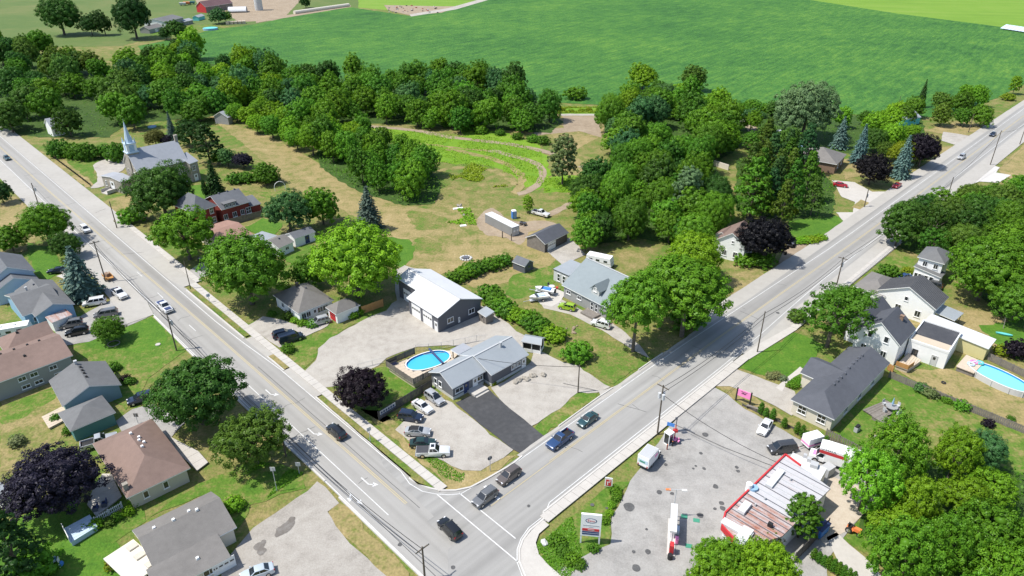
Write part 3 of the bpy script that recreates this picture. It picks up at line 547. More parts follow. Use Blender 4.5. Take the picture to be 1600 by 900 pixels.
for _k in LC:
    if _k not in ('purple', 'plum', 'black'): LC[_k] = tuple(q * f for q, f in zip(LC[_k], (1.2, 1.2, 1.25)))
NAMEK = dict(maple='maple_tree', lofty='maple_tree', forest='broadleaf_tree', ash='ash_tree', tall='tall_tree', locust='locust_tree', pine='pine_tree', thin='sparse_tree', bush='shrub', spruce='spruce_tree', cedar='cedar_shrub')
def plant(k, pos, rad, label, color='green', group=None, zs=1.0, cat=None, jit=.14, name=None, var=None):
    cr, tr, zc, asp = (KINDS[k][var] if var is not None else rng.choice(KINDS[k]))
    t = thing(name or NAMEK[k], (pos.x, pos.y, 0), rng.uniform(0, 6.28), label, cat or ('shrub' if k in ('bush', 'cedar') else 'tree'), group)
    t.scale = (rad, rad, rad * zs)
    c = link('crown', cr, t); j = 1 + rng.uniform(-jit, jit); b = LC[color]; h = rng.uniform(-.12, .12) * (jit / .14)
    c.color = (b[0] * j * (1 + h), b[1] * j, b[2] * j * (1 - h), 1); link('trunk', tr, t); return t
def tree(k, cx, cy, rp, label, color='green', group=None, zs=1.0, **kw):
    """cx, cy, rp: middle and half width of the crown in the photograph"""
    zc = KINDS[k][0][2] * zs; w = P(cx, cy, 6)
    for _ in range(4):
        r = rp / ppm(w); w = P(cx, cy, zc * r)
    return plant(k, w, r, label, color, group, zs, **kw)
def conifer(cx, ytop, ybase, rp, label, color='blue', group=None, k='spruce', **kw):
    b = P(cx, ybase); h = 1.0
    for _ in range(30):
        if proj_y((b.x, b.y, h)) <= ytop: break
        h += .5
    r = rp / ppm(b); H = 3.4 if k == 'spruce' else 3.9
    return plant(k, b, r, label, color, group, h / (r * H), **kw)
CWORD = dict(green='fresh green', mid='mid green', dark='dark green', deep='deep green', lime='lime green', olive='olive green', teal='blue-green', pinec='blackish green', yellow='yellow-green', ash='light green')
def wood(poly, n, rp, k, colors, label, group, seed, zs=(.9, 1.2), sep=.8, zc=6):
    """individual trees inside a stand outlined at crown height"""
    q = random.Random(seed); pl = [P(x, y, zc) for x, y in poly]; xs = [p.x for p in pl]; ys = [p.y for p in pl]; put = []
    def inside(x, y):
        c = False
        for i in range(len(pl)):
            a, b = pl[i], pl[i - 1]
            if (a.y > y) != (b.y > y) and x < (b.x - a.x) * (y - a.y) / (b.y - a.y) + a.x: c = not c
        return c
    tries = 0
    while len(put) < n and tries < 4000:
        tries += 1; x, y = q.uniform(min(xs), max(xs)), q.uniform(min(ys), max(ys)); r = q.uniform(*rp)
        if not inside(x, y) or any((x - a) ** 2 + (y - b) ** 2 < (sep * (r + c)) ** 2 for a, b, c in put): continue
        put.append((x, y, r))
    for x, y, r in put:
        kk = q.choice(k) if isinstance(k, (list, tuple)) else k
        cc = q.choice(colors); bx = [px for px, _ in poly]; sx_ = 800 + FPX * x / (y * CP + CAM_H * SP); fx = (sx_ - min(bx)) / (max(bx) - min(bx))
        ym = sorted(b for a, b, c in put)[len(put) // 2]; place = ('back ' if y > ym else 'front ') + ('left' if fx < .34 else 'middle' if fx < .67 else 'right')
        plant(kk, Vector((x, y, 0)), r, CWORD[cc] + ' ' + label + ', ' + place, cc, group, q.uniform(*zs), jit=.2)
G1 = 'broadleaf trees of the wood in the top left corner'
wood([(-30, 60), (60, 62), (150, 95), (190, 110), (195, 160), (172, 190), (60, 195), (-30, 175)], 42, (4.8, 7), 'forest', ['mid', 'green', 'dark', 'olive', 'green'], 'broadleaf tree in the dense top left wood', G1, 1, (.95, 1.3), .66)
G2 = 'broadleaf trees of the belt between the church and the crop field'
wood([(190, 75), (240, 80), (300, 75), (335, 95), (430, 95), (450, 120), (400, 150), (330, 165), (200, 180)], 46, (4.4, 6.8), 'forest', ['mid', 'green', 'dark', 'lime', 'teal'], 'broadleaf tree in the belt behind the church', G2, 2, (.95, 1.3), .62)
G3 = 'broadleaf trees of the long belt below the crop field'
wood([(400, 150), (450, 105), (520, 105), (590, 122), (650, 125), (690, 108), (770, 118), (820, 140), (880, 178), (860, 196), (800, 188), (700, 186), (620, 176), (560, 178), (500, 190), (440, 196)], 78, (4.2, 6.2), 'forest', ['mid', 'green', 'dark', 'green', 'teal'], 'broadleaf tree in the long belt below the crop field', G3, 3, (1.0, 1.4), .6)
G4 = 'trees edging the mown strip'
wood([(345, 145), (400, 142), (450, 172), (520, 194), (560, 216), (500, 224), (440, 206), (385, 186), (350, 165)], 24, (3.6, 5.2), ['forest', 'maple'], ['lime', 'green', 'lime'], 'tree along the upper edge of the mown strip', G4, 4, (.9, 1.25), .62)
G5 = 'trees of the dark clump beside the meadow'
wood([(500, 215), (560, 195), (600, 205), (650, 235), (678, 256), (672, 280), (630, 285), (560, 266), (505, 236)], 24, (3.4, 4.8), 'forest', ['green', 'mid', 'green'], 'tree in the dark clump beside the meadow', G5, 5, (1.15, 1.6), .6)
G6 = 'trees of the grove right of the meadow'
wood([(945, 165), (1000, 130), (1080, 135), (1140, 160), (1160, 200), (1110, 240), (1040, 230), (960, 235)], 32, (4.2, 6), ['forest', 'maple'], ['green', 'mid', 'green', 'lime', 'teal'], 'tree in the rounded grove right of the meadow', G6, 6, (.95, 1.3), .62)
G7 = 'trees of the thicket behind the grey farmhouse'
wood([(935, 250), (1010, 230), (1090, 235), (1120, 290), (1120, 350), (1080, 365), (1000, 350), (930, 360), (900, 370), (905, 330)], 34, (3.6, 5.2), ['forest', 'maple'], ['green', 'mid', 'green', 'dark'], 'leafy tree in the thicket behind the grey farmhouse', G7, 7, (1.1, 1.5), .62)
G8 = 'conifers of the dark stand beside the right road'
wood([(1150, 240), (1210, 225), (1265, 240), (1290, 275), (1285, 310), (1230, 325), (1180, 320), (1155, 280)], 20, (3.2, 4.4), 'pine', ['pinec', 'mid', 'olive'], 'ragged conifer in the stand by the right road', G8, 8, (1.1, 1.4), .62)
G9 = 'trees lining the far edge of the right road'
wood([(1170, 168), (1215, 160), (1220, 200), (1240, 215), (1200, 225), (1165, 215)], 6, (3.4, 5), 'forest', ['mid', 'green', 'olive'], 'tree left of the big silvery tree', G9, 9)
wood([(1310, 175), (1360, 160), (1430, 160), (1440, 175), (1330, 192)], 8, (3, 4.6), 'forest', ['green', 'lime', 'mid'], 'tree in the row by the crop field near the teal roof', 'trees of the row along the crop field near the teal roof', 10)
wood([(1355, 200), (1420, 192), (1445, 205), (1440, 230), (1400, 235), (1370, 225)], 8, (3.2, 4.4), 'maple', ['yellow', 'lime', 'olive'], 'tree in the cluster above the purple maples', 'yellow-green trees above the purple maples', 11)
wood([(1470, 150), (1510, 135), (1545, 150), (1545, 178), (1500, 188), (1470, 180)], 7, (3.6, 5), 'forest', ['lime', 'mid', 'olive'], 'tree in the clump at the far end of the road', 'trees in the round clump at the far end of the road', 12)
G10 = 'trees of the wood right of the right road'
wood([(1420, 325), (1480, 300), (1520, 295), (1560, 290), (1640, 290), (1660, 340), (1600, 375), (1500, 375), (1440, 370), (1405, 350)], 27, (3.6, 5.2), ['forest', 'maple', 'thin'], ['mid', 'olive', 'green', 'dark', 'olive'], 'tree in the mixed wood right of the road', G10, 13, (.95, 1.25), .62)
for cx, cy, r, k, c, lb in [(1545, 418, 56, 'maple', 'green', 'large round green tree right of the far white house'), (1600, 400, 55, 'maple', 'green', 'green tree cut by the right edge beside the large round one'), (1595, 465, 40, 'maple', 'mid', 'lower dark green tree at the right edge above the swing'),
                            (1520, 340, 34, 'maple', 'dark', 'dark dense tree in the middle of the right hand wood')]: tree(k, cx, cy, r, lb, c)
G11 = 'feathery trees filling the lower right corner'
wood([(1360, 735), (1395, 705), (1460, 690), (1510, 700), (1560, 735), (1575, 790), (1640, 830), (1640, 900), (1560, 930), (1420, 900), (1380, 850), (1350, 790)], 17, (3.3, 4.6), ['ash', 'ash', 'ash', 'locust'], ['ash', 'lime', 'ash', 'green'], 'feathery tree in the lower right mass', G11, 14, (.95, 1.45), .8)
tree('ash', 1126, 872, 40, 'feathery tree hiding the near corner of the rusty roof', 'ash', zs=1.1); tree('ash', 1190, 880, 38, 'light feathery tree right of the hidden roof corner', 'lime')
tree('maple', 1540, 700, 32, 'dark blue-green tree at the top of the lower right mass', 'teal')
wood([(1080, 870), (1130, 848), (1190, 862), (1230, 880), (1225, 930), (1085, 930)], 6, (2.8, 3.8), 'ash', ['ash', 'lime'], 'feathery tree at the bottom edge below the rusty roof', 'feathery trees below the rusty roof', 15, (.9, 1.1), .6)
tree('tall', 1255, 808, 34, 'single dense tree overlapping the rusty metal roof', 'mid', zs=.85); tree('thin', 1203, 846, 24, 'brownish green small tree at the corner of the rusty roof', 'rust')
# single trees, left to right
S = [('maple', 82, 752, 68, 'plum', 'huge dark purple maple beside the brown hip roofed house', .85), ('maple', 305, 610, 66, 'dark', 'big dark green maple overhanging the main road at left', .95), ('ash', 392, 682, 55, 'olive', 'olive green drooping tree below the big dark maple', .95),
     ('maple', 169, 514, 24, 'mid', 'small ball shaped tree on the left front lawn', .9), ('pine', 12, 850, 48, 'deep', 'dark conifer in the bottom left corner', 1), ('bush', 45, 890, 40, 'green', 'low green bushes at the bottom left beside the blue slide', .8),
     ('maple', 68, 348, 37, 'green', 'bright green tree on the left roadside lawn', .95), ('maple', 102, 383, 22, 'dark', 'darker small tree touching the bright roadside tree', 1), ('forest', 14, 372, 25, 'mid', 'green tree at the left edge above the white roof', .9),
     ('maple', 250, 298, 47, 'dark', 'dense dark maple in front of the stone church', .95), ('locust', 287, 362, 51, 'green', 'feathery spreading tree in front of the red brick house', 1), ('bush', 207, 336, 21, 'green', 'rounded bright shrub by the sidewalk below the church', .9),
     ('maple', 383, 418, 66, 'green', 'large broad tree beside the main road with drives either side', .95), ('maple', 554, 404, 69, 'lime', 'largest bright green tree left of the white roofed workshop', .95), ('locust', 449, 328, 38, 'teal', 'blue-green tree behind the white garage', 1.1), ('forest', 502, 322, 31, 'green', 'green tree right of the blue-green one', 1),
     ('maple', 566, 606, 40, 'purple', 'dark purple maple by the sidewalk at the pool corner', .95), ('pine', 322, 222, 30, 'deep', 'dark conifer right of the church roof', .72), ('forest', 297, 207, 21, 'deep', 'dark tree behind the church gable', 1.0), ('maple', 379, 250, 16, 'plum', 'small purple tree above the hedge behind the brick house', .8),
     ('forest', 355, 246, 15, 'teal', 'small tree between conifer and purple tree', 1), ('forest', 415, 272, 20, 'mid', 'round tree beside the white arch on the mown strip', .9), ('maple', 241, 214, 15, 'rust', 'brownish tree behind the church roof', .9), ('maple', 256, 218, 10, 'plum', 'small purple tree behind the church ridge', .9),
     ('forest', 300, 176, 20, 'mid', 'tree above the lawn behind the church', .9), ('forest', 340, 245, 14, 'mid', 'small green tree behind the conifer by the church', .9), ('forest', 480, 425, 26, 'mid', 'shaded tree between two large roadside crowns', 1),
     ('lofty', 1075, 450, 68, 'green', 'biggest maple shading the right road', .82), ('lofty', 996, 472, 50, 'green', 'maple with a tall bare trunk by the farmhouse drive', 1.15), ('lofty', 1038, 448, 44, 'green', 'maple joining the tall trunked one to the biggest maple', 1.1), ('maple', 1085, 400, 44, 'lime', 'lighter crown behind the biggest roadside maple', 1.0), ('tall', 880, 248, 28, 'silver', 'tall poplar standing alone beside the meadow track', 1.0),
     ('tall', 825, 318, 11, 'lime', 'slim young tree beside the blue toilet', .9), ('forest', 925, 350, 24, 'green', 'tree hanging over the dark wooden garage', 1.0), ('maple', 1195, 372, 41, 'black', 'near black maple in front of the brown gabled house', .95), ('maple', 1364, 262, 27, 'black', 'near black maple between the two red cars', 1.0), ('maple', 1443, 232, 26, 'purple', 'dark purple maple casting shade on the right road', 1.1),
     ('maple', 1262, 168, 48, 'silver', 'large silvery tree at the corner of the crop field', 1.0), ('thin', 1305, 490, 54, 'mid', 'open branched tree in front of the dark roofed houses', .95), ('maple', 1325, 478, 40, 'mid', 'dense tree touching the open branched one', .9), ('pine', 1180, 290, 38, 'green', 'bright green feathery pine in front of the dark conifers', .9),
     ('tall', 1075, 300, 30, 'silver', 'silver leaved tree in the thicket right of centre', 1.0), ('forest', 1128, 215, 32, 'green', 'rounded tree below the grove at the gravel path', .9), ('forest', 1078, 365, 30, 'mid', 'tree behind the lighter roadside crown', .9),
     ('forest', 830, 180, 22, 'mid', 'tree beside the bare earth at the end of the long belt', .9), ('forest', 1005, 120, 22, 'lime', 'yellow-green round tree standing above the grove', .9), ('forest', 1085, 122, 22, 'olive', 'second round tree above the grove, right of a dead tree', .9),
     ('bush', 900, 147, 16, 'green', 'lone bush at the lower edge of the crop field', .9), ('maple', 92, 22, 30, 'dark', 'large dark tree in the pasture at the top left', 1.0), ('maple', 205, 22, 28, 'deep', 'big dark tree left of the grey farm dwelling', 1.25), ('forest', 140, 38, 14, 'deep', 'dark oval tree beside the pasture lane', 1.2), ('forest', 160, 35, 15, 'deep', 'second dark tree beside the pasture lane', 1.3),
     ('forest', 274, 46, 17, 'dark', 'round dark tree in front of the farm dwelling', .9), ('forest', 258, 52, 10, 'deep', 'dark bush left of the round farm tree', 1), ('forest', 340, 24, 14, 'teal', 'tree in front of the barn', .9), ('forest', 352, 26, 9, 'mid', 'smaller tree right of the barn tree', .9), ('forest', 477, 3, 9, 'deep', 'lone tree in the pasture right of the silo', 1.0),
     ('tall', 1587, 132, 11, 'lime', 'yellow-green tree at the far end of the road', .9), ('bush', 1575, 152, 10, 'yellow', 'yellow roadside shrub near the far bend', .8), ('forest', 0, 300, 16, 'deep', 'dark evergreen at the left edge beside the road', 1.2), ('bush', 1590, 547, 18, 'purple', 'purple shrub behind the oval aqua pool', 1.2)]
for k, cx, cy, rp, c, lb, zs in S:
    if lb: tree(k, cx, cy, rp, lb, c, zs=zs)
conifer(132, 388, 464, 32, 'blue spruce beside the parked white minivan', 'blue'); conifer(578, 292, 360, 25, 'tall blue-grey spruce at the edge of the mown strip', 'spruce'); conifer(271, 176, 218, 9, 'thin grey spruce behind the church', 'spruce')
conifer(338, 252, 305, 17, 'dark green spruce behind the red brick house', 'deep'); conifer(1405, 213, 278, 17, 'pale blue spruce right of the dark maple', 'blue'); conifer(1340, 196, 255, 15, 'grey-blue spruce left of the dark maple', 'blue'); conifer(1310, 184, 232, 15, 'blue spruce beside the brown hip roof', 'blue'); conifer(1437, 124, 168, 8, 'slim dark conifer standing by the crop field', 'deep')
conifer(322, 282, 308, 4, 'clipped dark column behind the brick house', 'deep', k='cedar')
for i, (x, y0, y1) in enumerate([(1188, 632, 647), (1196, 638, 652), (1206, 641, 657), (1224, 655, 668), (1244, 663, 678), (1252, 668, 683), (1259, 674, 688), (1288, 684, 700)]):
    conifer(x, y0, y1, 4.6, 'clipped cone shrub in the row along the edge of the station lot', 'mid', 'clipped cone shrubs along the station lot', k='cedar')
for i in range(9):
    conifer(1270 + i * 7.6, 858 + i * 4.8, 874 + i * 5, 5, 'clipped cone shrub in the row beside the pale drive at bottom right', 'mid', 'cone shrubs beside the pale drive', k='cedar')
def hedge(pts, n, rp, label, group, color='green', zs=.9):
    for i in range(n):
        f = i / max(1, n - 1) * (len(pts) - 1); j = min(int(f), len(pts) - 2); a, b = pts[j], pts[j + 1]; f -= j
        tree('bush', a[0] + (b[0] - a[0]) * f + rng.uniform(-2, 2), a[1] + (b[1] - a[1]) * f + rng.uniform(-2, 2), rp * rng.uniform(.85, 1.2), label, color if isinstance(color, str) else rng.choice(color), group, zs)
hedge([(765, 458), (790, 485), (830, 500), (865, 525)], 12, 17, 'shrub in the thick green hedge beside the screened gazebo', 'hedge shrubs beside the gazebo', ['green', 'mid', 'lime'])
hedge([(710, 432), (740, 422), (785, 408)], 7, 15, 'shrub in the hedge behind the white roofed workshop', 'hedge shrubs behind the workshop', ['green', 'mid'])
hedge([(88, 232), (120, 238), (180, 240)], 8, 13, 'clipped shrub in the tall hedge above the church lot', 'tall hedge above the church lot', 'mid', 1.4)
tree('bush', 903, 552, 22, 'round bush at the end of the gravel turnaround', 'green', zs=1.0)
hedge([(365, 280), (385, 276), (425, 275)], 5, 12, 'shrub in the hedge behind the brick house', 'hedge behind the brick house', 'mid')
hedge([(700, 195), (760, 203), (830, 215), (850, 222)], 8, 9, 'wild bush at the lower edge of the tree belt by the track', 'wild bushes by the meadow track', ['green', 'mid'])
hedge([(1150, 170), (1180, 165), (1215, 172)], 6, 11, 'scrub bush below the crop field right of the grove', 'scrub below the crop field', ['mid', 'green']); hedge([(1190, 180), (1160, 178)], 4, 9, 'scrub bush beside the gravel path right of the grove', 'scrub beside the gravel path', 'teal')
hedge([(850, 172), (935, 172)], 7, 5, 'low yellow-green bush on the strip below the crop field', 'low bushes below the crop field', 'yellow', .6)
hedge([(1250, 375), (1285, 372)], 5, 9, 'yellow-green shrub in the bed beside the right road', 'yellow-green roadside bed', ['lime', 'yellow'], .6)
hedge([(960, 765), (966, 775), (955, 795), (945, 812)], 6, 8, 'flowering shrub in the bed behind the fuel sign', 'shrubs of the bed behind the fuel sign', ['lime', 'green']); hedge([(872, 845), (884, 868), (905, 880)], 5, 11, 'rounded shrub at the street corner by the fuel sign', 'shrubs at the street corner', ['green', 'mid']); tree('bush', 928, 857, 9, 'small shrub under the fuel sign', 'mid')
hedge([(1440, 606), (1455, 612), (1482, 622), (1505, 634)], 4, 10, 'bluish shrub along the grey garden fence', 'shrubs along the garden fence', ['teal', 'silver', 'green']); tree('bush', 1545, 662, 9, 'dark shrub at the end of the garden fence', 'purple'); tree('bush', 1580, 654, 6, 'small round shrub behind the garden fence', 'mid')
hedge([(450, 495), (468, 503), (488, 508)], 4, 8, 'garden shrub at the front of the grey hip roofed bungalow', 'shrubs before the bungalow', ['green', 'olive', 'lime']); tree('bush', 552, 492, 8, 'flowering bush against the white garage wall', 'lime'); tree('bush', 562, 487, 8, 'second flowering bush against the white garage wall', 'lime'); tree('bush', 450, 545, 10, 'dark bush at the drive entrance', 'mid'); tree('bush', 425, 490, 7, 'small bush left of the bungalow', 'mid')
hedge([(1205, 585), (1222, 590)], 3, 8, 'pale flowering bush beside the curved path', 'flowering bushes by the path', 'pale'); hedge([(1238, 602), (1246, 594)], 3, 8, 'shrub beside the wing of the grey roofed house', 'shrubs by the wing', 'green')
tree('bush', 1390, 425, 16, 'dark green shrub in front of the far white house', 'mid'); tree('bush', 1372, 440, 12, 'bright green shrub by the roadside garden', 'green'); tree('bush', 1418, 423, 8, 'yellow-green shrub near the far porch', 'yellow'); tree('bush', 1372, 470, 10, 'shrub beside the white gabled house', 'mid'); tree('bush', 1245, 495, 14, 'low branch bush left of the open tree', 'olive')
tree('bush', 1565, 548, 12, 'yellow-green shrub behind the yellow shed', 'yellow'); tree('bush', 1240, 330, 7, 'yellow shrub by the concrete drive', 'yellow')
hedge([(225, 770), (200, 800), (170, 815), (130, 825)], 7, 10, 'garden shrub in the bed below the white deck', 'bed below the white deck', ['green', 'lime', 'olive']); tree('bush', 365, 788, 15, 'fresh green bush at the corner of the grey roofed garage', 'lime'); tree('bush', 87, 653, 8, 'round shrub beside the teal house', 'mid'); tree('bush', 108, 672, 9, 'dark shrub at the corner of the teal garage', 'mid'); tree('bush', 25, 690, 12, 'pale flowering shrub above the purple maple', 'pale')
hedge([(178, 575), (195, 590), (205, 597)], 3, 9, 'shrub beside the front of the teal house', 'shrubs before the teal house', ['mid', 'purple']); tree('bush', 180, 878, 14, 'yellowish shrub at the carport corner', 'yellow'); tree('bush', 782, 590, 5, 'clipped ball shrub at the front of the long grey house', 'lime'); tree('bush', 771, 599, 5, 'second clipped ball shrub at the long grey house', 'yellow')
tree('bush', 1075, 490, 30, 'low leafy growth under the roadside maples', 'mid'); tree('bush', 1190, 405, 20, 'shrub under the near black maple', 'mid', zs=.7); tree('bush', 1165, 407, 16, 'shrub before the brown gabled house', 'green', zs=.8)
# uncountable weeds of the meadow and rough edges
def weeds(name, poly, n, h, cols, seed, gap=-.25, size=.28):
    q = random.Random(seed); pl = [P(*p) for p in poly]; xs = [p.x for p in pl]; ys = [p.y for p in pl]; C = []
    while len(C) < n:
        x, y = q.uniform(min(xs), max(xs)), q.uniform(min(ys), max(ys)); c = False
        for i in range(len(pl)):
            a, b = pl[i], pl[i - 1]
            if (a.y > y) != (b.y > y) and x < (b.x - a.x) * (y - a.y) / (b.y - a.y) + a.x: c = not c
        if c and mnoise.noise((x * .12, y * .12, seed)) > gap: C.append((x, y, q.uniform(.05, h)))
    C = np.array(C); me = leaves(name, C, np.tile([0, -.3, .6], (n, 1)), size, seed); o = link(name, me); o.color = (*LC[cols], 1); o['kind'] = 'stuff'
weeds('meadow_weeds', [(590, 200), (690, 210), (770, 214), (846, 236), (850, 292), (775, 266), (650, 248)], 7000, .3, 'meadow', 3, -.35, .22); weeds('meadow_weeds', [(690, 262), (740, 256), (815, 290), (720, 298)], 1600, .6, 'yellow', 4, .1)
weeds('meadow_weeds', [(850, 278), (940, 282), (900, 302), (850, 300)], 1600, .35, 'meadow', 5, -.3, .22); weeds('roadside_weeds', [(690, 330), (735, 325), (745, 352), (700, 350)], 500, .4, 'lime', 6, .1); weeds('roadside_weeds', [(830, 860), (962, 752), (985, 752), (945, 850), (880, 910)], 2200, .25, 'green', 7, -.1, .14)
weeds('roadside_weeds', [(860, 168), (940, 168), (940, 177), (860, 177)], 1500, .6, 'yellow', 8); weeds('roadside_weeds', [(400, 720), (475, 740), (400, 790), (370, 770)], 1800, .25, 'green', 9, -.1, .14); weeds('roadside_weeds', [(630, 680), (640, 690), (720, 740), (760, 735), (720, 755), (690, 745)], 900, .2, 'green', 10, -.1, .12)

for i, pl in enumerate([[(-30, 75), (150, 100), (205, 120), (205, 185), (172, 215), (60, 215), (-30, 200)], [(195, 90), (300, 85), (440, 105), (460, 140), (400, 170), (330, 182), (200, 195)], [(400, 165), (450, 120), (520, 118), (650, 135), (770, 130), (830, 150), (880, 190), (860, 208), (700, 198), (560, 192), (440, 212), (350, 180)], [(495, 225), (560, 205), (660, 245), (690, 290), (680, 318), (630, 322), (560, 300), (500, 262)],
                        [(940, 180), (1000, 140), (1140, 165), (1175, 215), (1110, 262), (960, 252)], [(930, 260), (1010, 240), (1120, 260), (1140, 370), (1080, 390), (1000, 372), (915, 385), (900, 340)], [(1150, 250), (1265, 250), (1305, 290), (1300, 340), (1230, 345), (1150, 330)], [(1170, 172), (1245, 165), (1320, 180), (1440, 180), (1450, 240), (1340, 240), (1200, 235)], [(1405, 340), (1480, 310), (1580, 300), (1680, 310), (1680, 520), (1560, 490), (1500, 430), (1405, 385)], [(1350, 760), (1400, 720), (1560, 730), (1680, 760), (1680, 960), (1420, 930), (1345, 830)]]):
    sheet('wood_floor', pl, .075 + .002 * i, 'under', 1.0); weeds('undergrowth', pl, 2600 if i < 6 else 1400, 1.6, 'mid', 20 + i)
# ------------------------------------------------------------------ buildings
def frame(p0, p1, p2, he):
    """eave rectangle seen in the photograph at height he -> matrix (x along p0-p1, y across), length, width"""
    a, b = P(p0[0], p0[1], he), P(p1[0], p1[1], he); a.z = b.z = 0
    def uv(a, b): u = (b - a).normalized(); return u, Vector((-u.y, u.x, 0))
    u, v = uv(a, b)
    if isinstance(p2, (int, float)): W = p2
    else: c = P(p2[0], p2[1], he); c.z = 0; W = (c - a).dot(v)
    if W < 0: a, b = b, a; u, v = uv(a, b); W = -W
    m = Matrix(((u.x, v.x, 0, a.x), (u.y, v.y, 0, a.y), (0, 0, 1, 0), (0, 0, 0, 1))); return m, (b - a).length, W
_cache = {}
def win_meshes(w, h, kindw, fm):
    key = (round(w, 2), round(h, 2), kindw, fm)
    if key in _cache: return _cache[key]
    f = MB(); p = MB(); t = .09
    if kindw == 'win':
        f.box((0, -.03, h / 2), (w + .02, .1, t)) if h > 1.5 else None
        for z in (t / 2, h - t / 2): f.box((0, -.04, z), (w, .12, t))
        for x in (-w / 2 + t / 2, w / 2 - t / 2): f.box((x, -.04, h / 2), (t, .12, h - 2 * t))
        if w > .9: f.box((0, -.035, h / 2), (.06, .1, h - 2 * t))
        f.box((0, -.07, -.03), (w + .16, .18, .06)); p.box((0, -.01, h / 2), (w - 2 * t, .04, h - 2 * t))
        r = (f.mesh('window', [fm]), p.mesh('pane', ['glass']), 'pane')
    elif kindw == 'door':
        for x in (-w / 2 - .05, w / 2 + .05): f.box((x, -.04, h / 2), (.1, .12, h))
        f.box((0, -.04, h + .05), (w + .2, .12, .1)); f.box((0, -.01, h / 2), (w, .06, h)); f.box((w * .38, -.06, h * .48), (.06, .08, .06)); p.box((0, -.045, h * .72), (w * .5, .03, h * .3))
        r = (f.mesh('door', [fm]), p.mesh('pane', ['glass']), 'pane')
    else:                       # sectional garage door
        n = 4
        for i in range(n): f.box((0, -.02 - .004 * (i % 2), h * (i + .5) / n), (w, .06, h / n - .03))
        for i in range(4): p.box((-w * .36 + i * w * .24, -.06, h * .63), (w * .17, .03, h * .12))
        r = (f.mesh('garage_door', [fm]), p.mesh('door_window', ['glass']), 'door_window')
    _cache[key] = r; return r
def slab(mb, top, th=.17):
    mb.prism(top, [(p[0], p[1], p[2] - th) for p in top], 0, 1)
def house(name, label, cat, p0, he, group=None):
    b = P(p0[0], p0[1], 0); return thing(name, (b.x, b.y, 0), 0, label, cat, group)
def block(root, p0, p1, p2, he, roof='gable', rise=2.0, ov=.35, rm='sh_grey', wm='white', tm='trim', wins=(), rf=.5, vents=(), chim=None, hips=(1, 1), h2=None, gable_mat=None, base=None, z0=0, ventm='dark_wall', plates=(), fr=None):
    m, L, W = fr or frame(p0, p1, p2, he); loc = root.matrix_basis.inverted() @ m
    R_, Wl = MB(), MB(); o = ov
    if roof == 'gabley': LL, WW, tr = W, L, (lambda x, y, z: (L - y, x, z))
    else: LL, WW, tr = L, W, (lambda x, y, z: (x, y, z))
    yr = rf * WW; k = rise / yr; k2 = (he + rise - (h2 if h2 is not None else he)) / (WW - yr); hr = he + rise; top = he - .17
    def pr(pts): slab(R_, [tr(*p) for p in pts])
    def wz(y): return (he + k * y if y <= yr else hr - k2 * (y - yr)) - .13
    if roof in ('gable', 'gabley'):
        pr([(0, 0, he), (LL, 0, he), (LL, yr, hr), (0, yr, hr)]); pr([(0, yr, hr), (LL, yr, hr), (LL, WW, hr - k2 * (WW - yr)), (0, WW, hr - k2 * (WW - yr))])
        prof = [(o, 0), (WW - o, 0), (WW - o, wz(WW - o)), (yr, wz(yr)), (o, wz(o))]
        A = [tr(o, y, z) for y, z in prof]; B = [tr(LL - o, y, z) for y, z in prof]; n = len(prof)
        gm = 1 if gable_mat else 0
        Wl.poly(A[::-1], gm); Wl.poly(B, gm)
        for i in range(n):
            j = (i + 1) % n; Wl.poly([A[i], A[j], B[j], B[i]], 0)
    else:
        if roof == 'hip':
            d = min(L, W) / 2; x0, x1 = d * hips[0], L - d * hips[1]
            if L >= W:
                a, b = (x0, W / 2, hr), (x1, W / 2, hr)
                slab(R_, [(0, 0, he), (L, 0, he), b, a]); slab(R_, [(L, W, he), (0, W, he), a, b])
                if hips[0]: slab(R_, [(0, W, he), (0, 0, he), a])
                if hips[1]: slab(R_, [(L, 0, he), (L, W, he), b])
            else:
                y0, y1 = d * hips[0], W - d * hips[1]; a, b = (L / 2, y0, hr), (L / 2, y1, hr)
                slab(R_, [(L, 0, he), (L, W, he), b, a]); slab(R_, [(0, W, he), (0, 0, he), a, b])
                if hips[0]: slab(R_, [(0, 0, he), (L, 0, he), a])
                if hips[1]: slab(R_, [(L, W, he), (0, W, he), b])
            pts = [(o, o), (L - o, o), (L - o, W - o), (o, W - o)]; Wl.ext(pts, z0, he - .05)
            for h_, (e, f_, g) in ((hips[0], ((o, o), (o, W - o), (o, W / 2))), (hips[1], ((L - o, o), (L - o, W - o), (L - o, W / 2)))):
                if not h_ and L >= W:
                    tri = [(*e, he - .06), (*f_, he - .06), (*g, hr - .2)]; q = .12 if e[0] > L / 2 else -.12
                    Wl.prism(tri, [(x - q, y, z) for x, y, z in tri])
        elif roof == 'shed':
            slab(R_, [(0, 0, he), (L, 0, he), (L, W, hr), (0, W, hr)])
            k3 = rise / W; pts = [(o, o), (L - o, o), (L - o, W - o), (o, W - o)]; Wl.prism([(x, y, he + k3 * y - .15) for x, y in pts], [(x, y, z0) for x, y in pts])
        elif roof == 'flat':
            slab(R_, [(0, 0, he), (L, 0, he), (L, W, he), (0, W, he)], .22); pts = [(o, o), (L - o, o), (L - o, W - o), (o, W - o)]; Wl.ext(pts, z0, he - .2)
    if wm: Wl.build('wall', [wm, gable_mat or wm], root, loc)
    if base:
        bb = MB(); bb.box((L / 2, W / 2, .3), (L - 2 * o + .05, W - 2 * o + .05, .6)); bb.build('foundation', base, root, loc)
    ro = R_.build('roof', [rm, tm], root, loc)
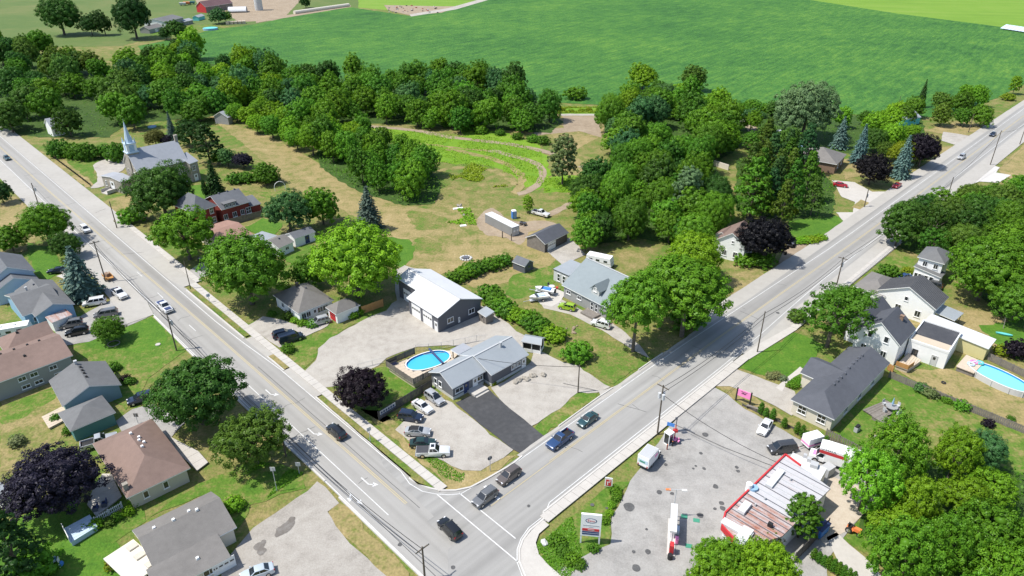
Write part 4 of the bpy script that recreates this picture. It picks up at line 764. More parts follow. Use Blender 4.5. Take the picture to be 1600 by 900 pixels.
    if rm == 'mt_dark':
        c = MB()
        for i in range(int(L / .55)):
            for y0, y1, z0_, z1_ in ((0, yr, he, hr), (WW, yr, he, hr)): c.prism([(i * .55 + .1, y1, z1_ + .07), (i * .55 + .16, y1, z1_ + .07), (i * .55 + .16, y0, z0_ + .07), (i * .55 + .1, y0, z0_ + .07)], [(i * .55 + .1, y1, z1_), (i * .55 + .16, y1, z1_), (i * .55 + .16, y0, z0_), (i * .55 + .1, y0, z0_)])
        c.build('roof_ribs', 'black', ro)['kind'] = 'stuff'
    if roof == 'gable' and rm in ('mt_grey', 'mt_blue', 'mt_white'): c = MB(); c.box((L / 2, yr, hr + .03), (L, .32, .07)); c.build('ridge_cap', 'steel', ro)
    def zroof(x, y):
        if roof == 'gable': return wz(y) + .13
        if roof == 'gabley':
            yy = L - x; return wz(yy) + .13
        if roof == 'shed': return he + rise * y / W
        if roof == 'hip':
            dd = min(L, W) / 2; ds = [y if True else 9, W - y]
            if hips[0]: ds.append(x if L >= W else y)
            if hips[1]: ds.append(L - x if L >= W else W - y)
            if L < W: ds += [x, L - x]
            return he + rise * min(1, min(ds) / dd)
        return he
    for i, (fx, fy) in enumerate(vents):
        x, y = fx * L, fy * W; v = MB(); z = zroof(x, y); v.box((x, y, z + .12), (.42, .42, .3), 0, 0, .8); v.build('roof_vent', ventm, ro)
    if chim:
        fx, fy, w, h, cm = chim; x, y = fx * L, fy * W; z = zroof(x, y); c = MB(); c.box((x, y, z + h / 2 - .4), (w, w, h + .8)); c.box((x, y, z + h + .04), (w + .14, w + .14, .12)); c.build('chimney', cm, ro)
    for fx, fy, w, d, pm in plates:
        x, y = fx * L, fy * W; z = zroof(x, y); c = MB(); c.box((x, y, z + .12), (w, d, .2)); c.build('skylight', pm, ro)
    for wd in wins:
        side, f, z, w, h = wd[:5]; kd = wd[5] if len(wd) > 5 else 'win'; fm = wd[6] if len(wd) > 6 else 'trim'
        me, pm, pn = win_meshes(w, h, kd, fm); ln = (L, W, L, W)[side] - 2 * o; s = o + f * ln
        x, y, a = ((s, o, 0), (L - o, s, 90), (L - s, W - o, 180), (o, W - s, 270))[side]
        wo = link(me.name, me, root, loc @ Matrix.Translation((x, y, z)) @ Matrix.Rotation(R(a), 4, 'Z')); link(pn, pm, wo)
    return m, L, W, loc
V5 = [(.2, .5), (.32, .5), (.44, .5), (.56, .5), (.7, .5)]
def row(side, fs, z, w, h, *a): return [(side, f, z, w, h, *a) for f in fs]

# the long grey house in the middle, two wings
h = house('long_house', 'long low house with two grey metal roofed wings beside the oval blue pool', 'house', (707, 626), 2.9)
block(h, (706.9, 607.4), (759.8, 579.4), (668, 581.7), 2.9, 'gable', 1.7, .4, 'mt_grey', 'mid_wall', wins=row(0, [.2], 1.1, 1.9, 1.0) + [(0, .42, .15, .95, 2.1, 'door', 'navy'), (0, .72, .15, .95, 2.1, 'door')] + row(0, [.88], 1.2, 1.4, 1) + row(3, [.2, .42], 1.0, .9, 1.2), base='lgrey')
block(h, (767.6, 586.4), (826.7, 553.7), (775.4, 523.3), 2.9, 'gable', 1.9, .4, 'mt_grey', 'dark_wall', wins=row(0, [.62, .7, .78], 1.2, 1.0, 1) + [(0, .93, .2, .9, 2, 'door')] + row(3, [.15], .9, .9, 1.3), chim=(.62, .42, .4, .9, 'steel'), base='lgrey')
s = MB(); m, L, W = frame((706.9, 607.4), (759.8, 579.4), 5, 2.9); s.box((L * .66, -.6, .25), (3.2, 2.2, .5)); s.box((L * .66, -1.9, .1), (3.0, .5, .2)); s.build('porch', 'concrete', h, h.matrix_basis.inverted() @ m)
# white roofed workshop
h = house('workshop', 'large workshop with white metal roof, dark walls and two white garage doors', 'workshop', (684, 518), 3.9)
mW, LW, WW_, lw = block(h, (634.7, 465.3), (684, 496.7), (752, 465.3), 3.9, 'gable', 2.2, .35, 'mt_white', 'dark_wall', tm='mt_white', wins=row(0, [.25, .64], .1, 3.2, 3.2, 'garage') + [(0, .92, .1, .95, 2.1, 'door')] + row(1, [.27, .77], 1.3, 1.6, 1.2) + [(1, .47, .4, .25, 1.2, 'door')])
far = (P(752, 465.3, 3.9) - P(672, 418.7, 3.9)).length - LW; sb = 2.6; kk = 2.2 / (WW_ / 2)   # narrower far end under the same ridge
block(h, 0, 0, 0, 3.9 + kk * sb, 'gable', 2.2 - kk * sb, .3, 'mt_white', 'dark_wall', tm='mt_white', wins=[(0, .45, .1, 2.8, 3, 'garage')], rf=(WW_ / 2 - sb) / (WW_ - sb), h2=3.9, fr=(mW @ Matrix.Translation((-far, sb, -.004)), far + .15, WW_ - sb))
h = house('garden_shed', 'little shed with a grey lean-to roof standing against the workshop', 'shed', (758, 505), 2); block(h, (746, 486.7), (759, 495.3), (770.7, 488.7), 2.1, 'shed', .5, .2, 'mt_grey', 'wood', wins=[(0, .5, .1, .9, 1.7, 'door', 'wood')])
# grey hip roofed bungalow and its garage
h = house('bungalow', 'small white bungalow with a grey hip roof half under the big roadside trees', 'house', (466, 505), 2.8)
block(h, (466, 490), (522, 468.4), (431, 459), 2.8, 'hip', 2.7, .4, 'sh_tan', 'white', wins=row(0, [.12, .26], .9, 1.1, 1.3) + row(0, [.62, .78], .9, 1.3, 1.3) + [(0, .46, .1, .95, 2.1, 'door')] + row(3, [.3, .6], .9, 1.1, 1.2), chim=(.45, .6, .5, .8, 'dark_wood'), vents=[(.55, .42)])
h = house('detached_garage', 'white garage with a grey hip roof next to the bungalow', 'garage', (525, 502), 2.5)
block(h, (525, 491.6), (563, 476.4), (508, 480), 2.5, 'hip', 1.6, .35, 'sh_tan', 'white', wins=[(3, .5, .1, 2.2, 2.0, 'garage', 'red')])
# red brick house
h = house('brick_house', 'two storey red brick house with slate hip roof and long rear wing', 'house', (302, 345), 5.6)
block(h, (302.5, 333), (339.5, 320.5), (273.5, 317.5), 5.6, 'hip', 3.2, .5, 'sh_slate', 'brick', wins=row(0, [.35, .8], 3.6, 1.1, 1.9) + row(0, [.4, .85], .9, 1.1, 1.7) + row(3, [.25, .6], 3.6, 1.1, 1.8))
block(h, (346, 328), (390.5, 315), (372, 297), 4.4, 'gable', 2.6, .35, 'sh_slate', 'brick', wins=row(0, [.08, .42, .72], 1.2, 1.2, 1.5) + row(0, [.95], 1.0, 1.5, 1.9), vents=[(.3, .5), (.6, .5), (.85, .5)])
d = MB(); m, L, W = frame((346, 328), (390.5, 315), 6, 4.4); d.box((L * .33, .9, 5.0), (3.4, 1.6, 1.3)); d.box((L * .33, .85, 5.72), (3.8, 2.1, .16), 1); dm = d.build('dormer', ['sh_slate', 'sh_grey'], h, h.matrix_basis.inverted() @ m)
me, pm, pn = win_meshes(.8, .8, 'win', 'trim')
for x in (-1.05, 0, 1.05): wo = link('window', me, dm, Matrix.Translation((L * .33 + x, .1, 4.6)))
block(h, (392, 322), (408, 318), (400, 308), 2.6, 'shed', 1.0, .2, 'sh_slate', 'brick')
# russet roofed bungalow
h = house('bungalow', 'low bungalow with russet roof between the brick house and a broad tree', 'house', (342, 392), 2.9); block(h, (342, 383), (395, 366), (357.5, 343), 2.9, 'gable', 1.3, .4, 'sh_red', 'cream', wins=row(1, [.3, .6], 1, 1.2, 1.1), chim=(.28, .7, .5, .8, 'steel'))
h = house('detached_garage', 'white garage with pale grey gable roof below the blue-green tree', 'garage', (436, 396), 2.6)
block(h, (435.5, 388), (459.5, 377.5), (419, 374), 2.6, 'gable', 1.3, .25, 'sh_tan', 'white', wins=[(0, .55, 1.1, 1.1, .9)], vents=[(.5, .4)])
block(h, (460, 373.5), (493, 362), 4.5, 2.5, 'gable', .9, .2, 'sh_slate', 'white', wins=[(0, .6, .1, 1.0, 2.0, 'door', 'navy')])
h = house('carport', 'flat pale carport roof behind the white garage', 'carport', (415, 382), 2.4); block(h, (415, 377), (434, 368), (396, 367), 2.5, 'flat', .1, .3, 'mt_grey', 'lgrey')
# stone church
h = house('church', 'fieldstone church with slate roof and a slender white steeple', 'church', (213, 300), 6.6)
m, L, W, loc = block(h, (213.3, 268.3), (294, 250.8), 12.5, 6.8, 'gable', 5.2, .3, 'sh_pale', 'stone', wins=row(0, [.12, .37, .62], 2.4, 1.3, 3.2) + row(0, [.86], 2.4, 1.3, 3.2) + row(0, [.9], .3, 1.2, 1.2) + row(3, [.28, .72], 2.4, 1.2, 3.2), chim=(.985, .5, .9, 1.6, 'stone'))
block(h, (296, 256), (310, 251), 9, 6.2, 'gable', 2.2, .25, 'sh_pale', 'stone', wins=[(0, .4, 3.6, 1.2, 1.6), (0, .45, .2, 1.2, 2.1, 'door')])
block(h, (188.3, 284.2), (208.3, 278), (177.5, 268.3), 4.0, 'gable', .6, .2, 'sh_pale', 'stone', wins=[(3, .5, .3, 1.9, 2.7, 'door'), (3, .18, 1.2, .7, 1.6)])
t = MB(); y = W / 2; x = 1.6
t.box((x, y, 5.6), (3.2, 3.2, 11.2), 2); t.box((x, y, 11.3), (3.6, 3.6, .3), 1); t.box((x, y, 12.7), (2.9, 2.9, 2.5), 0, 0, .97); t.box((x, y, 14.05), (3.2, 3.2, .25), 1)
t.build('tower', ['trim', 'pale_blue', 'stone'], h, loc)
t = MB(); t.prism([(x + .07 * math.cos(a), y + .07 * math.sin(a), 20.4) for a in [i * math.pi / 4 + .39 for i in range(8)]], [(x + 1.1 * math.cos(a), y + 1.1 * math.sin(a), 14.15) for a in [i * math.pi / 4 + .39 for i in range(8)]], 0)
for a, b in ((-1, -1), (1, -1), (1, 1), (-1, 1)): t.prism([(x + a * 1.3 + .04 * c, y + b * 1.3 + .04 * e, 15.7) for c, e in ((-1, -1), (1, -1), (1, 1), (-1, 1))], [(x + a * 1.3 + .22 * c, y + b * 1.3 + .22 * e, 14.15) for c, e in ((-1, -1), (1, -1), (1, 1), (-1, 1))], 0)
t.tube((x, y, 20.3), (x, y, 21.2), .06, .05, 6, 1); t.build('spire', ['pale_blue', 'steel'], h, loc)
for a in (0, 90, 180, 270):
    lm = MB()
    for i in range(5): lm.box((0, -1.45, 11.8 + i * .4), (1.4, .12, .25), 0)
    lm.build('louvre', 'blue_wall', h, loc @ Matrix.Translation((x, y, 0)) @ Matrix.Rotation(R(a), 4, 'Z'))
s = MB(); m2, L2, W2 = frame((188.3, 284.2), (208.3, 278), (177.5, 268.3), 4)
for i in range(5): s.box((-.5 - i * .55, W2 / 2, .55 - i * .12), (.6, 3, .2 + .02 * i))
s.box((-1.3, W2 / 2 - 1.6, .7), (3.2, .12, 1.0)); s.box((-1.3, W2 / 2 + 1.6, .7), (3.2, .12, 1.0)); s.build('front_steps', 'concrete', h, h.matrix_basis.inverted() @ m2)
# left foreground houses
h = house('house', 'pale blue house with half white half grey roof at the left edge', 'house', (55, 440), 4.6)
block(h, (55, 423), (34, 398), 9.5, 4.6, 'gable', 2.6, .35, 'sh_slate', 'pale_blue', wins=row(0, [.3], 2.8, 1.1, 1.2)); block(h, (62, 437.5), (54, 428), 9, 3.3, 'gable', 2.2, .3, 'sh_slate', 'pale_blue', wins=row(3, [.3, .65], 1, 1.1, 1.2) + row(1, [.3, .65], 1, 1.1, 1.2))
h = house('house', 'sky blue house with mossy grey cross gable roof near the white minivan', 'house', (46, 511), 3.3)
block(h, (35, 494), (99, 473), (4, 462), 3.3, 'gable', 2.1, .35, 'sh_grey', 'blue_wall', wins=row(0, [.28, .78], 1.1, 1.3, 1.1), chim=(.45, .62, .35, .8, 'steel')); block(h, (117, 475), (82, 437), 7.5, 3.3, 'gable', 1.6, .35, 'sh_grey', 'blue_wall', vents=[(.8, .55)])
h = house('storage_shed', 'narrow white shed with rusty lean-to roof behind the parked grey car', 'shed', (84, 513), 2.4); block(h, (81, 504.5), (113, 491.5), 2.6, 2.3, 'shed', .5, .12, 'mt_rust', 'white')
h = house('split_level_house', 'long grey sided house with a brown shingle roof at the left edge', 'house', (0, 622), 3.9)
block(h, (-50, 615.5), (114, 555), 11.5, 3.9, 'gable', 2.0, .4, 'sh_brown', 'grey_wall', wins=row(0, [.48, .6, .8], 2.3, 1.3, .9) + row(0, [.49, .62, .83], .6, 1.4, .8), vents=[(.42, .56), (.55, .56), (.68, .56), (.8, .56), (.6, .32)], ventm='black')
block(h, (9, 552), (87, 524), 7, 3.9, 'hip', 1.9, .4, 'sh_brown', 'grey_wall', vents=[(.38, .45), (.42, .55), (.46, .65), (.5, .75)], ventm='black', hips=(1, 0))
h = house('teal_house', 'teal walled house with weathered grey roof and attached front garage', 'house', (190, 622), 2.8)
block(h, (190, 601), (165, 564), (76, 595), 2.8, 'gable', 2.0, .4, 'sh_grey', 'teal_wall', wins=row(0, [.25, .7], .9, 1.6, 1.2), vents=[(.35, .46), (.5, .46), (.62, .46), (.75, .46)], ventm='black', gable_mat='pale_teal', chim=(.9, .5, .4, .6, 'steel'))
block(h, (110, 674), (181, 644), (160, 617), 2.6, 'hip', 1.5, .35, 'sh_grey', 'teal_wall', wins=[(1, .5, .1, 2.6, 2.1, 'garage')])
h = house('hip_house', 'beige house with brown hip roof and a white deck in the lower left', 'house', (209, 794), 2.8)
block(h, (198, 778.7), (297.7, 731), (140, 695), 2.8, 'hip', 2.3, .5, 'sh_brown', 'beige', wins=row(0, [.25, .6], .9, .8, 1.3) + row(1, [.3, .65], .8, 1.8, 1.4) + [(1, .85, .1, .95, 2.1, 'door')] + row(3, [.3, .5, .7], .9, 1.2, 1.2), vents=[(.62, .52), (.6, .62), (.55, .44), (.52, .7), (.57, .56)], ventm='trim', chim=(.06, .1, .6, 1.0, 'stone'))
h = house('grey_roof_house', 'cream house with broad grey shingle roof at the bottom left', 'house', (285, 900), 2.8)
block(h, (241, 892), (370, 823.5), (328, 768.6), 2.8, 'gable', 1.8, .4, 'sh_tan', 'cream', wins=[(1, .2, .8, 1.8, 1.4)], vents=[(.2, .62), (.42, .56), (.62, .6), (.7, .53)], rf=.55, ventm='trim')
block(h, (247, 931), (361, 870), (344, 838), 2.3, 'shed', .75, .35, 'sh_tan', 'cream', wins=row(0, [.7], .9, 1.6, 1.1) + [(0, .92, .1, 3, 2, 'garage')], vents=[(.62, .5)], ventm='trim')
h = house('patio_cover', 'flat off-white patio cover with translucent panels attached beside the broad grey roof', 'patio cover', (203, 930), 2.5)
block(h, (204, 914), (251.5, 881), (170.6, 866.8), 2.5, 'flat', .1, .3, 'cream', None, plates=[(.8, .82, 1.2, 1, 'beige'), (.75, .5, 1.2, 1, 'beige'), (.8, .15, 1.2, 1, 'beige')])
m, L, W = frame((204, 914), (251.5, 881), (170.6, 866.8), 2.5)
for x, y in ((.2, .2), (L - .2, .2), (.2, W - .2), (L / 2, .2)):
    q = MB(); q.box((x, y, 1.2), (.14, .14, 2.3)); q.build('post', 'cedar', h, h.matrix_basis.inverted() @ m)
# right side houses
h = house('large_grey_house', 'long beige house with charcoal hip roof and front wing, row of roof vents', 'house', (1304, 676), 3.1)
block(h, (1304, 656), (1391, 567), (1236, 623), 3.1, 'hip', 1.75, .45, 'sh_dark', 'cream', wins=row(3, [.25, .75], 1.0, 1.5, 1.6) + row(0, [.25, .5, .75], .9, 1.5, 1.4), vents=[(.3, .47), (.36, .47), (.42, .47), (.49, .47), (.58, .5), (.66, .51), (.72, .51), (.77, .51), (.82, .5)], hips=(1, 0))
block(h, (1302, 605), (1250, 582), -7, 3.12, 'gable', 1.7, .4, 'sh_dark', 'cream', wins=row(1, [.3, .6], .9, 1.4, 1.4))
h = house('gabled_house', 'old white two storey house with steep charcoal gables and flat roofed extension', 'house', (1391, 566), 4.8)
block(h, (1407, 541), (1432, 514), 8.5, 4.8, 'gable', 3.4, .3, 'sh_dark', 'white', wins=row(3, [.32, .7], 4.2, .9, 1.4) + row(3, [.25, .72], .9, 1.1, 1.5), chim=(.75, .3, .6, .8, 'brick_tan'))
block(h, (1372, 517), (1398, 487), 6, 4.6, 'gable', 2.6, .3, 'sh_dark', 'white', wins=row(3, [.5], 2.8, 1, 1.3))
block(h, (1482.6, 552), (1503, 520), (1422.7, 527.7), 3.7, 'flat', .1, .05, 'tar', 'white', wins=row(3, [.22], 1, 1.0, 1.2, 'win', 'black') + [(3, .72, .2, .9, 2, 'door', 'lgrey')])
m, L, W = frame((1482.6, 552), (1503, 520), (1422.7, 527.7), 3.7); q = MB()
for c, s_ in (((L / 2, .1, 3.85), (L, .22, .3)), ((L / 2, W - .1, 3.85), (L, .22, .3)), ((.1, W / 2, 3.85), (.22, W - .45, .3)), ((L - .1, W / 2, 3.85), (.22, W - .45, .3))): q.box(c, s_)
q.build('parapet', 'trim', h, h.matrix_basis.inverted() @ m); q = MB(); q.box((1.7, W / 2, 3.73), (2.9, W - .5, .04)); q.build('gravel_strip', 'sand', h, h.matrix_basis.inverted() @ m)
h = house('white_gable_house', 'white house with dark ribbed metal roof and blue shaded gable', 'house', (1425, 497), 4.2)
block(h, (1463, 484), (1483, 464), 12, 4.2, 'gable', 3.0, .35, 'mt_dark', 'white', wins=row(3, [.4, .75], 1.0, 1.2, 1.5) + row(3, [.5], 3.8, .8, 1), rf=.5); block(h, (1384, 464), (1412, 440), 7, 3.2, 'hip', 1.6, .3, 'sh_tan', 'white')
h = house('carport', 'small carport with corrugated pale metal roof beside the ribbed roofed house', 'carport', (1490, 512), 2.4); block(h, (1492, 501), (1506, 489), 6, 2.5, 'shed', .4, .3, 'mt_grey', None)
m, L, W = frame((1492, 501), (1506, 489), 6, 2.5)
for x, y in ((.3, .3), (L - .3, .3), (.3, W - .3), (L - .3, W - .3)):
    q = MB(); q.box((x, y, 1.2), (.12, .12, 2.4)); q.build('post', 'wood', h, h.matrix_basis.inverted() @ m)
h = house('long_shed', 'long yellow sided shed with a pale metal roof behind the flat roofed extension', 'shed', (1540, 562), 2.9); block(h, (1545, 545), (1557, 530), (1455, 494), 2.9, 'shed', .7, .25, 'mt_white', 'yellow_wall')
h = house('porch_house', 'far white two storey house with grey roof and a front porch', 'house', (1466, 443), 5.6)
block(h, (1476.4, 412.8), (1490, 396), (1433.7, 400.5), 5.6, 'hip', 1.8, .4, 'sh_grey', 'white', wins=row(3, [.3, .75], 3.6, 1, 1.3)); block(h, (1471, 434), (1478, 426), (1426.5, 420.5), 2.8, 'shed', .9, .3, 'sh_grey', 'white', wins=row(3, [.12, .25, .5, .7], 1.0, .9, 1.2))
# houses along the right road, left side
h = house('brown_gable_house', 'white gabled house with brown roof beside the near black maple', 'house', (1162, 405), 4.8); block(h, (1166, 385), (1184, 364), 7.5, 4.8, 'gable', 2.6, .35, 'sh_brown', 'white', wins=row(3, [.55], 4.6, .6, .7) + row(3, [.3, .7], 1.0, 1.1, 1.5)); block(h, (1138, 374), (1152, 364), 4, 4.4, 'gable', 1.4, .3, 'sh_brown', 'white')
h = house('brick_bungalow', 'brown brick house with taupe hip roof hidden by conifers', 'house', (1308, 268), 3.4); block(h, (1307.8, 257), (1323, 241), 13, 3.4, 'hip', 3.0, .45, 'sh_tan', 'brick_tan', wins=row(0, [.3, .7], 1, 1.4, 1.2), hips=(1, 1))
# grey farmhouse in the middle right
h = house('farmhouse', 'grey sided house with blue-grey roof, dormer and a flat roofed annexe', 'house', (909, 480), 3.1)
mf, Lf, Wf, locf = block(h, (877.5, 445), (948, 481), (910, 401), 3.1, 'gable', 4.3, .4, 'mt_blue', 'grey_wall', wins=row(0, [.12, .38], 1.4, 1.3, .9) + row(0, [.68, .78], .5, .8, 1.9), rf=.55)
block(h, (864, 420), (889, 431), (897, 409), 3.0, 'shed', .3, .15, 'mt_grey', 'lgrey', wins=row(0, [.35, .7], .4, .9, 1.9), tm='black')
q = MB(); x, y, z = Lf * .66, 1.9, 4.4
for a in (-1.15, 1.15): q.prism([(x, y - .9, z + 2.1), (x, y + 3.4, z + 2.1), (x + a * 1.25, y + 3.2, z + .6), (x + a * 1.25, y - .9, z + .6)][::int(-a / abs(a))], [(x, y - .9, z + 1.96), (x, y + 3.4, z + 1.96), (x + a * 1.25, y + 3.2, z + .46), (x + a * 1.25, y - .9, z + .46)][::int(-a / abs(a))])
q.prism([(x - 1.1, y - .6, z + .6), (x + 1.1, y - .6, z + .6), (x + 1.1, y + 2, z + .6), (x - 1.1, y + 2, z + .6)], [(x - 1.1, y - .6, z - .7), (x + 1.1, y - .6, z - .7), (x + 1.1, y + 2, z - .7), (x - 1.1, y + 2, z - .7)], 1)
q.prism([(x - .05, y - .58, z + 1.9), (x + .05, y - .58, z + 1.9), (x + .05, y, z + 1.9), (x - .05, y, z + 1.9)], [(x - 1.1, y - .58, z + .61), (x + 1.1, y - .58, z + .61), (x + 1.1, y, z + .61), (x - 1.1, y, z + .61)], 1)
dm = q.build('dormer', ['mt_blue', 'lgrey'], h, locf); me, pm, pn = win_meshes(.9, 1.0, 'win', 'trim'); wo = link('window', me, dm, Matrix.Translation((x, y - .62, z + .2)))
q = MB(); q.box((Lf * .73, -.9, .3), (3.6, 2.4, .5)); q.build('porch', 'wood', h, locf)
h = house('wooden_garage', 'weathered wooden garage with dark roof and a white overhead door', 'garage', (852, 394), 2.6); block(h, (851.7, 381.7), (889, 363.3), (824, 369), 2.6, 'gable', 1.7, .3, 'sh_dark', 'dark_wood', wins=[(0, .3, .1, 3.2, 2.1, 'garage')], gable_mat='wood')
h = house('garden_shed', 'dark little shed with a curved slate roof on the lawn by the grey farmhouse', 'shed', (821, 426), 2); block(h, (820, 416.7), (835, 409), (807.5, 405), 2.0, 'gabley', 1.1, .2, 'sh_slate', 'dark_wall', wins=[(0, .5, .1, 1.4, 1.7, 'door', 'dark_wall')])
h = house('small_cabin', 'small grey cabin with a pale roof at the edge of the belt', 'cabin', (356, 190), 3); block(h, (356, 184), (364, 181), (348, 176), 3.0, 'gable', 2, .3, 'sh_pale', 'grey_wall')
h = house('hidden_house', 'white walled house with pale roof nearly hidden by trees at the top left', 'house', (78, 205), 4); block(h, (78, 198), (100, 194), 7, 4.0, 'gable', 2.4, .3, 'sh_pale', 'white', wins=row(0, [.3, .7], 1.2, 1.1, 1.3))
h = house('marquee_shed', 'shed with pale teal metal roof behind yellow-green trees', 'shed', (1412, 190), 3); block(h, (1412, 187), (1440, 183), 9, 2.8, 'gable', 2.2, .2, 'mt_grey', 'aqua')
# farmstead
h = house('farm_dwelling', 'grey two storey farm dwelling with low side wings at the top left', 'house', (258, 43), 5); block(h, (258, 34), (287, 27), (252.5, 26.2), 5.2, 'gable', 1.8, .4, 'sh_grey', 'grey_wall', wins=row(0, [.25, .75], 3.4, 1.1, 1.2) + row(0, [.3, .7], 1, 1.2, 1.3), gable_mat='white')
block(h, (233, 46), (255, 41), 8, 2.8, 'gable', 1.8, .3, 'sh_tan', 'grey_wall', wins=[(0, .5, .2, 2.6, 2.1, 'garage')]); block(h, (288, 34), (302, 31), 7, 2.6, 'gable', 1.2, .3, 'sh_pale', 'grey_wall', wins=row(0, [.5], 1, 1.2, 1))
h = house('barn', 'old barn with maroon roof and red boarded end at the top edge', 'barn', (321, 16), 5); block(h, (321, 11), (364, 4.5), 11, 4.6, 'gable', 4, .4, 'sh_maroon', 'wood', gable_mat='red', wins=row(0, [.5, .8], 1, 2, 1.6))
h = thing('hoop_house', P(372, 19), R(12), 'white plastic covered hoop shelter right of the barn', 'hoop shelter'); q = MB(); n = 12
for i in range(n):
    a, b = math.pi * i / n, math.pi * (i + 1) / n; r = 5
    q.prism([(-7, r * math.cos(a), 4.2 * math.sin(a)), (7, r * math.cos(a), 4.2 * math.sin(a)), (7, r * math.cos(b), 4.2 * math.sin(b)), (-7, r * math.cos(b), 4.2 * math.sin(b))][::-1], [(-7, .97 * r * math.cos(a), 4.05 * math.sin(a)), (7, .97 * r * math.cos(a), 4.05 * math.sin(a)), (7, .97 * r * math.cos(b), 4.05 * math.sin(b)), (-7, .97 * r * math.cos(b), 4.05 * math.sin(b))][::-1])
q.build('cover', 'mt_white', h); q = MB(); q.poly([(7.02, 5 * math.cos(math.pi * i / n), 4.1 * math.sin(math.pi * i / n)) for i in range(n + 1)]); q.build('end_wall', 'grey_wall', h); q = MB(); q.box((0, -5.0, .6), (13.6, .2, 1.2)); q.build('side_board', 'wood', h)
h = thing('silo', P(405, 16), 0, 'tall concrete silo standing in the pasture', 'silo'); q = MB(); q.ell((0, 0), 3.2, 3.2, 0, 15, 20)
for i in range(1, 12): q.ell((0, 0), 3.24, 3.24, i * 1.25, i * 1.25 + .08, 20)
q.build('wall', 'lgrey', h); q = MB(); q.blob((0, 0, 15), 3.2, 2, .5); q.build('dome', 'galv', h)
h = thing('silo', P(325, 15), 0, 'short blue-grey silo against the barn end', 'silo'); q = MB(); q.ell((0, 0), 1.6, 1.6, 0, 6, 16); q.build('wall', 'grey_wall', h); q = MB(); q.blob((0, 0, 6), 1.6, 2, .5); q.build('dome', 'galv', h)
h = house('chicken_coop', 'pale green shed below the barn', 'shed', (314, 29), 2.6); block(h, (310, 27), (320, 24), 5, 2.6, 'gable', 1.2, .2, 'sh_pale', 'aqua')
# ------------------------------------------------------------------ vehicles (x forward, wheels on z = 0)
def arc_profile(L, wx, zb, ra, rear_top, n=6):
    """underside from front to rear with round wheel openings"""
    pts = []
    for x in sorted(wx, reverse=True):
        pts.append((x + ra, zb))
        for i in range(1, n): a = math.pi * i / n; pts.append((x + ra * math.cos(a), zb + .02 + ra * math.sin(a) * .95))
        pts.append((x - ra, zb))
    return pts
def side_body(mb, top, L, W, wx, zb=.3, ra=.37, belt=.9, mi=0, y0=None, y1=None, pull=.12):
    prof = [(-L / 2 + .04, zb)] + top + [(L / 2 - .06, zb)] + arc_profile(L, wx, zb, ra, 0)
    def yy(x, z, s):
        e = max(0, abs(x) - (L / 2 - .55)) / .55; w = W / 2 * (1 - pull * e * e * 1.6); w *= 1 - .09 * max(0, (z - .55 * belt)) / (belt * .5) if z > .55 * belt else 1
        return s * w
    a = [(x, y0 if y0 is not None else yy(x, z, -1), z) for x, z in prof]; b = [(x, y1 if y1 is not None else yy(x, z, 1), z) for x, z in prof]; n = len(prof)
    # profile runs clockwise seen from -y, so the -y side is reversed
    mb.poly(a[::-1] if False else a[::-1], mi); mb.poly(b, mi)
    for i in range(n):
        j = (i + 1) % n; mb.poly([a[i], a[j], b[j], b[i]], mi)
def cabin(mb, xb0, xb1, xr0, xr1, zb, zr, wb, wr, mi=0):
    B = [(xb0, -wb, zb), (xb1, -wb, zb), (xb1, wb, zb), (xb0, wb, zb)]; T = [(xr0, -wr, zr), (xr1, -wr, zr), (xr1, wr, zr), (xr0, wr, zr)]
    xm = (xr0 + xr1) / 2; mb.prism(T, B, mi); mb.prism([(xr0 + .25, -wr * .8, zr + .035), (xr1 - .25, -wr * .8, zr + .035), (xr1 - .25, wr * .8, zr + .035), (xr0 + .25, wr * .8, zr + .035)], [(q[0], q[1], q[2] - .01) for q in T], mi)
    return B, T
def pane(B, T, i, j, u0, u1, v0, v1, name, parent, off=.014):
    b0, b1, t0, t1 = (Vector(q) for q in (B[i], B[j], T[i], T[j]))
    def at(u, v): return b0.lerp(b1, u).lerp(t0.lerp(t1, u), v)
    q = [at(u0, v0), at(u1, v0), at(u1, v1), at(u0, v1)]; n = (q[1] - q[0]).cross(q[3] - q[0]).normalized()
    mb = MB(); mb.prism([p + n * off for p in q], [p - n * .02 for p in q]); mb.build(name, 'car_glass', parent)
_wh = {}
def wheels(root, wx, W, r, inset=.02, rim='chrome'):
    if r not in _wh:
        t = MB(); t.tube((0, -.11, 0), (0, .11, 0), r, r, 18); tm = t.mesh('wheel', ['rubber']); q = MB(); q.tube((0, -.118, 0), (0, .118, 0), r * .62, r * .62, 14); q.tube((0, -.125, 0), (0, .125, 0), r * .2, r * .2, 8); _wh[r] = (tm, q.mesh('rim', [rim]))
    for x in wx:
        for s in (-1, 1): w = link('wheel', _wh[r][0], root); w.location = (x, s * (W / 2 - .12 + inset), r); link('rim', _wh[r][1], w)
def lights(root, L, W, zf, zr, d=.2):
    for s in (-1, 1):
        m = MB(); m.box((L / 2 - .17, s * (W / 2 - .36), zf), (.16, .36, .13), 0, -s * .35); m.build('headlight', 'lamp', root)
        m = MB(); m.box((-L / 2 + .1, s * (W / 2 - .3), zr), (.14, .32, .2), 0, s * .3); m.build('tail_light', 'tail', root)
    m = MB(); m.box((L / 2 - .05, 0, zf - .12), (.08, W * .5, .2)); m.build('grille', 'black', root); m = MB(); m.box((-L / 2 + .04, 0, zr - .25), (.06, .5, .14)); m.build('number_plate', 'trim', root)
def mirrors(root, x, W, z):
    for s in (-1, 1): m = MB(); m.box((x, s * (W / 2 + .06), z), (.14, .2, .15)); o = m.build('mirror', 'paint', root)
PROTO = {}
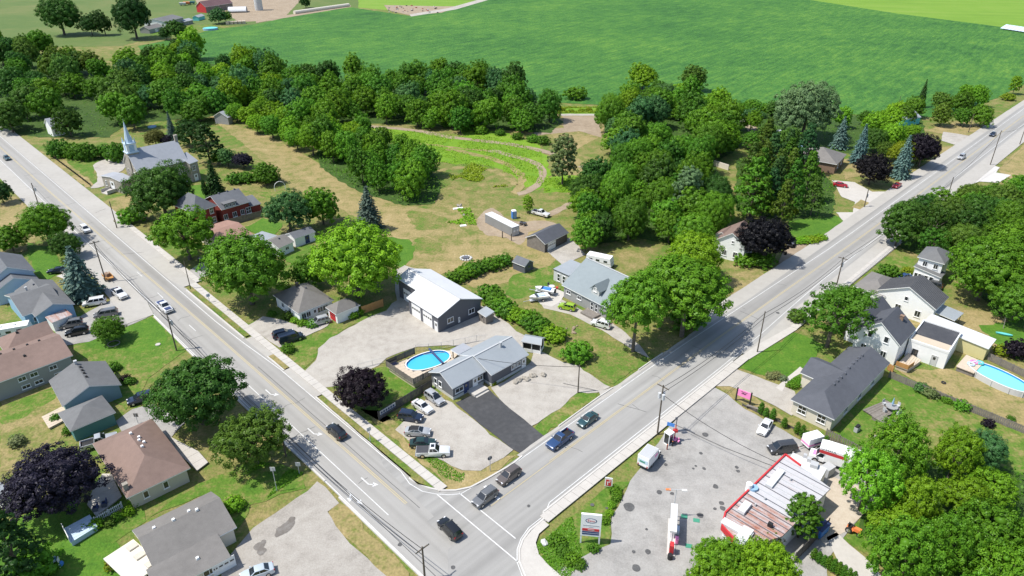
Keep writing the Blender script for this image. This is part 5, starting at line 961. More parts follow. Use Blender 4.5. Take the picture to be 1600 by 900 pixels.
def car_proto(kd):
    t = bpy.data.objects.new(NMV[kd], None); COL.objects.link(t); b = MB(); roofm = None
    def fin(name='body'):
        me = b.mesh(name, ['paint', 'black']); bm = bmesh.new(); bm.from_mesh(me)
        bmesh.ops.remove_doubles(bm, verts=bm.verts[:], dist=.001); bmesh.ops.recalc_face_normals(bm, faces=bm.faces[:])
        ed = [e for e in bm.edges if len(e.link_faces) == 2 and e.calc_face_angle(0) > .5]
        try: bmesh.ops.bevel(bm, geom=ed, offset=.045, segments=2, affect='EDGES', profile=.6, clamp_overlap=True)
        except Exception: pass
        for f in bm.faces: f.smooth = True
        bm.to_mesh(me); bm.free()
        try: me.set_sharp_from_angle(angle=.6)
        except Exception: pass
        return link(name, me, t)
    if kd in ('sedan', 'coupe'):
        L, W, H = (4.6, 1.8, 1.43) if kd == 'sedan' else (4.6, 1.86, 1.34); wx = (-1.36, 1.38)
        top = [(-L / 2, .42), (-L / 2, .78), (-L / 2 + .1, .93), (-1.55, .98), (.95, .95), (1.5, .87), (L / 2 - .25, .74), (L / 2 - .02, .6), (L / 2, .42)]
        side_body(b, top, L, W, wx, .26, .35, .95); B, T = cabin(b, -1.75, 1.0, -1.0 if kd == 'sedan' else -.75, .2, .93, H, W * .43, W * .335); body = fin()
        lights(t, L, W, .68, .8); mirrors(t, .72, W, .98); wheels(t, wx, W, .33)
        sp = [(.05, .49), (.52, .93)] if kd == 'sedan' else [(.08, .4), (.44, .93)]
    elif kd in ('suv', 'hatch', 'minivan'):
        L, W, H = dict(suv=(4.6, 1.86, 1.68), hatch=(4.15, 1.78, 1.55), minivan=(5.0, 1.95, 1.75))[kd]; wx = (-L * .295, L * .3); zb = .32 if kd == 'suv' else .27
        top = [(-L / 2, .45), (-L / 2, .95), (-L / 2 + .06, 1.02), (1.0, 1.04), (1.45, .98), (L / 2 - .22, .86), (L / 2 - .02, .68), (L / 2, .45)]
        side_body(b, top, L, W, wx, zb, .39, 1.02); xb1 = L / 2 - (1.15 if kd != 'minivan' else .85); B, T = cabin(b, -L / 2 + .06, xb1, -L / 2 + .42, xb1 - .85, 1.0, H, W * .44, W * .36)
        if kd == 'suv':
            for s in (-1, 1): b.box((-.5, s * W * .33, H + .05), (1.9, .05, .05), 1)
        body = fin(); lights(t, L, W, .8, .95); mirrors(t, xb1 - .35, W, 1.08); wheels(t, wx, W, .36 if kd == 'suv' else .33); sp = [(.05, .3), (.34, .62), (.66, .95)]
    elif kd == 'pickup':
        L, W, H = 5.7, 1.98, 1.86; wx = (-1.75, 1.8); top = [(-L / 2, .5), (-L / 2, .82), (-.75, .82), (-.75, 1.16), (1.05, 1.16), (1.3, 1.13), (L / 2 - .3, 1.04), (L / 2 - .03, .9), (L / 2, .5)]
        side_body(b, top, L, W, wx, .38, .44, 1.1, pull=.07)
        for s in (-1, 1): b.box((-1.8, s * (W / 2 - .1), .99), (2.06, .12, .36))
        b.box((-L / 2 + .06, 0, .98), (.12, W - .3, .38)); b.box((-1.76, 0, .835), (1.96, W - .34, .03), 1)
        B, T = cabin(b, -.72, 1.1, -.5, .38, 1.13, H, W * .44, W * .36); body = fin(); lights(t, L, W, .9, .95); mirrors(t, .85, W + .1, 1.24); wheels(t, wx, W, .4); sp = [(.08, .42), (.47, .92)]
        m = MB(); m.box((-L / 2 - .05, 0, .5), (.14, W * .9, .16)); m.build('bumper', 'chrome', t)
    elif kd == 'cargo_van':
        L, W, H = 5.3, 1.98, 1.95; wx = (-1.5, 1.65); top = [(-L / 2, .45), (-L / 2, 1.1), (1.5, 1.1), (2.0, 1.0), (L / 2 - .12, .85), (L / 2, .5)]
        side_body(b, top, L, W, wx, .32, .4, 1.08, pull=.07); B, T = cabin(b, -L / 2 + .05, 1.75, -L / 2 + .16, .95, 1.07, H, W * .46, W * .42); body = fin(); lights(t, L, W, .8, 1.0); mirrors(t, 1.2, W + .1, 1.2); wheels(t, wx, W, .36); sp = [(.66, .93)]
    pane(B, T, 1, 2, .06, .94, .1, .93, 'windscreen', t); pane(B, T, 3, 0, .08, .92, .16, .9, 'rear_window', t)
    for u0, u1 in sp:
        pane(B, T, 0, 1, u0, u1, .14, .88, 'side_window', t); pane(B, T, 2, 3, 1 - u1, 1 - u0, .14, .88, 'side_window', t)
    PROTO[kd] = t; t['used'] = 0
    return t
NMV = dict(sedan='sedan', coupe='coupe', suv='suv', hatch='hatchback', minivan='minivan', pickup='pickup_truck', cargo_van='cargo_van')
CC = dict(white=(.75, .75, .74), silver=(.42, .43, .44), grey=(.16, .165, .17), dark=(.06, .062, .066), black=(.015, .016, .018), navy=(.018, .03, .06), blue=(.03, .07, .17), teal=(.03, .075, .085), green=(.02, .05, .045), brown=(.13, .11, .1), red=(.45, .015, .03), lime=(.32, .5, .03), pale=(.5, .56, .6))
def paint_tree(o, c):
    if o.type == 'MESH': o.color = (*c, 1)
    for ch in KID.get(o.name, ()): paint_tree(ch, c)
def vehicle(kd, x, y, head, color, label, group=None, k=.95):
    first = kd not in PROTO; t = PROTO[kd] if not first else car_proto(kd)
    if not first: t = copy_tree(t)
    if 'used' in t: del t['used']
    z = .21 if on_road(x, y) else .14
    p = P(x, y, .4); t.location = (p.x, p.y, z); t.rotation_euler = (0, 0, R(head)); t.scale = (k, k, k); tag(t, label, NMV[kd].replace('_', ' ') if kd != 'suv' else 'suv', group)
    paint_tree(t, CC[color]); return t
def on_road(x, y):
    q = P(x, y) - RO; s1, t1 = q.dot(D1), q.dot(N1); s2, t2 = q.dot(D2), q.dot(N2); return (-12 < t1 < 5) or (s2 > 0 and -9 < t2 < 9)
AW1, AW2, TO1, TO2 = 134, 45.5, -46, 225.5
GQ = 'vehicles driving on the two roads'
for a in [('suv', 703, 829, AW1 - 4, 'black', 'black suv turning through the middle of the junction'), ('suv', 526, 677, AW1, 'black', 'black suv driving away past the purple maple'), ('suv', 758, 780, TO2, 'grey', 'grey suv waiting first at the stop line'), ('suv', 795, 746, TO2, 'brown', 'brownish grey suv second in the queue at the junction'),
          ('pickup', 875, 690, TO2, 'blue', 'dark blue pickup truck with open bed in the queue'), ('sedan', 918, 658, TO2, 'teal', 'dark teal sedan at the end of the queue'), ('pickup', 258, 482, TO1, 'white', 'white pickup truck with dark bed driving past the left lawn'), ('suv', 134, 360, TO1, 'white', 'white suv driving down the left road'),
          ('sedan', 11, 248, TO1, 'teal', 'dark blue-green car at the far left end of the road'), ('sedan', 1551, 211, TO2, 'navy', 'dark blue car farthest up the right road'), ('suv', 1502, 247, TO2, 'silver', 'silver suv coming down the right road')]: vehicle(*a, GQ)
GP = 'vehicles parked in the gravel lot of the long grey house'
for a in [('pickup', 677, 708, 2, 'white', 'white crew cab pickup with black bed cover on the gravel'), ('sedan', 661, 694, 2, 'green', 'dark green car beside the white crew cab pickup'), ('coupe', 653, 676, -4, 'silver', 'silver convertible with black soft top'), ('suv', 642, 653, -14, 'navy', 'dark blue suv in the tree shade'), ('sedan', 660, 637, -42, 'white', 'white sedan between the dark blue and the silver suv'), ('suv', 679, 624, -46, 'silver', 'silver suv with sunroof by the house gable')]: vehicle(*a, GP)
for a in [('suv', 443, 524, 28, 'navy', 'dark navy suv left of the dark van on the bungalow drive'), ('cargo_van', 455, 530, 32, 'navy', 'dark blue van on the bungalow drive'), ('suv', 499, 504, 212, 'silver', 'silver suv parked close to the grey hip roofed bungalow'),
          ('minivan', 148, 474, 203, 'white', 'white minivan parked by the blue spruce'), ('pickup', 187, 461, TO1 + 4, 'white', 'white pickup parked at the roadside behind the blue spruce'), ('minivan', 166, 492, 203, 'grey', 'dark grey minivan half hidden by the ball shaped tree'), ('suv', 112, 508, 205, 'grey', 'grey car next to the rusty roofed shed'), ('suv', 121, 520, 203, 'black', 'black suv beside the brown shingled house'), ('sedan', 90, 424, 195, 'navy', 'dark blue sedan behind the blue spruce on the front walk'),
          ('suv', 220, 625, 212, 'navy', 'dark blue suv on the teal house drive'), ('pickup', 156, 692, 30, 'silver', 'silver pickup beside the brown hip roof'), ('sedan', 402, 897, 205, 'pale', 'pale blue car cut by the bottom edge'),
          ('sedan', 1195, 669, 234, 'white', 'white sedan parked by the clipped cone shrubs'), ('minivan', 1222, 702, 190, 'dark', 'dark grey minivan behind the rusty roofed station'), ('hatch', 886, 481, 155, 'lime', 'lime green hatchback in front of the grey farmhouse'), ('suv', 939, 508, 150, 'white', 'white suv under the roadside maple'),
          ('sedan', 1313, 290, -25, 'red', 'red car with its bonnet to the right on the concrete drive'), ('coupe', 1401, 291, 225, 'red', 'red coupe beside the pale blue spruce'), ('sedan', 1237, 381, 235, 'black', 'black car in the shade of the near black maple'), ('sedan', 1390, 446, 30, 'red', 'red car in front of the white gabled house'), ('suv', 1455, 447, 150, 'dark', 'dark suv beside the far porch'), ('sedan', 1414, 434, 20, 'blue', 'blue car left of the far porch'),
          ('pickup', 845, 335, -35, 'white', 'white pickup beside the blue portable toilet'), ('suv', 1217, 209, 200, 'white', 'white suv glimpsed between trees near the silvery tree')]: vehicle(*a)
# soft top, bed cover on two of them
for o in list(COL.objects):
    lb = o.get('label', '')
    if 'black bed cover' in lb:
        m = MB(); m.box((-1.8, 0, 1.19), (2.0, 1.8, .05)); m.build('bed_cover', 'tar', o); m = MB(); m.box((-.05, 0, 1.9), (.55, .7, .03)); m.build('sunroof', 'car_glass', o)
    if 'black soft top' in lb: m = MB(); m.box((-.55, 0, 1.36), (1.5, 1.26, .05), 0, 0, .9); m.build('soft_top', 'black', o)
    if 'silver suv with sunroof' in lb: m = MB(); m.box((.1, 0, 1.72), (.6, .8, .03)); m.build('sunroof', 'car_glass', o)
    if lb.startswith('white pickup truck with dark bed'): m = MB(); m.box((-1.8, 0, 1.0), (1.9, 1.7, .3)); m.build('bed_cover', 'navy', o); m = MB(); m.box((2.0, 0, 1.1), (1.2, 1.3, .05)); m.build('bonnet_stripe', 'navy', o)
def text(body, size, parent, loc, rot, mat, ext=.01, sx=1):
    c = bpy.data.curves.new('lettering', 'FONT'); c.body = body; c.size = size; c.extrude = ext; c.align_x = 'CENTER'; c.align_y = 'CENTER'; c.resolution_u = 3; c.materials.append(M[mat])
    o = bpy.data.objects.new('lettering', c); COL.objects.link(o); o.parent = parent; KID.setdefault(parent.name, []).append(o); o.location = loc; o.rotation_euler = rot; o.scale = (sx, 1, 1)
    bpy.context.view_layer.update(); me = bpy.data.meshes.new_from_object(o.evaluated_get(bpy.context.evaluated_depsgraph_get())); me.name = 'lettering'
    if not me.materials: me.materials.append(M[mat])
    n = bpy.data.objects.new('lettering', me); COL.objects.link(n); n.parent = parent; n.location = loc; n.rotation_euler = rot; n.scale = (sx, 1, 1)
    KID[parent.name][-1] = n; bpy.data.objects.remove(o); bpy.data.curves.remove(c); return n
# moving van
def box_truck(px, py, head, label, boxL, boxH, W, cabL, attic, stripe, k=1.0, z=.13):
    p = P(px, py, .4); t = thing('box_truck', (p.x, p.y, z), R(head), label, 'truck'); t.scale = (k,) * 3; L = boxL + cabL; x0 = -L / 2; xb = x0 + boxL; cw = W * .86
    c = MB(); c.prism([(xb + .02, -cw / 2, 1.15), (xb + cabL - .1, -cw / 2 * .9, 1.0), (xb + cabL - .1, cw / 2 * .9, 1.0), (xb + .02, cw / 2, 1.15)], [(xb + .02, -cw / 2, .45), (xb + cabL, -cw / 2 * .92, .45), (xb + cabL, cw / 2 * .92, .45), (xb + .02, cw / 2, .45)])
    B = [(xb + .02, -cw / 2 * .98, 1.13), (xb + cabL * .62, -cw / 2 * .95, 1.05), (xb + cabL * .62, cw / 2 * .95, 1.05), (xb + .02, cw / 2 * .98, 1.13)]; T = [(xb + .02, -cw / 2 * .86, 2.0), (xb + cabL * .34, -cw / 2 * .82, 2.0), (xb + cabL * .34, cw / 2 * .82, 2.0), (xb + .02, cw / 2 * .86, 2.0)]
    c.prism(T, B); c.build('cab', 'trim', t); pane(B, T, 1, 2, .07, .93, .1, .92, 'windscreen', t); pane(B, T, 0, 1, .15, .9, .15, .88, 'side_window', t); pane(B, T, 2, 3, .1, .85, .15, .88, 'side_window', t)
    b = MB(); b.box((x0 + boxL / 2, 0, .75 + boxH / 2), (boxL, W, boxH))
    if attic: b.prism([(xb, -W / 2, .75 + boxH), (xb + 1.0, -W / 2, .75 + boxH - .15), (xb + 1.0, W / 2, .75 + boxH - .15), (xb, W / 2, .75 + boxH)], [(xb, -W / 2, 2.15), (xb + .9, -W / 2, 2.2), (xb + .9, W / 2, 2.2), (xb, W / 2, 2.15)])
    b.build('cargo_box', 'white', t); f = MB(); f.box((x0 + L * .45, 0, .6), (L * .9, .9, .22)); f.box((x0 + .2, 0, .5), (.3, W * .9, .15)); f.build('chassis', 'black', t)
    r = MB()
    for i in range(int(boxL / .6)): r.box((x0 + .3 + i * .6, 0, .75 + boxH + .012), (.05, W - .1, .03))
    r.build('roof_ribs', 'mt_white', t); g_ = MB(); g_.box((x0 + boxL / 2, 0, .8), (boxL + .02, W + .03, .1)); g_.build('sill_rail', 'steel', t)
    wheels(t, (x0 + 1.6, xb + cabL * .55), W, .42, 0)
    for s in (-1, 1): m = MB(); m.box((xb + cabL - .04, s * cw * .34, .8), (.06, .3, .2)); m.build('headlight', 'lamp', t); m = MB(); m.box((x0 - .02, s * W * .4, .95), (.05, .2, .3)); m.build('tail_light', 'tail', t)
    for s in (-1, 1): m = MB(); m.box((xb + cabL * .5, s * (cw / 2 + .16), 1.4), (.1, .2, .35)); m.build('mirror', 'black', t)
    return t, x0, xb
t, x0, xb = box_truck(1316, 727, 150, 'big white moving truck with a red side stripe parked along the slatted fence', 7.6, 2.5, 2.4, 2.3, True, True)
for s in (-1, 1):
    m = MB(); yy = s * 1.212; m.poly([(x, yy, z) for x, z in ([(-.6, 2.25), (3.6, 2.25), (3.6, 2.85), (-.1, 2.85)] if s < 0 else [(-.1, 2.85), (3.6, 2.85), (3.6, 2.25), (-.6, 2.25)])]); m.build('side_stripe', 'red', t)
    text('U-HAUL', .5, t, (2.3, s * 1.215, 3.06), (R(90), 0, 0 if s < 0 else R(180)), 'black', .005, 1.25)
    m = MB(); m.box((-3.2, s * 1.2, 1.7), (.9, .03, 1.0)); m.build('picture_panel', 'aqua', t)
    m = MB(); m.box((-4.2, s * 1.2, 1.9), (.35, .03, .4)); m.build('orange_square', 'orange', t); m = MB(); m.prism([(-1.0, s * 1.205, 2.6), (-2.4, s * 1.205, 2.2), (-2.6, s * 1.205, 1.3), (-1.5, s * 1.205, 1.2)], [(-1.0, s * 1.15, 2.6), (-2.4, s * 1.15, 2.2), (-2.6, s * 1.15, 1.3), (-1.5, s * 1.15, 1.2)]); m.build('picture_panel', 'pale_blue', t)
m = MB(); m.box((4.2, 0, 1.08), (.5, 1.2, .03)); m.build('bonnet_decal', 'pink', t)
t, x0, xb = box_truck(1015, 719, 52, 'silver roofed cube van parked by the utility pole at the lot edge', 3.3, 2.0, 2.05, 1.7, False, False, .95)
m = MB(); m.box((x0 + 1.65, 0, 2.785), (3.1, 1.9, .02)); m.build('roof_skin', 'steel', t)
m = MB(); m.box((x0 - .012, 0, 1.75), (.03, 1.7, .7)); m.build('rear_decal', 'pale_blue', t); m = MB(); m.box((x0 - .02, .1, 1.68), (.03, 1.0, .3)); m.build('green_decal', 'green', t); m = MB(); m.box((x0 + 2.6, -1.03, 1.9), (1.0, .02, .5)); m.build('side_decal', 'pink', t)
p = P(1268, 694, .4); t = thing('cargo_trailer', (p.x, p.y, .13), R(20), 'small white cargo trailer with a red band next to the moving truck', 'trailer')
m = MB(); m.box((0, 0, 1.35), (2.9, 1.8, 1.7), 0, 0, .97); m.build('body', 'white', t); m = MB(); m.box((0, 0, .95), (2.93, 1.83, .3)); m.build('red_band', 'pink', t); m = MB(); m.box((0, 0, .45), (2.8, 1.5, .12)); m.box((-1.9, 0, .45), (1.0, .1, .1)); m.build('frame', 'black', t); wheels(t, (.1,), 1.9, .33)
m = MB(); m.box((.3, -.91, 1.1), (1.4, .02, .25)); m.build('dark_stripe', 'navy', t)
# white camper and boat trailer, quad, tractor
def camper(px, py, head, label, L=7.5, W=2.3, H=2.6):
    p = P(px, py, .4); t = thing('camper_trailer', (p.x, p.y, .1), R(head), label, 'trailer'); m = MB()
    m.prism([(-L / 2 + .2, -W / 2, H), (L / 2 - .4, -W / 2, H), (L / 2 - .4, W / 2, H), (-L / 2 + .2, W / 2, H)], [(-L / 2, -W / 2, .5), (L / 2, -W / 2, .5), (L / 2, W / 2, .5), (-L / 2, W / 2, .5)]); m.build('body', 'white', t)
    for x in (-2, -.2, 1.8): m = MB(); m.box((x, -W / 2 - .01, 1.7), (.9, .04, .5)); m.build('window', 'glass', t)
    for x in (-1.5, .9): m = MB(); m.box((x, 0, H + .08), (.6, .5, .16)); m.build('roof_vent', 'lgrey', t)
    m = MB(); m.box((0, 0, 1.2), (L * .97, W + .02, .12)); m.build('stripe', 'grey_wall', t); m = MB(); m.box((L / 2 + .6, 0, .45), (1.3, .1, .1)); m.build('hitch', 'black', t); wheels(t, (-.5, .4), W, .33); return t
camper(20, 524, 22, 'white camper trailer beyond the brown shingled house'); camper(937, 412, -27, 'long white trailer parked behind the grey farmhouse', 6.6)
def boat(px, py, head, label, c):
    p = P(px, py, .4); t = thing('motor_boat', (p.x, p.y, .14), R(head), label, 'boat'); n = 9; top, bot = [], []
    for s in (-1, 1):
        for i in range(n):
            f = i / (n - 1) if s < 0 else 1 - i / (n - 1); x = -2.3 + 4.6 * f; w = .95 * (1 - max(0, f - .45) ** 2 * 3.2); top.append((x, s * max(w, .03), 1.25 + .2 * f)); bot.append((x * .93, s * max(w * .5, .02), .55 + .25 * f * f))
    m = MB(); m.prism(top, bot); m.build('hull', 'white', t); m = MB(); m.box((-.4, 0, 1.4), (2.2, 1.3, .18), 0, 0, .9); m.build('cockpit', c, t); m = MB(); m.prism([(.5, -.7, 1.85), (.55, -.7, 1.85), (.55, .7, 1.85), (.5, .7, 1.85)], [(.8, -.8, 1.4), (.86, -.8, 1.4), (.86, .8, 1.4), (.8, .8, 1.4)]); m.build('windscreen', 'glass', t)
    m = MB(); m.box((-2.45, 0, 1.1), (.4, .35, .8)); m.build('outboard_motor', 'black', t); m = MB(); m.box((0, 0, .42), (4.4, .9, .1)); m.box((2.9, 0, .42), (1.6, .1, .1)); m.build('trailer_frame', 'steel', t); wheels(t, (-.7,), 1.8, .28); return t
boat(851, 457, 160, 'white and blue motor boat on a trailer in the paved yard', 'blue'); boat(842, 468, 200, 'smaller white boat with dark motor at the yard edge', 'pale_blue')
p = P(817, 352); t = thing('quad_bike', (p.x, p.y, .06), R(-30), 'black quad bike on the bare dirt beside the container', 'quad bike'); m = MB(); m.box((0, 0, .75), (1.5, .5, .4), 0, 0, .8); m.box((.55, 0, .85), (.7, 1.0, .1)); m.box((-.55, 0, .85), (.8, 1.0, .1)); m.build('body', 'dark_wall', t); m = MB(); m.tube((.45, -.4, 1.2), (.45, .4, 1.2), .03); m.tube((.35, 0, .9), (.45, 0, 1.2), .04); m.build('handlebar', 'black', t); m = MB(); m.box((-.3, 0, 1.0), (.8, .35, .14)); m.build('seat', 'black', t); wheels(t, (-.6, .6), 1.2, .32)
p = P(1332, 832); t = thing('garden_tractor', (p.x, p.y, .08), R(-40), 'orange garden tractor under the feathery trees', 'tractor'); m = MB(); m.box((.5, 0, .75), (1.1, .6, .5), 0, 0, .9); m.box((-.4, 0, .55), (1.0, .9, .2)); m.build('bonnet', 'orange', t); m = MB(); m.box((-.5, 0, .85), (.45, .5, .15)); m.box((-.7, 0, 1.1), (.12, .5, .45)); m.build('seat', 'black', t); m = MB(); m.tube((0, 0, .7), (-.1, 0, 1.15), .03); m.tube((-.1, 0, 1.15), (-.13, 0, 1.18), .2, .2, 12); m.build('steering_wheel', 'black', t); wheels(t, (-.5,), 1.2, .45); wheels(t, (.85,), 1.0, .28)
# ------------------------------------------------------------------ fuel station
hs = thing('station_building', (P(1222, 760).x, P(1222, 760).y, 0), 0, 'single storey fuel station with rust stained ribbed metal roof and red fascia', 'station building')
iv = hs.matrix_basis.inverted(); HZ = 4.0
rp = [P(x, y, HZ) for x, y in [(1227, 711), (1133, 802), (1128, 822), (1160, 858), (1222, 838), (1298, 763)]]
if sum(a.x * b.y - b.x * a.y for a, b in zip(rp, rp[1:] + rp[:1])) < 0: rp = rp[::-1]
cx_ = sum((p.x for p in rp)) / 6; cy_ = sum((p.y for p in rp)) / 6
m = MB(); ins = [(p.x + (cx_ - p.x) * .05, p.y + (cy_ - p.y) * .05) for p in rp]; m.ext(ins, 0, HZ - .15); m.build('wall', 'white', hs, iv)
def clip(poly, n, lo, hi):
    def half(pl, s, c):
        out = []
        for i in range(len(pl)):
            a, b = pl[i], pl[(i + 1) % len(pl)]; da, db = s * (a.dot(n)) - c, s * (b.dot(n)) - c
            if da >= 0: out.append(a)
            if da * db < 0: out.append(a.lerp(b, da / (da - db)))
        return out
    return half(half(poly, 1, lo), -1, -hi) if len(poly) else []
ru = (P(1133, 802, HZ) - P(1227, 711, HZ)).normalized(); ts = [p.dot(ru) for p in rp]; lo, hi = min(ts), max(ts); n = 20; st = (hi - lo) / n
m = MB(); m.ext([(p.x, p.y) for p in rp], HZ - .22, HZ - .1); roofb = m.build('roof', ['mt_rust', 'red'], hs, iv)
for i in range(n):
    pl = clip(rp, ru, lo + i * st + .07, lo + (i + 1) * st - .02)
    if len(pl) > 2: m = MB(); m.ext([(p.x, p.y) for p in pl], HZ - .09, HZ + .02); m.build('roof_panel', 'mt_rust' if i > 10 else 'mt_worn', roofb)
    pl = clip(rp, ru, lo + i * st - .02, lo + i * st + .07)
    if len(pl) > 2: m = MB(); m.ext([(p.x, p.y) for p in pl], HZ - .09, HZ + .1); m.build('roof_rib', 'dark_wall' if i % 2 == 0 or i > 9 else 'steel', roofb)
for i in range(len(rp)):
    a, b = rp[i], rp[(i + 1) % len(rp)]
    if min((a - P(1227, 711, HZ)).length, (b - P(1227, 711, HZ)).length) < .5 and min((a - P(1298, 763, HZ)).length, (b - P(1298, 763, HZ)).length) < .5: cut = .35
    elif any(min((q - P(1222, 838, HZ)).length for q in (w,)) < .5 for w in (a, b)): cut = 0
    else: cut = 1
    if cut:
        b2 = b if cut == 1 else (a.lerp(b, .35) if (a - P(1227, 711, HZ)).length < .5 else b.lerp(a, .35)); a2 = a if (cut == 1 or (a - P(1227, 711, HZ)).length < .5) else b
        d = (b2 - a2); q = MB(); q.box(((a2.x + b2.x) / 2, (a2.y + b2.y) / 2, HZ - .2), (d.length, .22, .95), 0, math.atan2(d.y, d.x)); q.build('fascia', 'red', hs, iv)
def onroof(name, x, y, dx, dy, dz, mat, ang=-42): c = P(x, y, HZ + .1); q = MB(); q.box((c.x, c.y, HZ + .08 + dz / 2), (dx, dy, dz), 0, R(ang)); q.build(name, mat, roofb)
onroof('skylight', 1211, 748, 1.0, 4.4, .35, 'mt_white'); onroof('roof_hatch', 1163, 795, 1.0, 2.3, .5, 'mt_white'); onroof('roof_duct', 1151, 827, 4.2, 1.2, .35, 'mt_white'); onroof('roof_duct', 1162, 839, 1.4, 3, .55, 'mt_white', -40); onroof('roof_duct', 1167, 850, 2.6, 2.0, .35, 'mt_white'); onroof('vent_unit', 1203, 822, .6, .5, .6, 'black')
for x, y in [(1217, 735), (1235, 750), (1180, 790), (1195, 780)]: onroof('vent_pipe', x, y, .2, .2, .4, 'steel')
q = MB(); c = P(1177, 764, HZ); q.ell((c.x, c.y), .65, .65, HZ + .05, HZ + .4, 16); q.build('satellite_dish', 'blue_wall', hs, iv); q = MB(); c = P(1170, 762, 4.2); q.ell((c.x, c.y), .45, .45, 3.6, 5.0, 12); q.build('roof_tank', 'white', hs, iv)
an = [P(x, y, 3.0) for x, y in [(1239, 707), (1292, 732), (1281, 752), (1226, 726)]]
if sum(a.x * b.y - b.x * a.y for a, b in zip(an, an[1:] + an[:1])) < 0: an = an[::-1]
q = MB(); q.ext([(p.x, p.y) for p in an], 0, 3.0, 1, 0); q.build('annex', ['white', 'mt_white'], hs, iv)
for x, y, s in [(1258, 713, .5), (1264, 719, .6), (1272, 727, 1.1)]: q = MB(); c = P(x, y, 3.2); q.box((c.x, c.y, 3.3), (s, s, .6), 0, R(-30)); q.build('air_conditioner', 'steel', hs, iv)
# pump island with its narrow canopy
b = P(1049, 842); a = R(77); t = thing('fuel_island', (b.x, b.y, .1), a, 'fuel pump island under a narrow white canopy in the station lot', 'fuel island')
q = MB(); q.box((.2, 0, .08), (6.6, 1.1, .16)); q.build('island_kerb', 'curb', t); q = MB(); q.box((1.0, 0, 2.9), (5.2, .9, .3)); q.build('canopy', 'mt_white', t)
for x in (-1.3, 3.2): q = MB(); q.box((x, 0, 1.45), (.14, .14, 2.7)); q.build('post', 'steel', t)
for x, c in ((-2.6, 'red'), (.3, 'white'), (2.0, 'white')):
    q = MB(); q.box((x, 0, .95), (.9, .55, 1.6), 0, 0, .95); pm = q.build('fuel_pump', c, t); q = MB(); q.box((x, -.29, 1.35), (.6, .04, .4)); q.box((x, .29, 1.35), (.6, .04, .4)); q.build('display', 'black', pm); q = MB(); q.tube((x + .48, 0, 1.4), (x + .6, 0, .6), .03); q.build('hose', 'rubber', pm)
q = MB(); q.ell((-3.6, .1), .35, .35, 0, .8, 10); q.build('bin', 'black', t); q = MB(); q.box((1.2, -.75, .5), (1.0, .5, .8)); q.build('display_rack', 'pale_blue', t); q = MB(); q.box((-.6, -.7, .5), (.6, .4, .9)); q.build('merchandise_box', 'pink', t)
q = MB(); q.tube((3.9, 0, .1), (3.9, 0, 5.4), .08, .06, 8); q.build('lamp_post', 'lgrey', t); q = MB(); q.box((3.9, 0, 5.4), (.07, 2.0, .07), 0, R(10)); q.build('cross_arm', 'lgrey', t)
for s in (-1, 1): q = MB(); q.box((3.9 - s * .17, s * 1.1, 5.35), (.3, .7, .14), 0, R(10)); q.build('lamp_head', 'white' if s < 0 else 'orange', t)
# pylon sign
b0, b1 = P(908, 850), P(934.5, 849); c = (b0 + b1) / 2; t = thing('fuel_sign', (c.x, c.y, .1), R(-7), 'tall white fuel sign with a blue oval and red and blue bands', 'sign'); w = 2.75; z0, z1 = 1.5, 5.5
for x in (-w / 2 + .12, w / 2 - .12): q = MB(); q.box((x, 0, (z1 - .1) / 2), (.2, .22, z1 - .1)); q.build('post', 'white', t)
q = MB(); q.box((0, 0, (z0 + z1) / 2), (w, .3, z1 - z0)); pnl = q.build('sign_panel', 'white', t)
def disc(cz, rx, rz, y, mat, nm): q = MB(); k = 28; q.prism([(rx * math.cos(i * 6.2832 / k), y, cz + rz * math.sin(i * 6.2832 / k)) for i in range(k)], [(rx * math.cos(i * 6.2832 / k), y + .03, cz + rz * math.sin(i * 6.2832 / k)) for i in range(k)]); q.build(nm, mat, pnl)
disc(4.4, .78, .44, -.165, 'navy', 'oval_ring'); disc(4.4, .66, .33, -.175, 'white', 'oval_field'); text('Esso', .56, pnl, (0, -.18, 4.4), (R(90), 0, 0), 'red', .006, 1.0)
for z, h_, ww, m_ in ((3.55, .16, 2.2, 'steel'), (3.25, .1, .6, 'steel'), (2.72, .46, 2.3, 'red'), (2.28, .24, 2.3, 'navy'), (1.92, .24, 2.3, 'navy')): q = MB(); q.box((0, -.16, z), (ww, .03, h_)); q.build('sign_band', m_, pnl)
q = MB(); q.box((.05, -.18, 2.74), (.9, .02, .14)); q.build('band_lettering', 'lgrey', pnl)
# smaller signs
b0, b1 = P(1149.5, 625.5), P(1171, 634); d = b1 - b0; t = thing('pink_sign', (b0.x, b0.y, .1), math.atan2(d.y, d.x), 'pink sign board between two black posts at the lot edge', 'sign'); L = d.length
for x in (0, L): q = MB(); q.box((x, 0, 1.35), (.22, .22, 2.7)); q.build('post', 'black', t)
q = MB(); q.box((L / 2, -.02, 1.85), (L - .24, .1, 1.35)); pnl = q.build('sign_panel', 'pink', t); q = MB()
for i in range(4): q.box((L / 2 - .36 + i * .22, -.08, 1.9 + .05 * (i % 2)), (.13, .02, .34))
q.box((L / 2, -.08, 2.25), (1.2, .02, .07)); q.build('lettering', 'black', pnl)
t = thing('red_sign', (P(950, 764).x, P(950, 764).y, .1), R(-12), 'small white and red roadside sign on the lawn strip', 'sign'); q = MB(); q.box((0, 0, 1.3), (1.15, .1, 1.7)); pnl = q.build('sign_panel', 'white', t)
for x in (-.45, .45): q = MB(); q.box((x, .06, .5), (.07, .05, 1.0)); q.build('leg', 'steel', t)
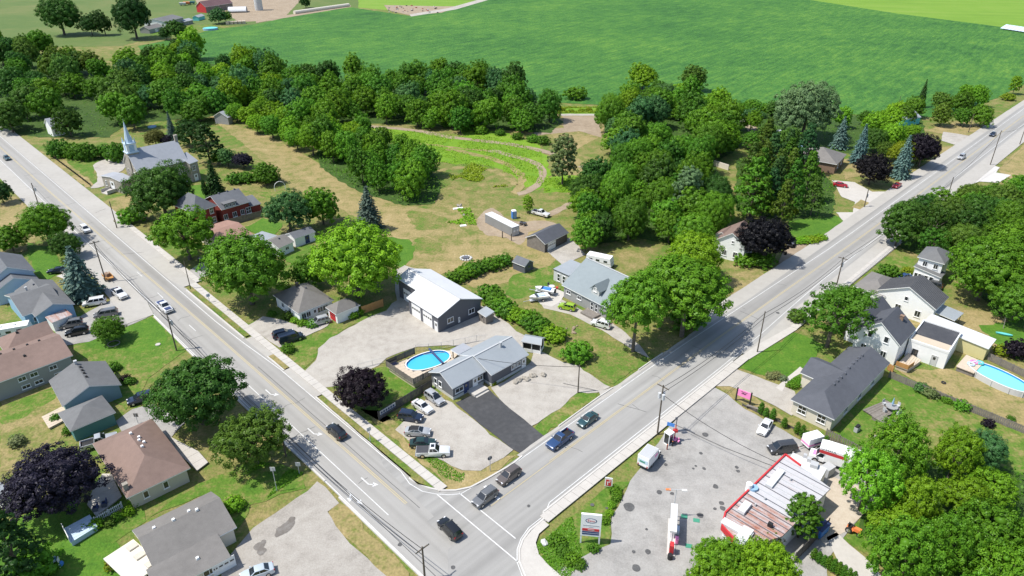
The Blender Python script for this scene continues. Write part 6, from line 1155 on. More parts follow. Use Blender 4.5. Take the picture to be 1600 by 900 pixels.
for x, z, ww, hh, m_ in ((0, 1.2, .8, 1.2, 'red'), (0, 1.35, .5, .12, 'white'), (-.12, 1.0, .12, .5, 'white'), (.2, 1.6, .3, .1, 'white')): q = MB(); q.box((x, -.06 - (.01 if m_ == 'white' else 0), z), (ww, .03, hh)); q.build('sign_block', m_, pnl)
def road_sign(x, y, h, label, mat='steel', oct=False, face=0):
    b = P(x, y); t = thing('road_sign', (b.x, b.y, .15), R(face), label, 'sign'); q = MB(); q.tube((0, 0, 0), (0, 0, h), .05, .05, 6); q.build('post', 'steel', t); q = MB()
    if oct: q.tube((0, .04, h - .35), (0, .07, h - .35), .42, .42, 8)
    else: q.box((0, .05, h - .35), (.75, .04, .75))
    q.build('sign_plate', mat, t)
road_sign(579, 692, 3.0, 'grey backed road sign beside the sidewalk below the purple maple', 'lgrey', face=40); road_sign(766, 737, 2.9, 'stop sign seen from behind at the junction corner', 'dark_wall', True, 30); road_sign(328, 474, 2.2, 'small bluish sign on the grass verge by the broad tree', 'pale_blue', face=40)
road_sign(433, 768, 4.6, 'thin pale marker post on the bright lawn', 'lgrey'); road_sign(468, 741, 2.2, 'short leaning marker beside the road', 'lgrey'); road_sign(216, 662, 2, 'thin post in front of the brown hip roof', 'wood')
# kiosk, red post and posts by the big utility pole
b = P(1043.5, 693); t = thing('phone_kiosk', (b.x, b.y, .1), R(40), 'white framed glazed kiosk beside the red post', 'kiosk'); q = MB()
for x in (-.5, .5):
    for y in (-.5, .5): q.box((x, y, 1.1), (.1, .1, 2.2))
q.box((0, 0, 2.25), (1.2, 1.2, .16)); q.box((0, 0, .1), (1.1, 1.1, .2)); q.build('frame', 'white', t)
for i in range(4): q = MB(); q.box((0, -.5, 1.15), (.86, .03, 1.9)); o = q.build('pane', 'glass', t); o.rotation_euler = (0, 0, R(90 * i))
b = P(1053, 690); t = thing('red_post', (b.x, b.y, .1), 0, 'red post with dark head and a dangling banner beside the kiosk', 'post'); q = MB(); q.tube((0, 0, 0), (0, 0, 3.4), .09, .08); q.build('lower_post', 'red', t); q = MB(); q.tube((0, 0, 3.4), (0, 0, 5.0), .07, .06); q.box((-.1, 0, 4.7), (.35, .2, .4)); q.build('head', 'dark_wall', t); q = MB(); q.box((-.8, .3, 3.2), (1.2, .04, .7), 0, R(-25)); q.build('banner', 'blue', t); q = MB(); q.box((0, 0, 2.2), (.7, .5, .5)); q.build('meter_box', 'red', t)
for x, y in [(1042, 703), (1050, 698)]: b = P(x, y); t = thing('bollard', (b.x, b.y, .1), 0, 'short ' + ('brown' if x == 1042 else 'dark') + ' bollard in front of the glazed kiosk', 'bollard'); q = MB(); q.tube((0, 0, 0), (0, 0, 1.0), .1, .1, 10); q.build('post', 'brick' if x == 1042 else 'black', t); q = MB(); q.blob((0, 0, 1.0), .1, 1, .5); q.build('cap', 'orange', t)
b = P(1056, 692); t = thing('planter', (b.x, b.y, .1), 0, 'dark tub of flowers at the foot of the red post', 'planter'); q = MB(); q.ell((0, 0), .6, .6, 0, .5, 14); q.build('tub', 'dark_wall', t); q = MB()
for i in range(14): q.blob((rng.uniform(-.5, .5), rng.uniform(-.5, .5), .6 + rng.uniform(0, .2)), .16, 1, 1, .2, 0, i)
q.build('flowers', 'pink', t)
b = P(1175, 640); t = thing('bench', (b.x, b.y, .1), R(-32), 'low bench beside the pink sign', 'bench'); q = MB(); q.box((0, 0, .5), (2.0, .5, .08)); q.build('seat', 'wood', t)
for x in (-.8, .8): q = MB(); q.box((x, 0, .24), (.12, .45, .46)); q.build('leg', 'black', t)
# ------------------------------------------------------------------ poles and wires
POLE = {}
def pole(key, bx, by, ty, label, arms=0, boxes=0, lamp=False, r=.15):
    b = P(bx, by); h = 2
    while proj_y((b.x, b.y, h)) > ty and h < 14: h += .1
    t = thing('utility_pole', (b.x, b.y, 0), 0, label, 'utility pole'); q = MB(); q.tube((0, 0, 0), (0, 0, h), r, r * .7, 9); q.build('shaft', 'pole', t); t['h'] = h
    for i in range(arms):
        q = MB(); q.box((0, 0, h - .35 - i * .9), (2.2, .12, .14), 0, A2 if key in 'BCDEF' else A1); am = q.build('cross_arm', 'pole', t)
        for s in (-.95, 0.2, .95): q = MB(); aa = A2 if key in 'BCDEF' else A1; q.tube((s * math.cos(aa), s * math.sin(aa), h - .3 - i * .9), (s * math.cos(aa), s * math.sin(aa), h - .05 - i * .9), .06, .04, 6); q.build('insulator', 'lgrey', am)
    for i in range(boxes):
        a = A2 + (0, 2.1, -2.1)[i]; q = MB(); q.tube((.42 * math.cos(a), .42 * math.sin(a), h - 2.6), (.42 * math.cos(a), .42 * math.sin(a), h - 1.6), .25, .25, 12); q.build('transformer', 'galv', t)
    if lamp: q = MB(); q.tube((0, 0, h - .4), (1.2, .6, h - .1), .04, .04, 6); q.box((1.4, .7, h - .1), (.7, .25, .12), 0, .46); q.build('street_lamp', 'galv', t)
    POLE[key] = Vector((b.x, b.y, h)); return t
pole('A', 61, 322, 286, 'utility pole behind the bright roadside tree at left', 0, 1); pole('B', 166, 441, 377, 'leaning utility pole beside the blue spruce', 1); pole('C', 276, 548, 491, 'utility pole with a transformer at the corner of the front lawn', 0, 1)
pole('D', 447, 713, 668, 'thin utility pole at the edge of the drooping tree'); pole('E', 664, 906, 855, 'utility pole cut by the bottom edge near the junction', 1); pole('F', 183, 357, 315, 'short pole with a yellow marker by the church sidewalk'); pole('G', 298, 452, 408, 'slim pole at the end of the grass verge by the broad tree', r=.11)
pole('H', 903, 614, 571, 'short dark pole on the verge of the gravel turnaround', r=.13); pole('I', 1027, 679, 602, 'utility pole with three transformers at the station lot edge', 1, 3); pole('J', 1183, 551, 487, 'bare utility pole on the green lawn beside the right road', r=.13); pole('K', 1307, 446, 402, 'utility pole with cross arm halfway up the right road', 1, 1)
pole('L', 1350, 324, 296, 'pole beside the dry island of the concrete drive', 0, 1); pole('M', 1547, 258, 204, 'tall pole at the pale concrete drive up the right road'); pole('N', 1593, 226, 192, 'farthest pole at the right edge'); pole('O', 1513, 207, 178, 'pale pole in the dry verge near the far clump'); pole('P', 1399, 184, 150, 'slender pole at the edge of the crop field', r=.12); pole('Q', 1480, 309, 277, 'pole rising out of the right hand wood')
def wire(a, b, sag, label, da=0, group='overhead wires along the left road'):
    p, q = POLE[a] - Vector((0, 0, .4 + da)), POLE[b] - Vector((0, 0, .4 + da)); m = MB(); n = 12; prev = None
    for i in range(n + 1):
        f = i / n; c = p.lerp(q, f) - Vector((0, 0, sag * 4 * f * (1 - f)))
        if prev is not None: m.tube(prev, c, .04, .04, 4)
        prev = c
    o = m.build('overhead_wire', 'black'); tag(o, label, 'wire', group)
for a, b in (('A', 'B'), ('B', 'C'), ('C', 'D'), ('D', 'E')): wire(a, b, 1.0, 'dark cable slung between the poles of the left road')
for a, b in (('I', 'J'), ('J', 'K'), ('K', 'Q'), ('Q', 'M'), ('M', 'N')): wire(a, b, 1.0, 'dark cable slung between the poles of the right road', 0, 'overhead wires along the right road')
for a, b in (('B', 'C'), ('C', 'D'), ('D', 'E')): wire(a, b, .8, 'dark cable slung between the poles of the left road', 1.1)
for a, b in (('I', 'J'), ('J', 'K'), ('K', 'Q')): wire(a, b, .8, 'dark cable slung between the poles of the right road', 1.1, 'overhead wires along the right road')
POLE['eave'] = P(1226, 712, 4.8); POLE['eave2'] = P(740, 556, 4.9)
wire('I', 'eave', .9, 'cable from the transformer pole to the rusty roof', 1.4, 'service cables'); wire('H', 'eave2', .5, 'cable from the short dark pole to the long grey house', 0, 'service cables')
q = MB(); b = POLE['F']; t = [o for o in COL.objects if o.get('label', '').startswith('short pole with a yellow')][0]; q.box((0, -.1, 2.2), (.6, .05, .6)); q.build('marker_plate', 'yellow_line', t)
# ------------------------------------------------------------------ fences
def fence(pts, h, label, mat='wood', name='board_fence', bw=.3, step=2.4, gap=.04, z0=0, px=True, rail=None, cat='fence'):
    w = [P(*p) for p in pts] if px else pts; t = thing(name, (w[0].x, w[0].y, z0), 0, label, cat)
    for i in range(len(w) - 1):
        a, b = w[i] - w[0], w[i + 1] - w[0]; d = b - a; L = d.length; ang = math.atan2(d.y, d.x); n = max(1, round(L / step)); s = L / n
        for j in range(n + 1):
            if j == n and i < len(w) - 2: continue
            c = a + d * (j / n); q = MB(); q.box((c.x, c.y, h / 2 + .04), (.12, .12, h + .08), 0, ang); q.build('post', rail or mat, t)
        for j in range(n):
            q = MB(); k = max(1, int((s - .12) / bw)); bb = (s - .12) / k
            for z in (.3, h - .25): q.box((s / 2, .05, z), (s - .12, .05, .09))
            for e in range(k): q.box((.06 + bb * (e + .5), 0, h / 2 + .02 * ((e * 7) % 3)), (bb - gap, .03, h - .08))
            c = a + d * (j / n); o = q.build('fence_panel', mat, t); o.location = c; o.rotation_euler = (0, 0, ang)
    return t
ft = fence([(592, 657), (675, 606)], 1.9, 'dark board fence between the pool yard and the gravel parking', 'dark_wood')
w0, w1 = P(592, 657), P(675, 606); d = w1 - w0; q = MB(); n_ = Vector((d.y, -d.x, 0)).normalized(); L = 3.4; c = w0 + d.normalized() * 2.0 + n_ * .12 - w0; q.box((c.x, c.y, 1.3), (L, .05, 1.0), 0, math.atan2(d.y, d.x)); sg = q.build('banner', 'lgrey', ft); q = MB()
for i in range(6): cc = c + d.normalized() * (-1.35 + i * .52) + n_ * .04; q.box((cc.x, cc.y, 1.4), (.34, .02, .42), 0, math.atan2(d.y, d.x))
q.box((c.x + n_.x * .04, c.y + n_.y * .04, .96), (L, .02, .22), 0, math.atan2(d.y, d.x)); q.build('lettering', 'navy', sg)
fence([(566, 491), (599, 479)], 1.9, 'orange-brown wooden fence beside the white garage', 'cedar'); fence([(360, 352), (409, 339)], 1.9, 'grey lattice fence at the rear of the brick house', 'wood')
fence([(1388, 590), (1440, 612), (1520, 645), (1600, 678), (1640, 694)], 1.5, 'long grey garden fence crossing the yards at right', 'wood'); fence([(1289, 684), (1372, 728)], 1.9, 'grey slatted fence behind the moving truck', 'wood', gap=.14); fence([(1542, 562), (1600, 590), (1640, 612)], 1.6, 'weathered fence behind the oval aqua pool', 'wood')
fence([(1240, 880), (1262, 858), (1292, 826)], 2.0, 'brown board wall beside the dense tree at bottom right', 'dark_wood'); fence([(84, 247), (112, 268), (142, 291)], .9, 'low black railing in front of the church lot', 'black', 'railing', bw=.25, gap=.2); fence([(1386, 578), (1394, 583), (1372, 568)][:2], 1.6, 'short wooden gate at the corner of the charcoal roofed house', 'cedar')
fence([(1160, 634), (1290, 694)], .5, 'low dark rail along the edge of the station lot', 'dark_wood', 'low_rail', bw=2.3)
# chain link behind the pool
def mesh_fence(pts, h, label):
    w = [P(*p) for p in pts]; t = thing('chain_link_fence', (w[0].x, w[0].y, 0), 0, label, 'fence')
    for i in range(len(w) - 1):
        a, b = w[i] - w[0], w[i + 1] - w[0]; n = max(1, round((b - a).length / 2.5))
        for j in range(n): c = a.lerp(b, j / n); q = MB(); q.tube((c.x, c.y, 0), (c.x, c.y, h), .04, .04, 6); q.build('post', 'steel', t)
        q = MB()
        for z in (h, .15): q.tube((a.x, a.y, z), (b.x, b.y, z), .025, .025, 5)
        k = int((b - a).length / .35)
        for j in range(k): c = a.lerp(b, j / k); e = a.lerp(b, min(1, (j + 3) / k)); q.tube((c.x, c.y, .15), (e.x, e.y, h), .006, .006, 3); q.tube((e.x, e.y, .15), (c.x, c.y, h), .006, .006, 3)
        q.build('wire_mesh', 'steel', t)
mesh_fence([(650, 549), (690, 545), (745, 534), (760, 533)], 1.5, 'chain link fence between pool deck and gravel yard'); mesh_fence([(560, 577), (604, 566)], 1.2, 'low chain link fence by the purple maple')
# ------------------------------------------------------------------ pools and decks
def pool(px, py, rz, rx, ry, h, label, wmat, wall, group=None, deck=None):
    b = P(px, py, h); t = thing('swimming_pool', (b.x, b.y, 0), rz, label, 'pool'); n = 36; q = MB()
    ring = [(math.cos(i * 6.2832 / n), math.sin(i * 6.2832 / n)) for i in range(n)]; sp = 2.2
    def e(c, s, a, b_): return (a * math.copysign(abs(c) ** (2 / sp), c), b_ * math.copysign(abs(s) ** (2 / sp), s))
    for i in range(n):
        j = (i + 1) % n; o0, o1, i0, i1 = e(*ring[i], rx, ry), e(*ring[j], rx, ry), e(*ring[i], rx - .2, ry - .2), e(*ring[j], rx - .2, ry - .2)
        q.poly([(*o0, 0), (*o1, 0), (*o1, h), (*o0, h)], 0); q.poly([(*o0, h + .03), (*o1, h + .03), (*i1, h + .03), (*i0, h + .03)], 1); q.poly([(*i1, h - .6), (*i0, h - .6), (*i0, h + .02), (*i1, h + .02)], 2)
    q.build('wall', [wall, 'trim', 'liner'], t); q = MB(); q.poly([(*e(*c, rx - .2, ry - .2), h - .32) for c in ring]); q.build('water', wmat, t)
    for i in range(0, n, 3): q = MB(); o0 = e(*ring[i], rx + .05, ry + .05); q.box((*o0, h / 2), (.1, .1, h)); q.build('upright', wall, t)
    return t
u = (P(702, 552, 1.3) - P(636, 574, 1.3)); rz = math.atan2(u.y, u.x); tp = pool(669, 562.5, rz, u.length / 2 + .1, 2.75, 1.3, 'oval blue pool with a dark solar reel beside the long grey house', 'pool', 'lgrey')
q = MB(); q.tube((1.7, -2.9, 1.6), (1.7, 2.9, 1.6), .22, .22, 10); q.build('cover_reel', 'navy', tp)
# raised deck round the pool with its board fence
dk = [P(x, y, 1.3) for x, y in [(604, 572), (648, 553), (722, 545), (700, 571), (646, 600)]]; t = thing('pool_deck', (dk[0].x, dk[0].y, 0), 0, 'raised pale wooden deck around the oval blue pool with grey board screens', 'deck'); iv2 = t.matrix_basis.inverted()
if sum(a.x * b.y - b.x * a.y for a, b in zip(dk, dk[1:] + dk[:1])) < 0: dk = dk[::-1]
un = Vector((math.cos(rz), math.sin(rz), 0)); vn = Vector((-un.y, un.x, 0)); pc = P(669, 562.5, 1.3)
vs = [p.dot(vn) for p in dk]; k = int((max(vs) - min(vs)) / .9); rx_, ry_ = u.length / 2 + .14, 2.8
for i in range(k):                      # boards, cut back where the pool sits
    lo_, hi_ = min(vs) + i * .9, min(vs) + (i + 1) * .9 - .03; pl = clip(dk, vn, lo_, hi_)
    if len(pl) < 3: continue
    yv = (lo_ + hi_) / 2 - pc.dot(vn); x0_, x1_ = min(p.dot(un) for p in pl), max(p.dot(un) for p in pl)
    segs = [(x0_, x1_)]
    if abs(yv) < ry_: hx = rx_ * (1 - (abs(yv) / ry_) ** 2.2) ** (1 / 2.2); segs = [(x0_, pc.dot(un) - hx), (pc.dot(un) + hx, x1_)]
    for s0, s1 in segs:
        if s1 - s0 > .2:
            pp = clip(pl, un, s0, s1)
            if len(pp) > 2: q = MB(); q.ext([(p.x, p.y) for p in pp], 1.14, 1.24); q.build('deck_board', 'deck', t, iv2)
q = MB(); e = [(p.x + (pc.x - p.x) * .06, p.y + (pc.y - p.y) * .06) for p in dk]
for i in range(len(e)):
    a, b = Vector((*e[i], 0)), Vector((*e[(i + 1) % len(e)], 0)); d = b - a; q.box(((a.x + b.x) / 2, (a.y + b.y) / 2, .55), (d.length, .06, 1.1), 0, math.atan2(d.y, d.x))
q.build('skirt', 'sand', t, iv2)
fence([P(604, 572, 1.3).to_3d() * 1, P(648, 553, 1.3)], 1.5, 'grey board screen on the far left side of the pool deck', 'dark_wood', 'deck_screen', z0=1.22, px=False); fence([P(604, 572, 1.3), P(646, 600, 1.3), P(676, 585, 1.3)], 1.3, 'grey board screen on the near side of the pool deck', 'wood', 'deck_screen', z0=1.22, px=False)
m_ = MB(); b = P(613, 569, 1.3); t = thing('deck_box', (b.x, b.y, 1.25), rz, 'dark blue storage box on the pool deck corner', 'box'); m_.box((0, 0, .35), (1.5, .8, .6)); m_.build('body', 'navy', t); m_ = MB(); m_.box((0, 0, .69), (1.56, .86, .08)); m_.build('lid', 'black', t)
h = house('pavilion', 'small flat grey roofed pavilion between the pool and the long grey house', 'pavilion', (718, 560), 2.8); block(h, (704, 546), (717, 553.7), (722.5, 535), 3.2, 'flat', .1, .3, 'sh_pale', None)
m, L, W = frame((704, 546), (717, 553.7), (722.5, 535), 3.2)
for x in (.3, L - .3):
    for y in (.3, W - .3): q = MB(); q.box((x, y, 1.5), (.16, .16, 3)); q.build('post', 'wood', h, h.matrix_basis.inverted() @ m)
# screened gazebo
b = P(833, 547); t = thing('gazebo', (b.x, b.y, .1), R(-18), 'white framed screened gazebo with grey metal roof at the hedge', 'gazebo'); l, w_ = 3.6, 2.2; q = MB()
for x in (-l / 2, 0, l / 2):
    for y in (-w_ / 2, w_ / 2): q.box((x, y, 1.2), (.12, .12, 2.4))
q.box((0, 0, .35), (l, w_, .7)); q.build('frame', 'white', t); q = MB(); q.box((0, 0, 1.55), (l - .1, w_ - .1, 1.6)); q.build('screen', 'black', t); q = MB(); slab(q, [(-l / 2 - .3, -w_ / 2 - .3, 2.4), (l / 2 + .3, -w_ / 2 - .3, 2.4), (l / 2, 0, 3.0), (-l / 2, 0, 3.0)]); slab(q, [(l / 2 + .3, w_ / 2 + .3, 2.4), (-l / 2 - .3, w_ / 2 + .3, 2.4), (-l / 2, 0, 3.0), (l / 2, 0, 3.0)]); q.build('roof', ['mt_grey', 'trim'], t)
# aqua pool on the right with deck and floats
ua = P(1604, 612, 1.2) - P(1521, 572, 1.2); tp = pool(1562, 588, math.atan2(ua.y, ua.x), ua.length / 2 + .8, 2.6, 1.25, 'oval aqua pool with white walls at the right edge', 'pool_aqua', 'lgrey')
dk = [P(x, y, 1.1) for x, y in [(1494, 572), (1522, 583), (1538, 566), (1510, 554)]]; t = thing('small_deck', (dk[0].x, dk[0].y, 0), 0, 'small wooden deck at the end of the oval aqua pool', 'deck'); dk = dk if sum(a.x * b.y - b.x * a.y for a, b in zip(dk, dk[1:] + dk[:1])) > 0 else dk[::-1]; q = MB(); q.ext([(p.x, p.y) for p in dk], .95, 1.1); q.build('platform', 'deck', t, t.matrix_basis.inverted()); q = MB(); q.ext([(p.x + (sum(z.x for z in dk) / 4 - p.x) * .08, p.y + (sum(z.y for z in dk) / 4 - p.y) * .08) for p in dk], 0, .95); q.build('skirt', 'wood', t, t.matrix_basis.inverted())
for x, y, c, nm in [(1522, 566, 'pink', 'pink'), (1531, 567, 'aqua', 'turquoise'), (1517, 569, 'pale_blue', 'pale blue')]:
    b = P(x, y, 1.2); q = MB(); n = 14
    for i in range(n): a0, a1 = i * 6.2832 / n, (i + 1) * 6.2832 / n; q.tube((.55 * math.cos(a0), .55 * math.sin(a0), .15), (.55 * math.cos(a1), .55 * math.sin(a1), .15), .17, .17, 6)
    o = q.build('pool_float', c); o.location = (b.x, b.y, 1.12); tag(o, nm + ' ring shaped float lying on the small pool deck', 'pool float', 'pool floats')
# far farm pool, trampoline and children's things
b = P(329, 46.5); t = thing('round_pool', (b.x, b.y, 0), 0, 'round green pool on the farm lawn', 'pool'); q = MB(); q.ell((0, 0), 5, 5, 0, 1.3, 24); q.build('wall', 'blue_wall', t); q = MB(); q.ell((0, 0), 4.7, 4.7, 1.31, 1.36, 24); q.build('water', 'aqua', t)
for i in range(5): b = P(357 + i * 6, 38 - i * .3); q = MB(); q.box((0, 0, .9), (2.4, 4.0, 1.7)); q.box((0, 0, 1.85), (2.3, 3.8, .16)); o = q.build('wrapped_bale', 'sand'); o.location = (b.x, b.y, 0); o.rotation_euler = (0, 0, .1 * i); tag(o, 'pale wrapped bale in the row below the white hoop shelter', 'bale', 'pale bales below the hoop shelter')
b = P(460, 22); e = P(545, 10); d = e - b; t = thing('wrapped_hay_row', (b.x, b.y, 0), math.atan2(d.y, d.x), 'long pale plastic tube of silage at the edge of the crop field', 'silage tube'); q = MB(); q.tube((0, 0, 1.1), (d.length, 0, 1.1), 1.5, 1.5, 12); q.build('tube', 'cream', t)
for x, y, c, nm in [(292, 8, 'orange', 'orange'), (300, 7, 'teal_wall', 'teal'), (286, 9, 'lgrey', 'grey')]: b = P(x, y); t = thing('farm_wagon', (b.x, b.y, 0), .3, nm + ' farm wagon in the yard left of the barn', 'wagon', 'farm wagons'); q = MB(); q.box((0, 0, 1.9), (5, 2.4, 1.6), 0, 0, 1.08); q.build('box', c, t); q = MB(); q.box((0, 0, 1.0), (4.6, 1.2, .2)); q.build('frame', 'black', t); wheels(t, (-1.5, 1.5), 2.2, .5)
for i in range(34):
    x, y = rng.uniform(604, 684), 0; y = rng.uniform(9, 21); b = P(x, y); q = MB(); q.blob((0, 0, .3), rng.uniform(.5, 1.3), 1, .6, .25, 0, i); o = q.build('scrap_heap', rng.choice(['brick', 'dark_wall', 'rubber', 'steel'])); o.location = (b.x, b.y, 0); tag(o, 'lump of scrap or spoil on the bare patch at the top of the crop field', 'scrap', 'scrap on the bare patch')
# solar array
b = P(1562, 46); e = P(1640, 58); d = e - b; t = thing('solar_array', (b.x, b.y, 0), math.atan2(d.y, d.x), 'long tilted solar array at the far edge of the crop field', 'solar array'); n = 14; s = d.length / n
for i in range(n): q = MB(); q.prism([(i * s + .1, 0, .9), ((i + 1) * s - .1, 0, .9), ((i + 1) * s - .1, 5, 3.2), (i * s + .1, 5, 3.2)], [(i * s + .1, 0, .8), ((i + 1) * s - .1, 0, .8), ((i + 1) * s - .1, 5, 3.1), (i * s + .1, 5, 3.1)], 0, 1); q.build('solar_panel', ['pale_blue', 'steel'], t)
for i in range(0, n + 1, 2): q = MB(); q.box((i * s, 2.5, .95), (.15, .15, 1.9)); q.build('leg', 'steel', t)
# shipping container, portable toilet and yard things
m, L, W = frame((800.5, 355.5), (811.5, 352), (757.5, 334), 2.7); b = m.translation; t = thing('shipping_container', b, math.atan2(m[1][0], m[0][0]), 'long grey shipping container with a white roof on the bare dirt', 'container'); q = MB(); q.box((L / 2, W / 2, 1.35), (L, W, 2.5)); q.build('body', 'grey_wall', t); q = MB(); q.box((L / 2, W / 2, 2.65), (L + .1, W + .1, .12)); q.build('roof', 'mt_white', t); q = MB()
for i in range(int(W / .5)): q.box((-.03, .3 + i * .5, 1.35), (.06, .22, 2.4)); q.box((L + .03, .3 + i * .5, 1.35), (.06, .22, 2.4))
o = q.build('side_ribs', 'grey_wall', t); o['kind'] = 'stuff'
for s in (.28, .72): q = MB(); q.box((L * s, -.04, 1.35), (L * .4, .08, 2.3)); dd = q.build('door', 'lgrey', t); q = MB(); q.box((L * s, -.09, 1.5), (L * .25, .03, .5)); q.build('notice', 'white', dd)
for x in (.3, L - .3): q = MB(); q.box((x, .4, .06), (.4, .4, .14)); q.build('block', 'concrete', t)
b = P(803, 341); t = thing('portable_toilet', (b.x, b.y, .06), R(20), 'blue portable toilet with white roof beside the slim young tree', 'portable toilet'); q = MB(); q.box((0, 0, 1.1), (1.2, 1.2, 2.2)); q.build('body', 'blue', t); q = MB(); q.box((0, 0, 2.3), (1.25, 1.25, .2), 0, 0, .8); q.build('roof', 'white', t); q = MB(); q.box((0, -.61, 1.1), (.8, .04, 1.9)); q.build('door', 'blue_wall', t)
for x, y, s, l in [(785, 372, .14, 'dark post standing in front of the grey container'), (799, 376, .12, 'second post near the container door')]: b = P(x, y); q = MB(); q.tube((0, 0, 0), (0, 0, 2.0), s, s, 8); o = q.build('stub_post', 'pole'); o.location = b; tag(o, l, 'post')
def rocks(pts, n, r, label, group, mat='stone', name='rock', cat='rock', sq=.7):
    for i in range(n):
        f = rng.random() * (len(pts) - 1); j = int(f); a, c = pts[j], pts[min(j + 1, len(pts) - 1)]; f -= j; b = P(a[0] + (c[0] - a[0]) * f + rng.uniform(-3, 3), a[1] + (c[1] - a[1]) * f + rng.uniform(-2, 2)); q = MB(); q.blob((0, 0, r * .25), r * rng.uniform(.6, 1.3), 1, sq, .3, 0, rng.randint(0, 999)); o = q.build(name, mat); o.location = (b.x, b.y, .1); tag(o, label, cat, group)
rocks([(803, 600), (815, 595), (830, 591), (854, 586)], 16, .55, 'grey boulder in the low row on the gravel turnaround', 'boulders on the gravel turnaround'); rocks([(880, 516), (900, 510), (895, 522)], 9, .35, 'clod of rubble in the small earth heap by the farmhouse drive', 'rubble heap by the farmhouse drive', 'dirt', 'rubble_clod', 'rubble')
rocks([(712, 325), (722, 320), (727, 345)], 8, .4, 'pale rock among the weeds left of the container', 'rocks among the weeds'); rocks([(795, 400), (802, 410)], 6, .4, 'log on the woodpile beside the dark little shed', 'woodpile by the shed', 'cedar', 'log', 'log'); rocks([(850, 848), (853, 852)], 3, .4, 'grey boulder at the street corner planting', 'boulders at the street corner', 'lgrey'); rocks([(895, 325), (910, 327)], 5, .4, 'dark clod beside the loop track', 'clods by the loop track', 'dark_wood', 'rubble_clod', 'rubble')
b = P(728, 404); t = thing('fire_pit', (b.x, b.y, .05), 0, 'ring of pale stones with a fire bowl on the dry grass', 'fire pit')
for i in range(12): a = i * 6.2832 / 12; q = MB(); q.blob((1.3 * math.cos(a), 1.3 * math.sin(a), .12), .36, 1, .7, .2, 0, i); q.build('stone', 'lgrey', t)
q = MB(); q.ell((0, 0), .8, .8, 0, .35, 16); q.build('bowl', 'dark_wall', t)
for x, y, l in [(716, 326, 'white sheet lying by the weeds left of the container'), (724, 353, 'pale crumpled tarp on the dry grass')]: b = P(x, y); q = MB(); q.box((0, 0, .12), (3.0 if x == 716 else 1.8, 1.0, .2), 0, .3, .9); o = q.build('tarp', 'white'); o.location = b; tag(o, l, 'tarp')
b = P(438, 297); t = thing('garden_arch', (b.x, b.y, 0), .5, 'thin white arch standing on the mown strip', 'arch'); q = MB()
for i in range(10): a0, a1 = math.pi * i / 10, math.pi * (i + 1) / 10; q.tube((1.6 * math.cos(a0), 0, 1.2 + 1.6 * math.sin(a0)), (1.6 * math.cos(a1), 0, 1.2 + 1.6 * math.sin(a1)), .08, .08, 6)
q.tube((1.6, 0, 0), (1.6, 0, 1.2), .08); q.tube((-1.6, 0, 0), (-1.6, 0, 1.2), .08); q.build('hoop', 'white', t)
# farmhouse yard things
b = P(862, 452); t = thing('patio_set', (b.x, b.y, .12), 0, 'patio table and chairs at the corner of the grey farmhouse', 'patio set'); q = MB(); q.ell((0, 0), .7, .7, .68, .74, 16); q.tube((0, 0, 0), (0, 0, .7), .06); q.build('table', 'lgrey', t)
for i in range(3): a = 2.1 * i; q = MB(); q.box((1.2 * math.cos(a), 1.2 * math.sin(a), .42), (.5, .5, .06), 0, a); q.box((1.45 * math.cos(a), 1.45 * math.sin(a), .7), (.06, .5, .6), 0, a); q.box((1.2 * math.cos(a), 1.2 * math.sin(a), .2), (.4, .4, .38), 0, a); q.build('chair', ['red', 'dark_wall', 'red'][i], t)
b = P(921, 481); q = MB(); q.box((0, 0, .55), (1.5, .7, .9), 0, 0, .8); q.box((-.4, 0, 1.1), (.5, .5, .3)); o = q.build('garden_bin', 'blue'); o.location = (b.x, b.y, .3); tag(o, 'blue covered item by the steps of the grey farmhouse', 'bin')
m = MB(); b = P(929, 482); t = thing('wooden_steps', (b.x, b.y, .1), R(-28), 'weathered wooden steps at the farmhouse porch', 'steps')
for i in range(5): q = MB(); q.box((i * .1, -i * .42, .75 - i * .15), (3.0, .4, .1)); q.build('tread', 'deck', t)
b = P(906, 473); q = MB(); q.box((0, 0, .45), (2.4, .7, .9), 0, R(-30), .9); o = q.build('propane_tank', 'white'); o.location = (b.x, b.y, .1); tag(o, 'white tank against the grey farmhouse wall', 'tank')
# decks, patios and play things in the other yards
def deckrect(p, z, label, mat='deck', n=7, rails=(), cat='deck', name='wooden_deck', rmat='cedar'):
    w = [P(x, y, z) for x, y in p]
    if sum(a.x * b.y - b.x * a.y for a, b in zip(w, w[1:] + w[:1])) < 0: w = w[::-1]
    t = thing(name, (w[0].x, w[0].y, 0), 0, label, cat); iv = t.matrix_basis.inverted(); d = (w[1] - w[0]).normalized(); ts = [q.dot(d) for q in w]; st = (max(ts) - min(ts)) / n
    for i in range(n):
        pl = clip(w, d, min(ts) + i * st, min(ts) + (i + 1) * st - .04)
        if len(pl) > 2: q = MB(); q.ext([(e.x, e.y) for e in pl], z - .12, z); q.build('deck_board', mat, t, iv)
    q = MB(); cx, cy = sum(e.x for e in w) / len(w), sum(e.y for e in w) / len(w); q.ext([(e.x + (cx - e.x) * .06, e.y + (cy - e.y) * .06) for e in w], 0, z - .125); q.build('base', mat, t, iv)
    for (x0, y0), (x1, y1) in rails:
        a, c = P(x0, y0, z), P(x1, y1, z); dd = c - a; q = MB(); q.box(((a.x + c.x) / 2, (a.y + c.y) / 2, z + .55), (dd.length, .07, .9), 0, math.atan2(dd.y, dd.x)); q.build('railing', rmat, t, iv)
    return t
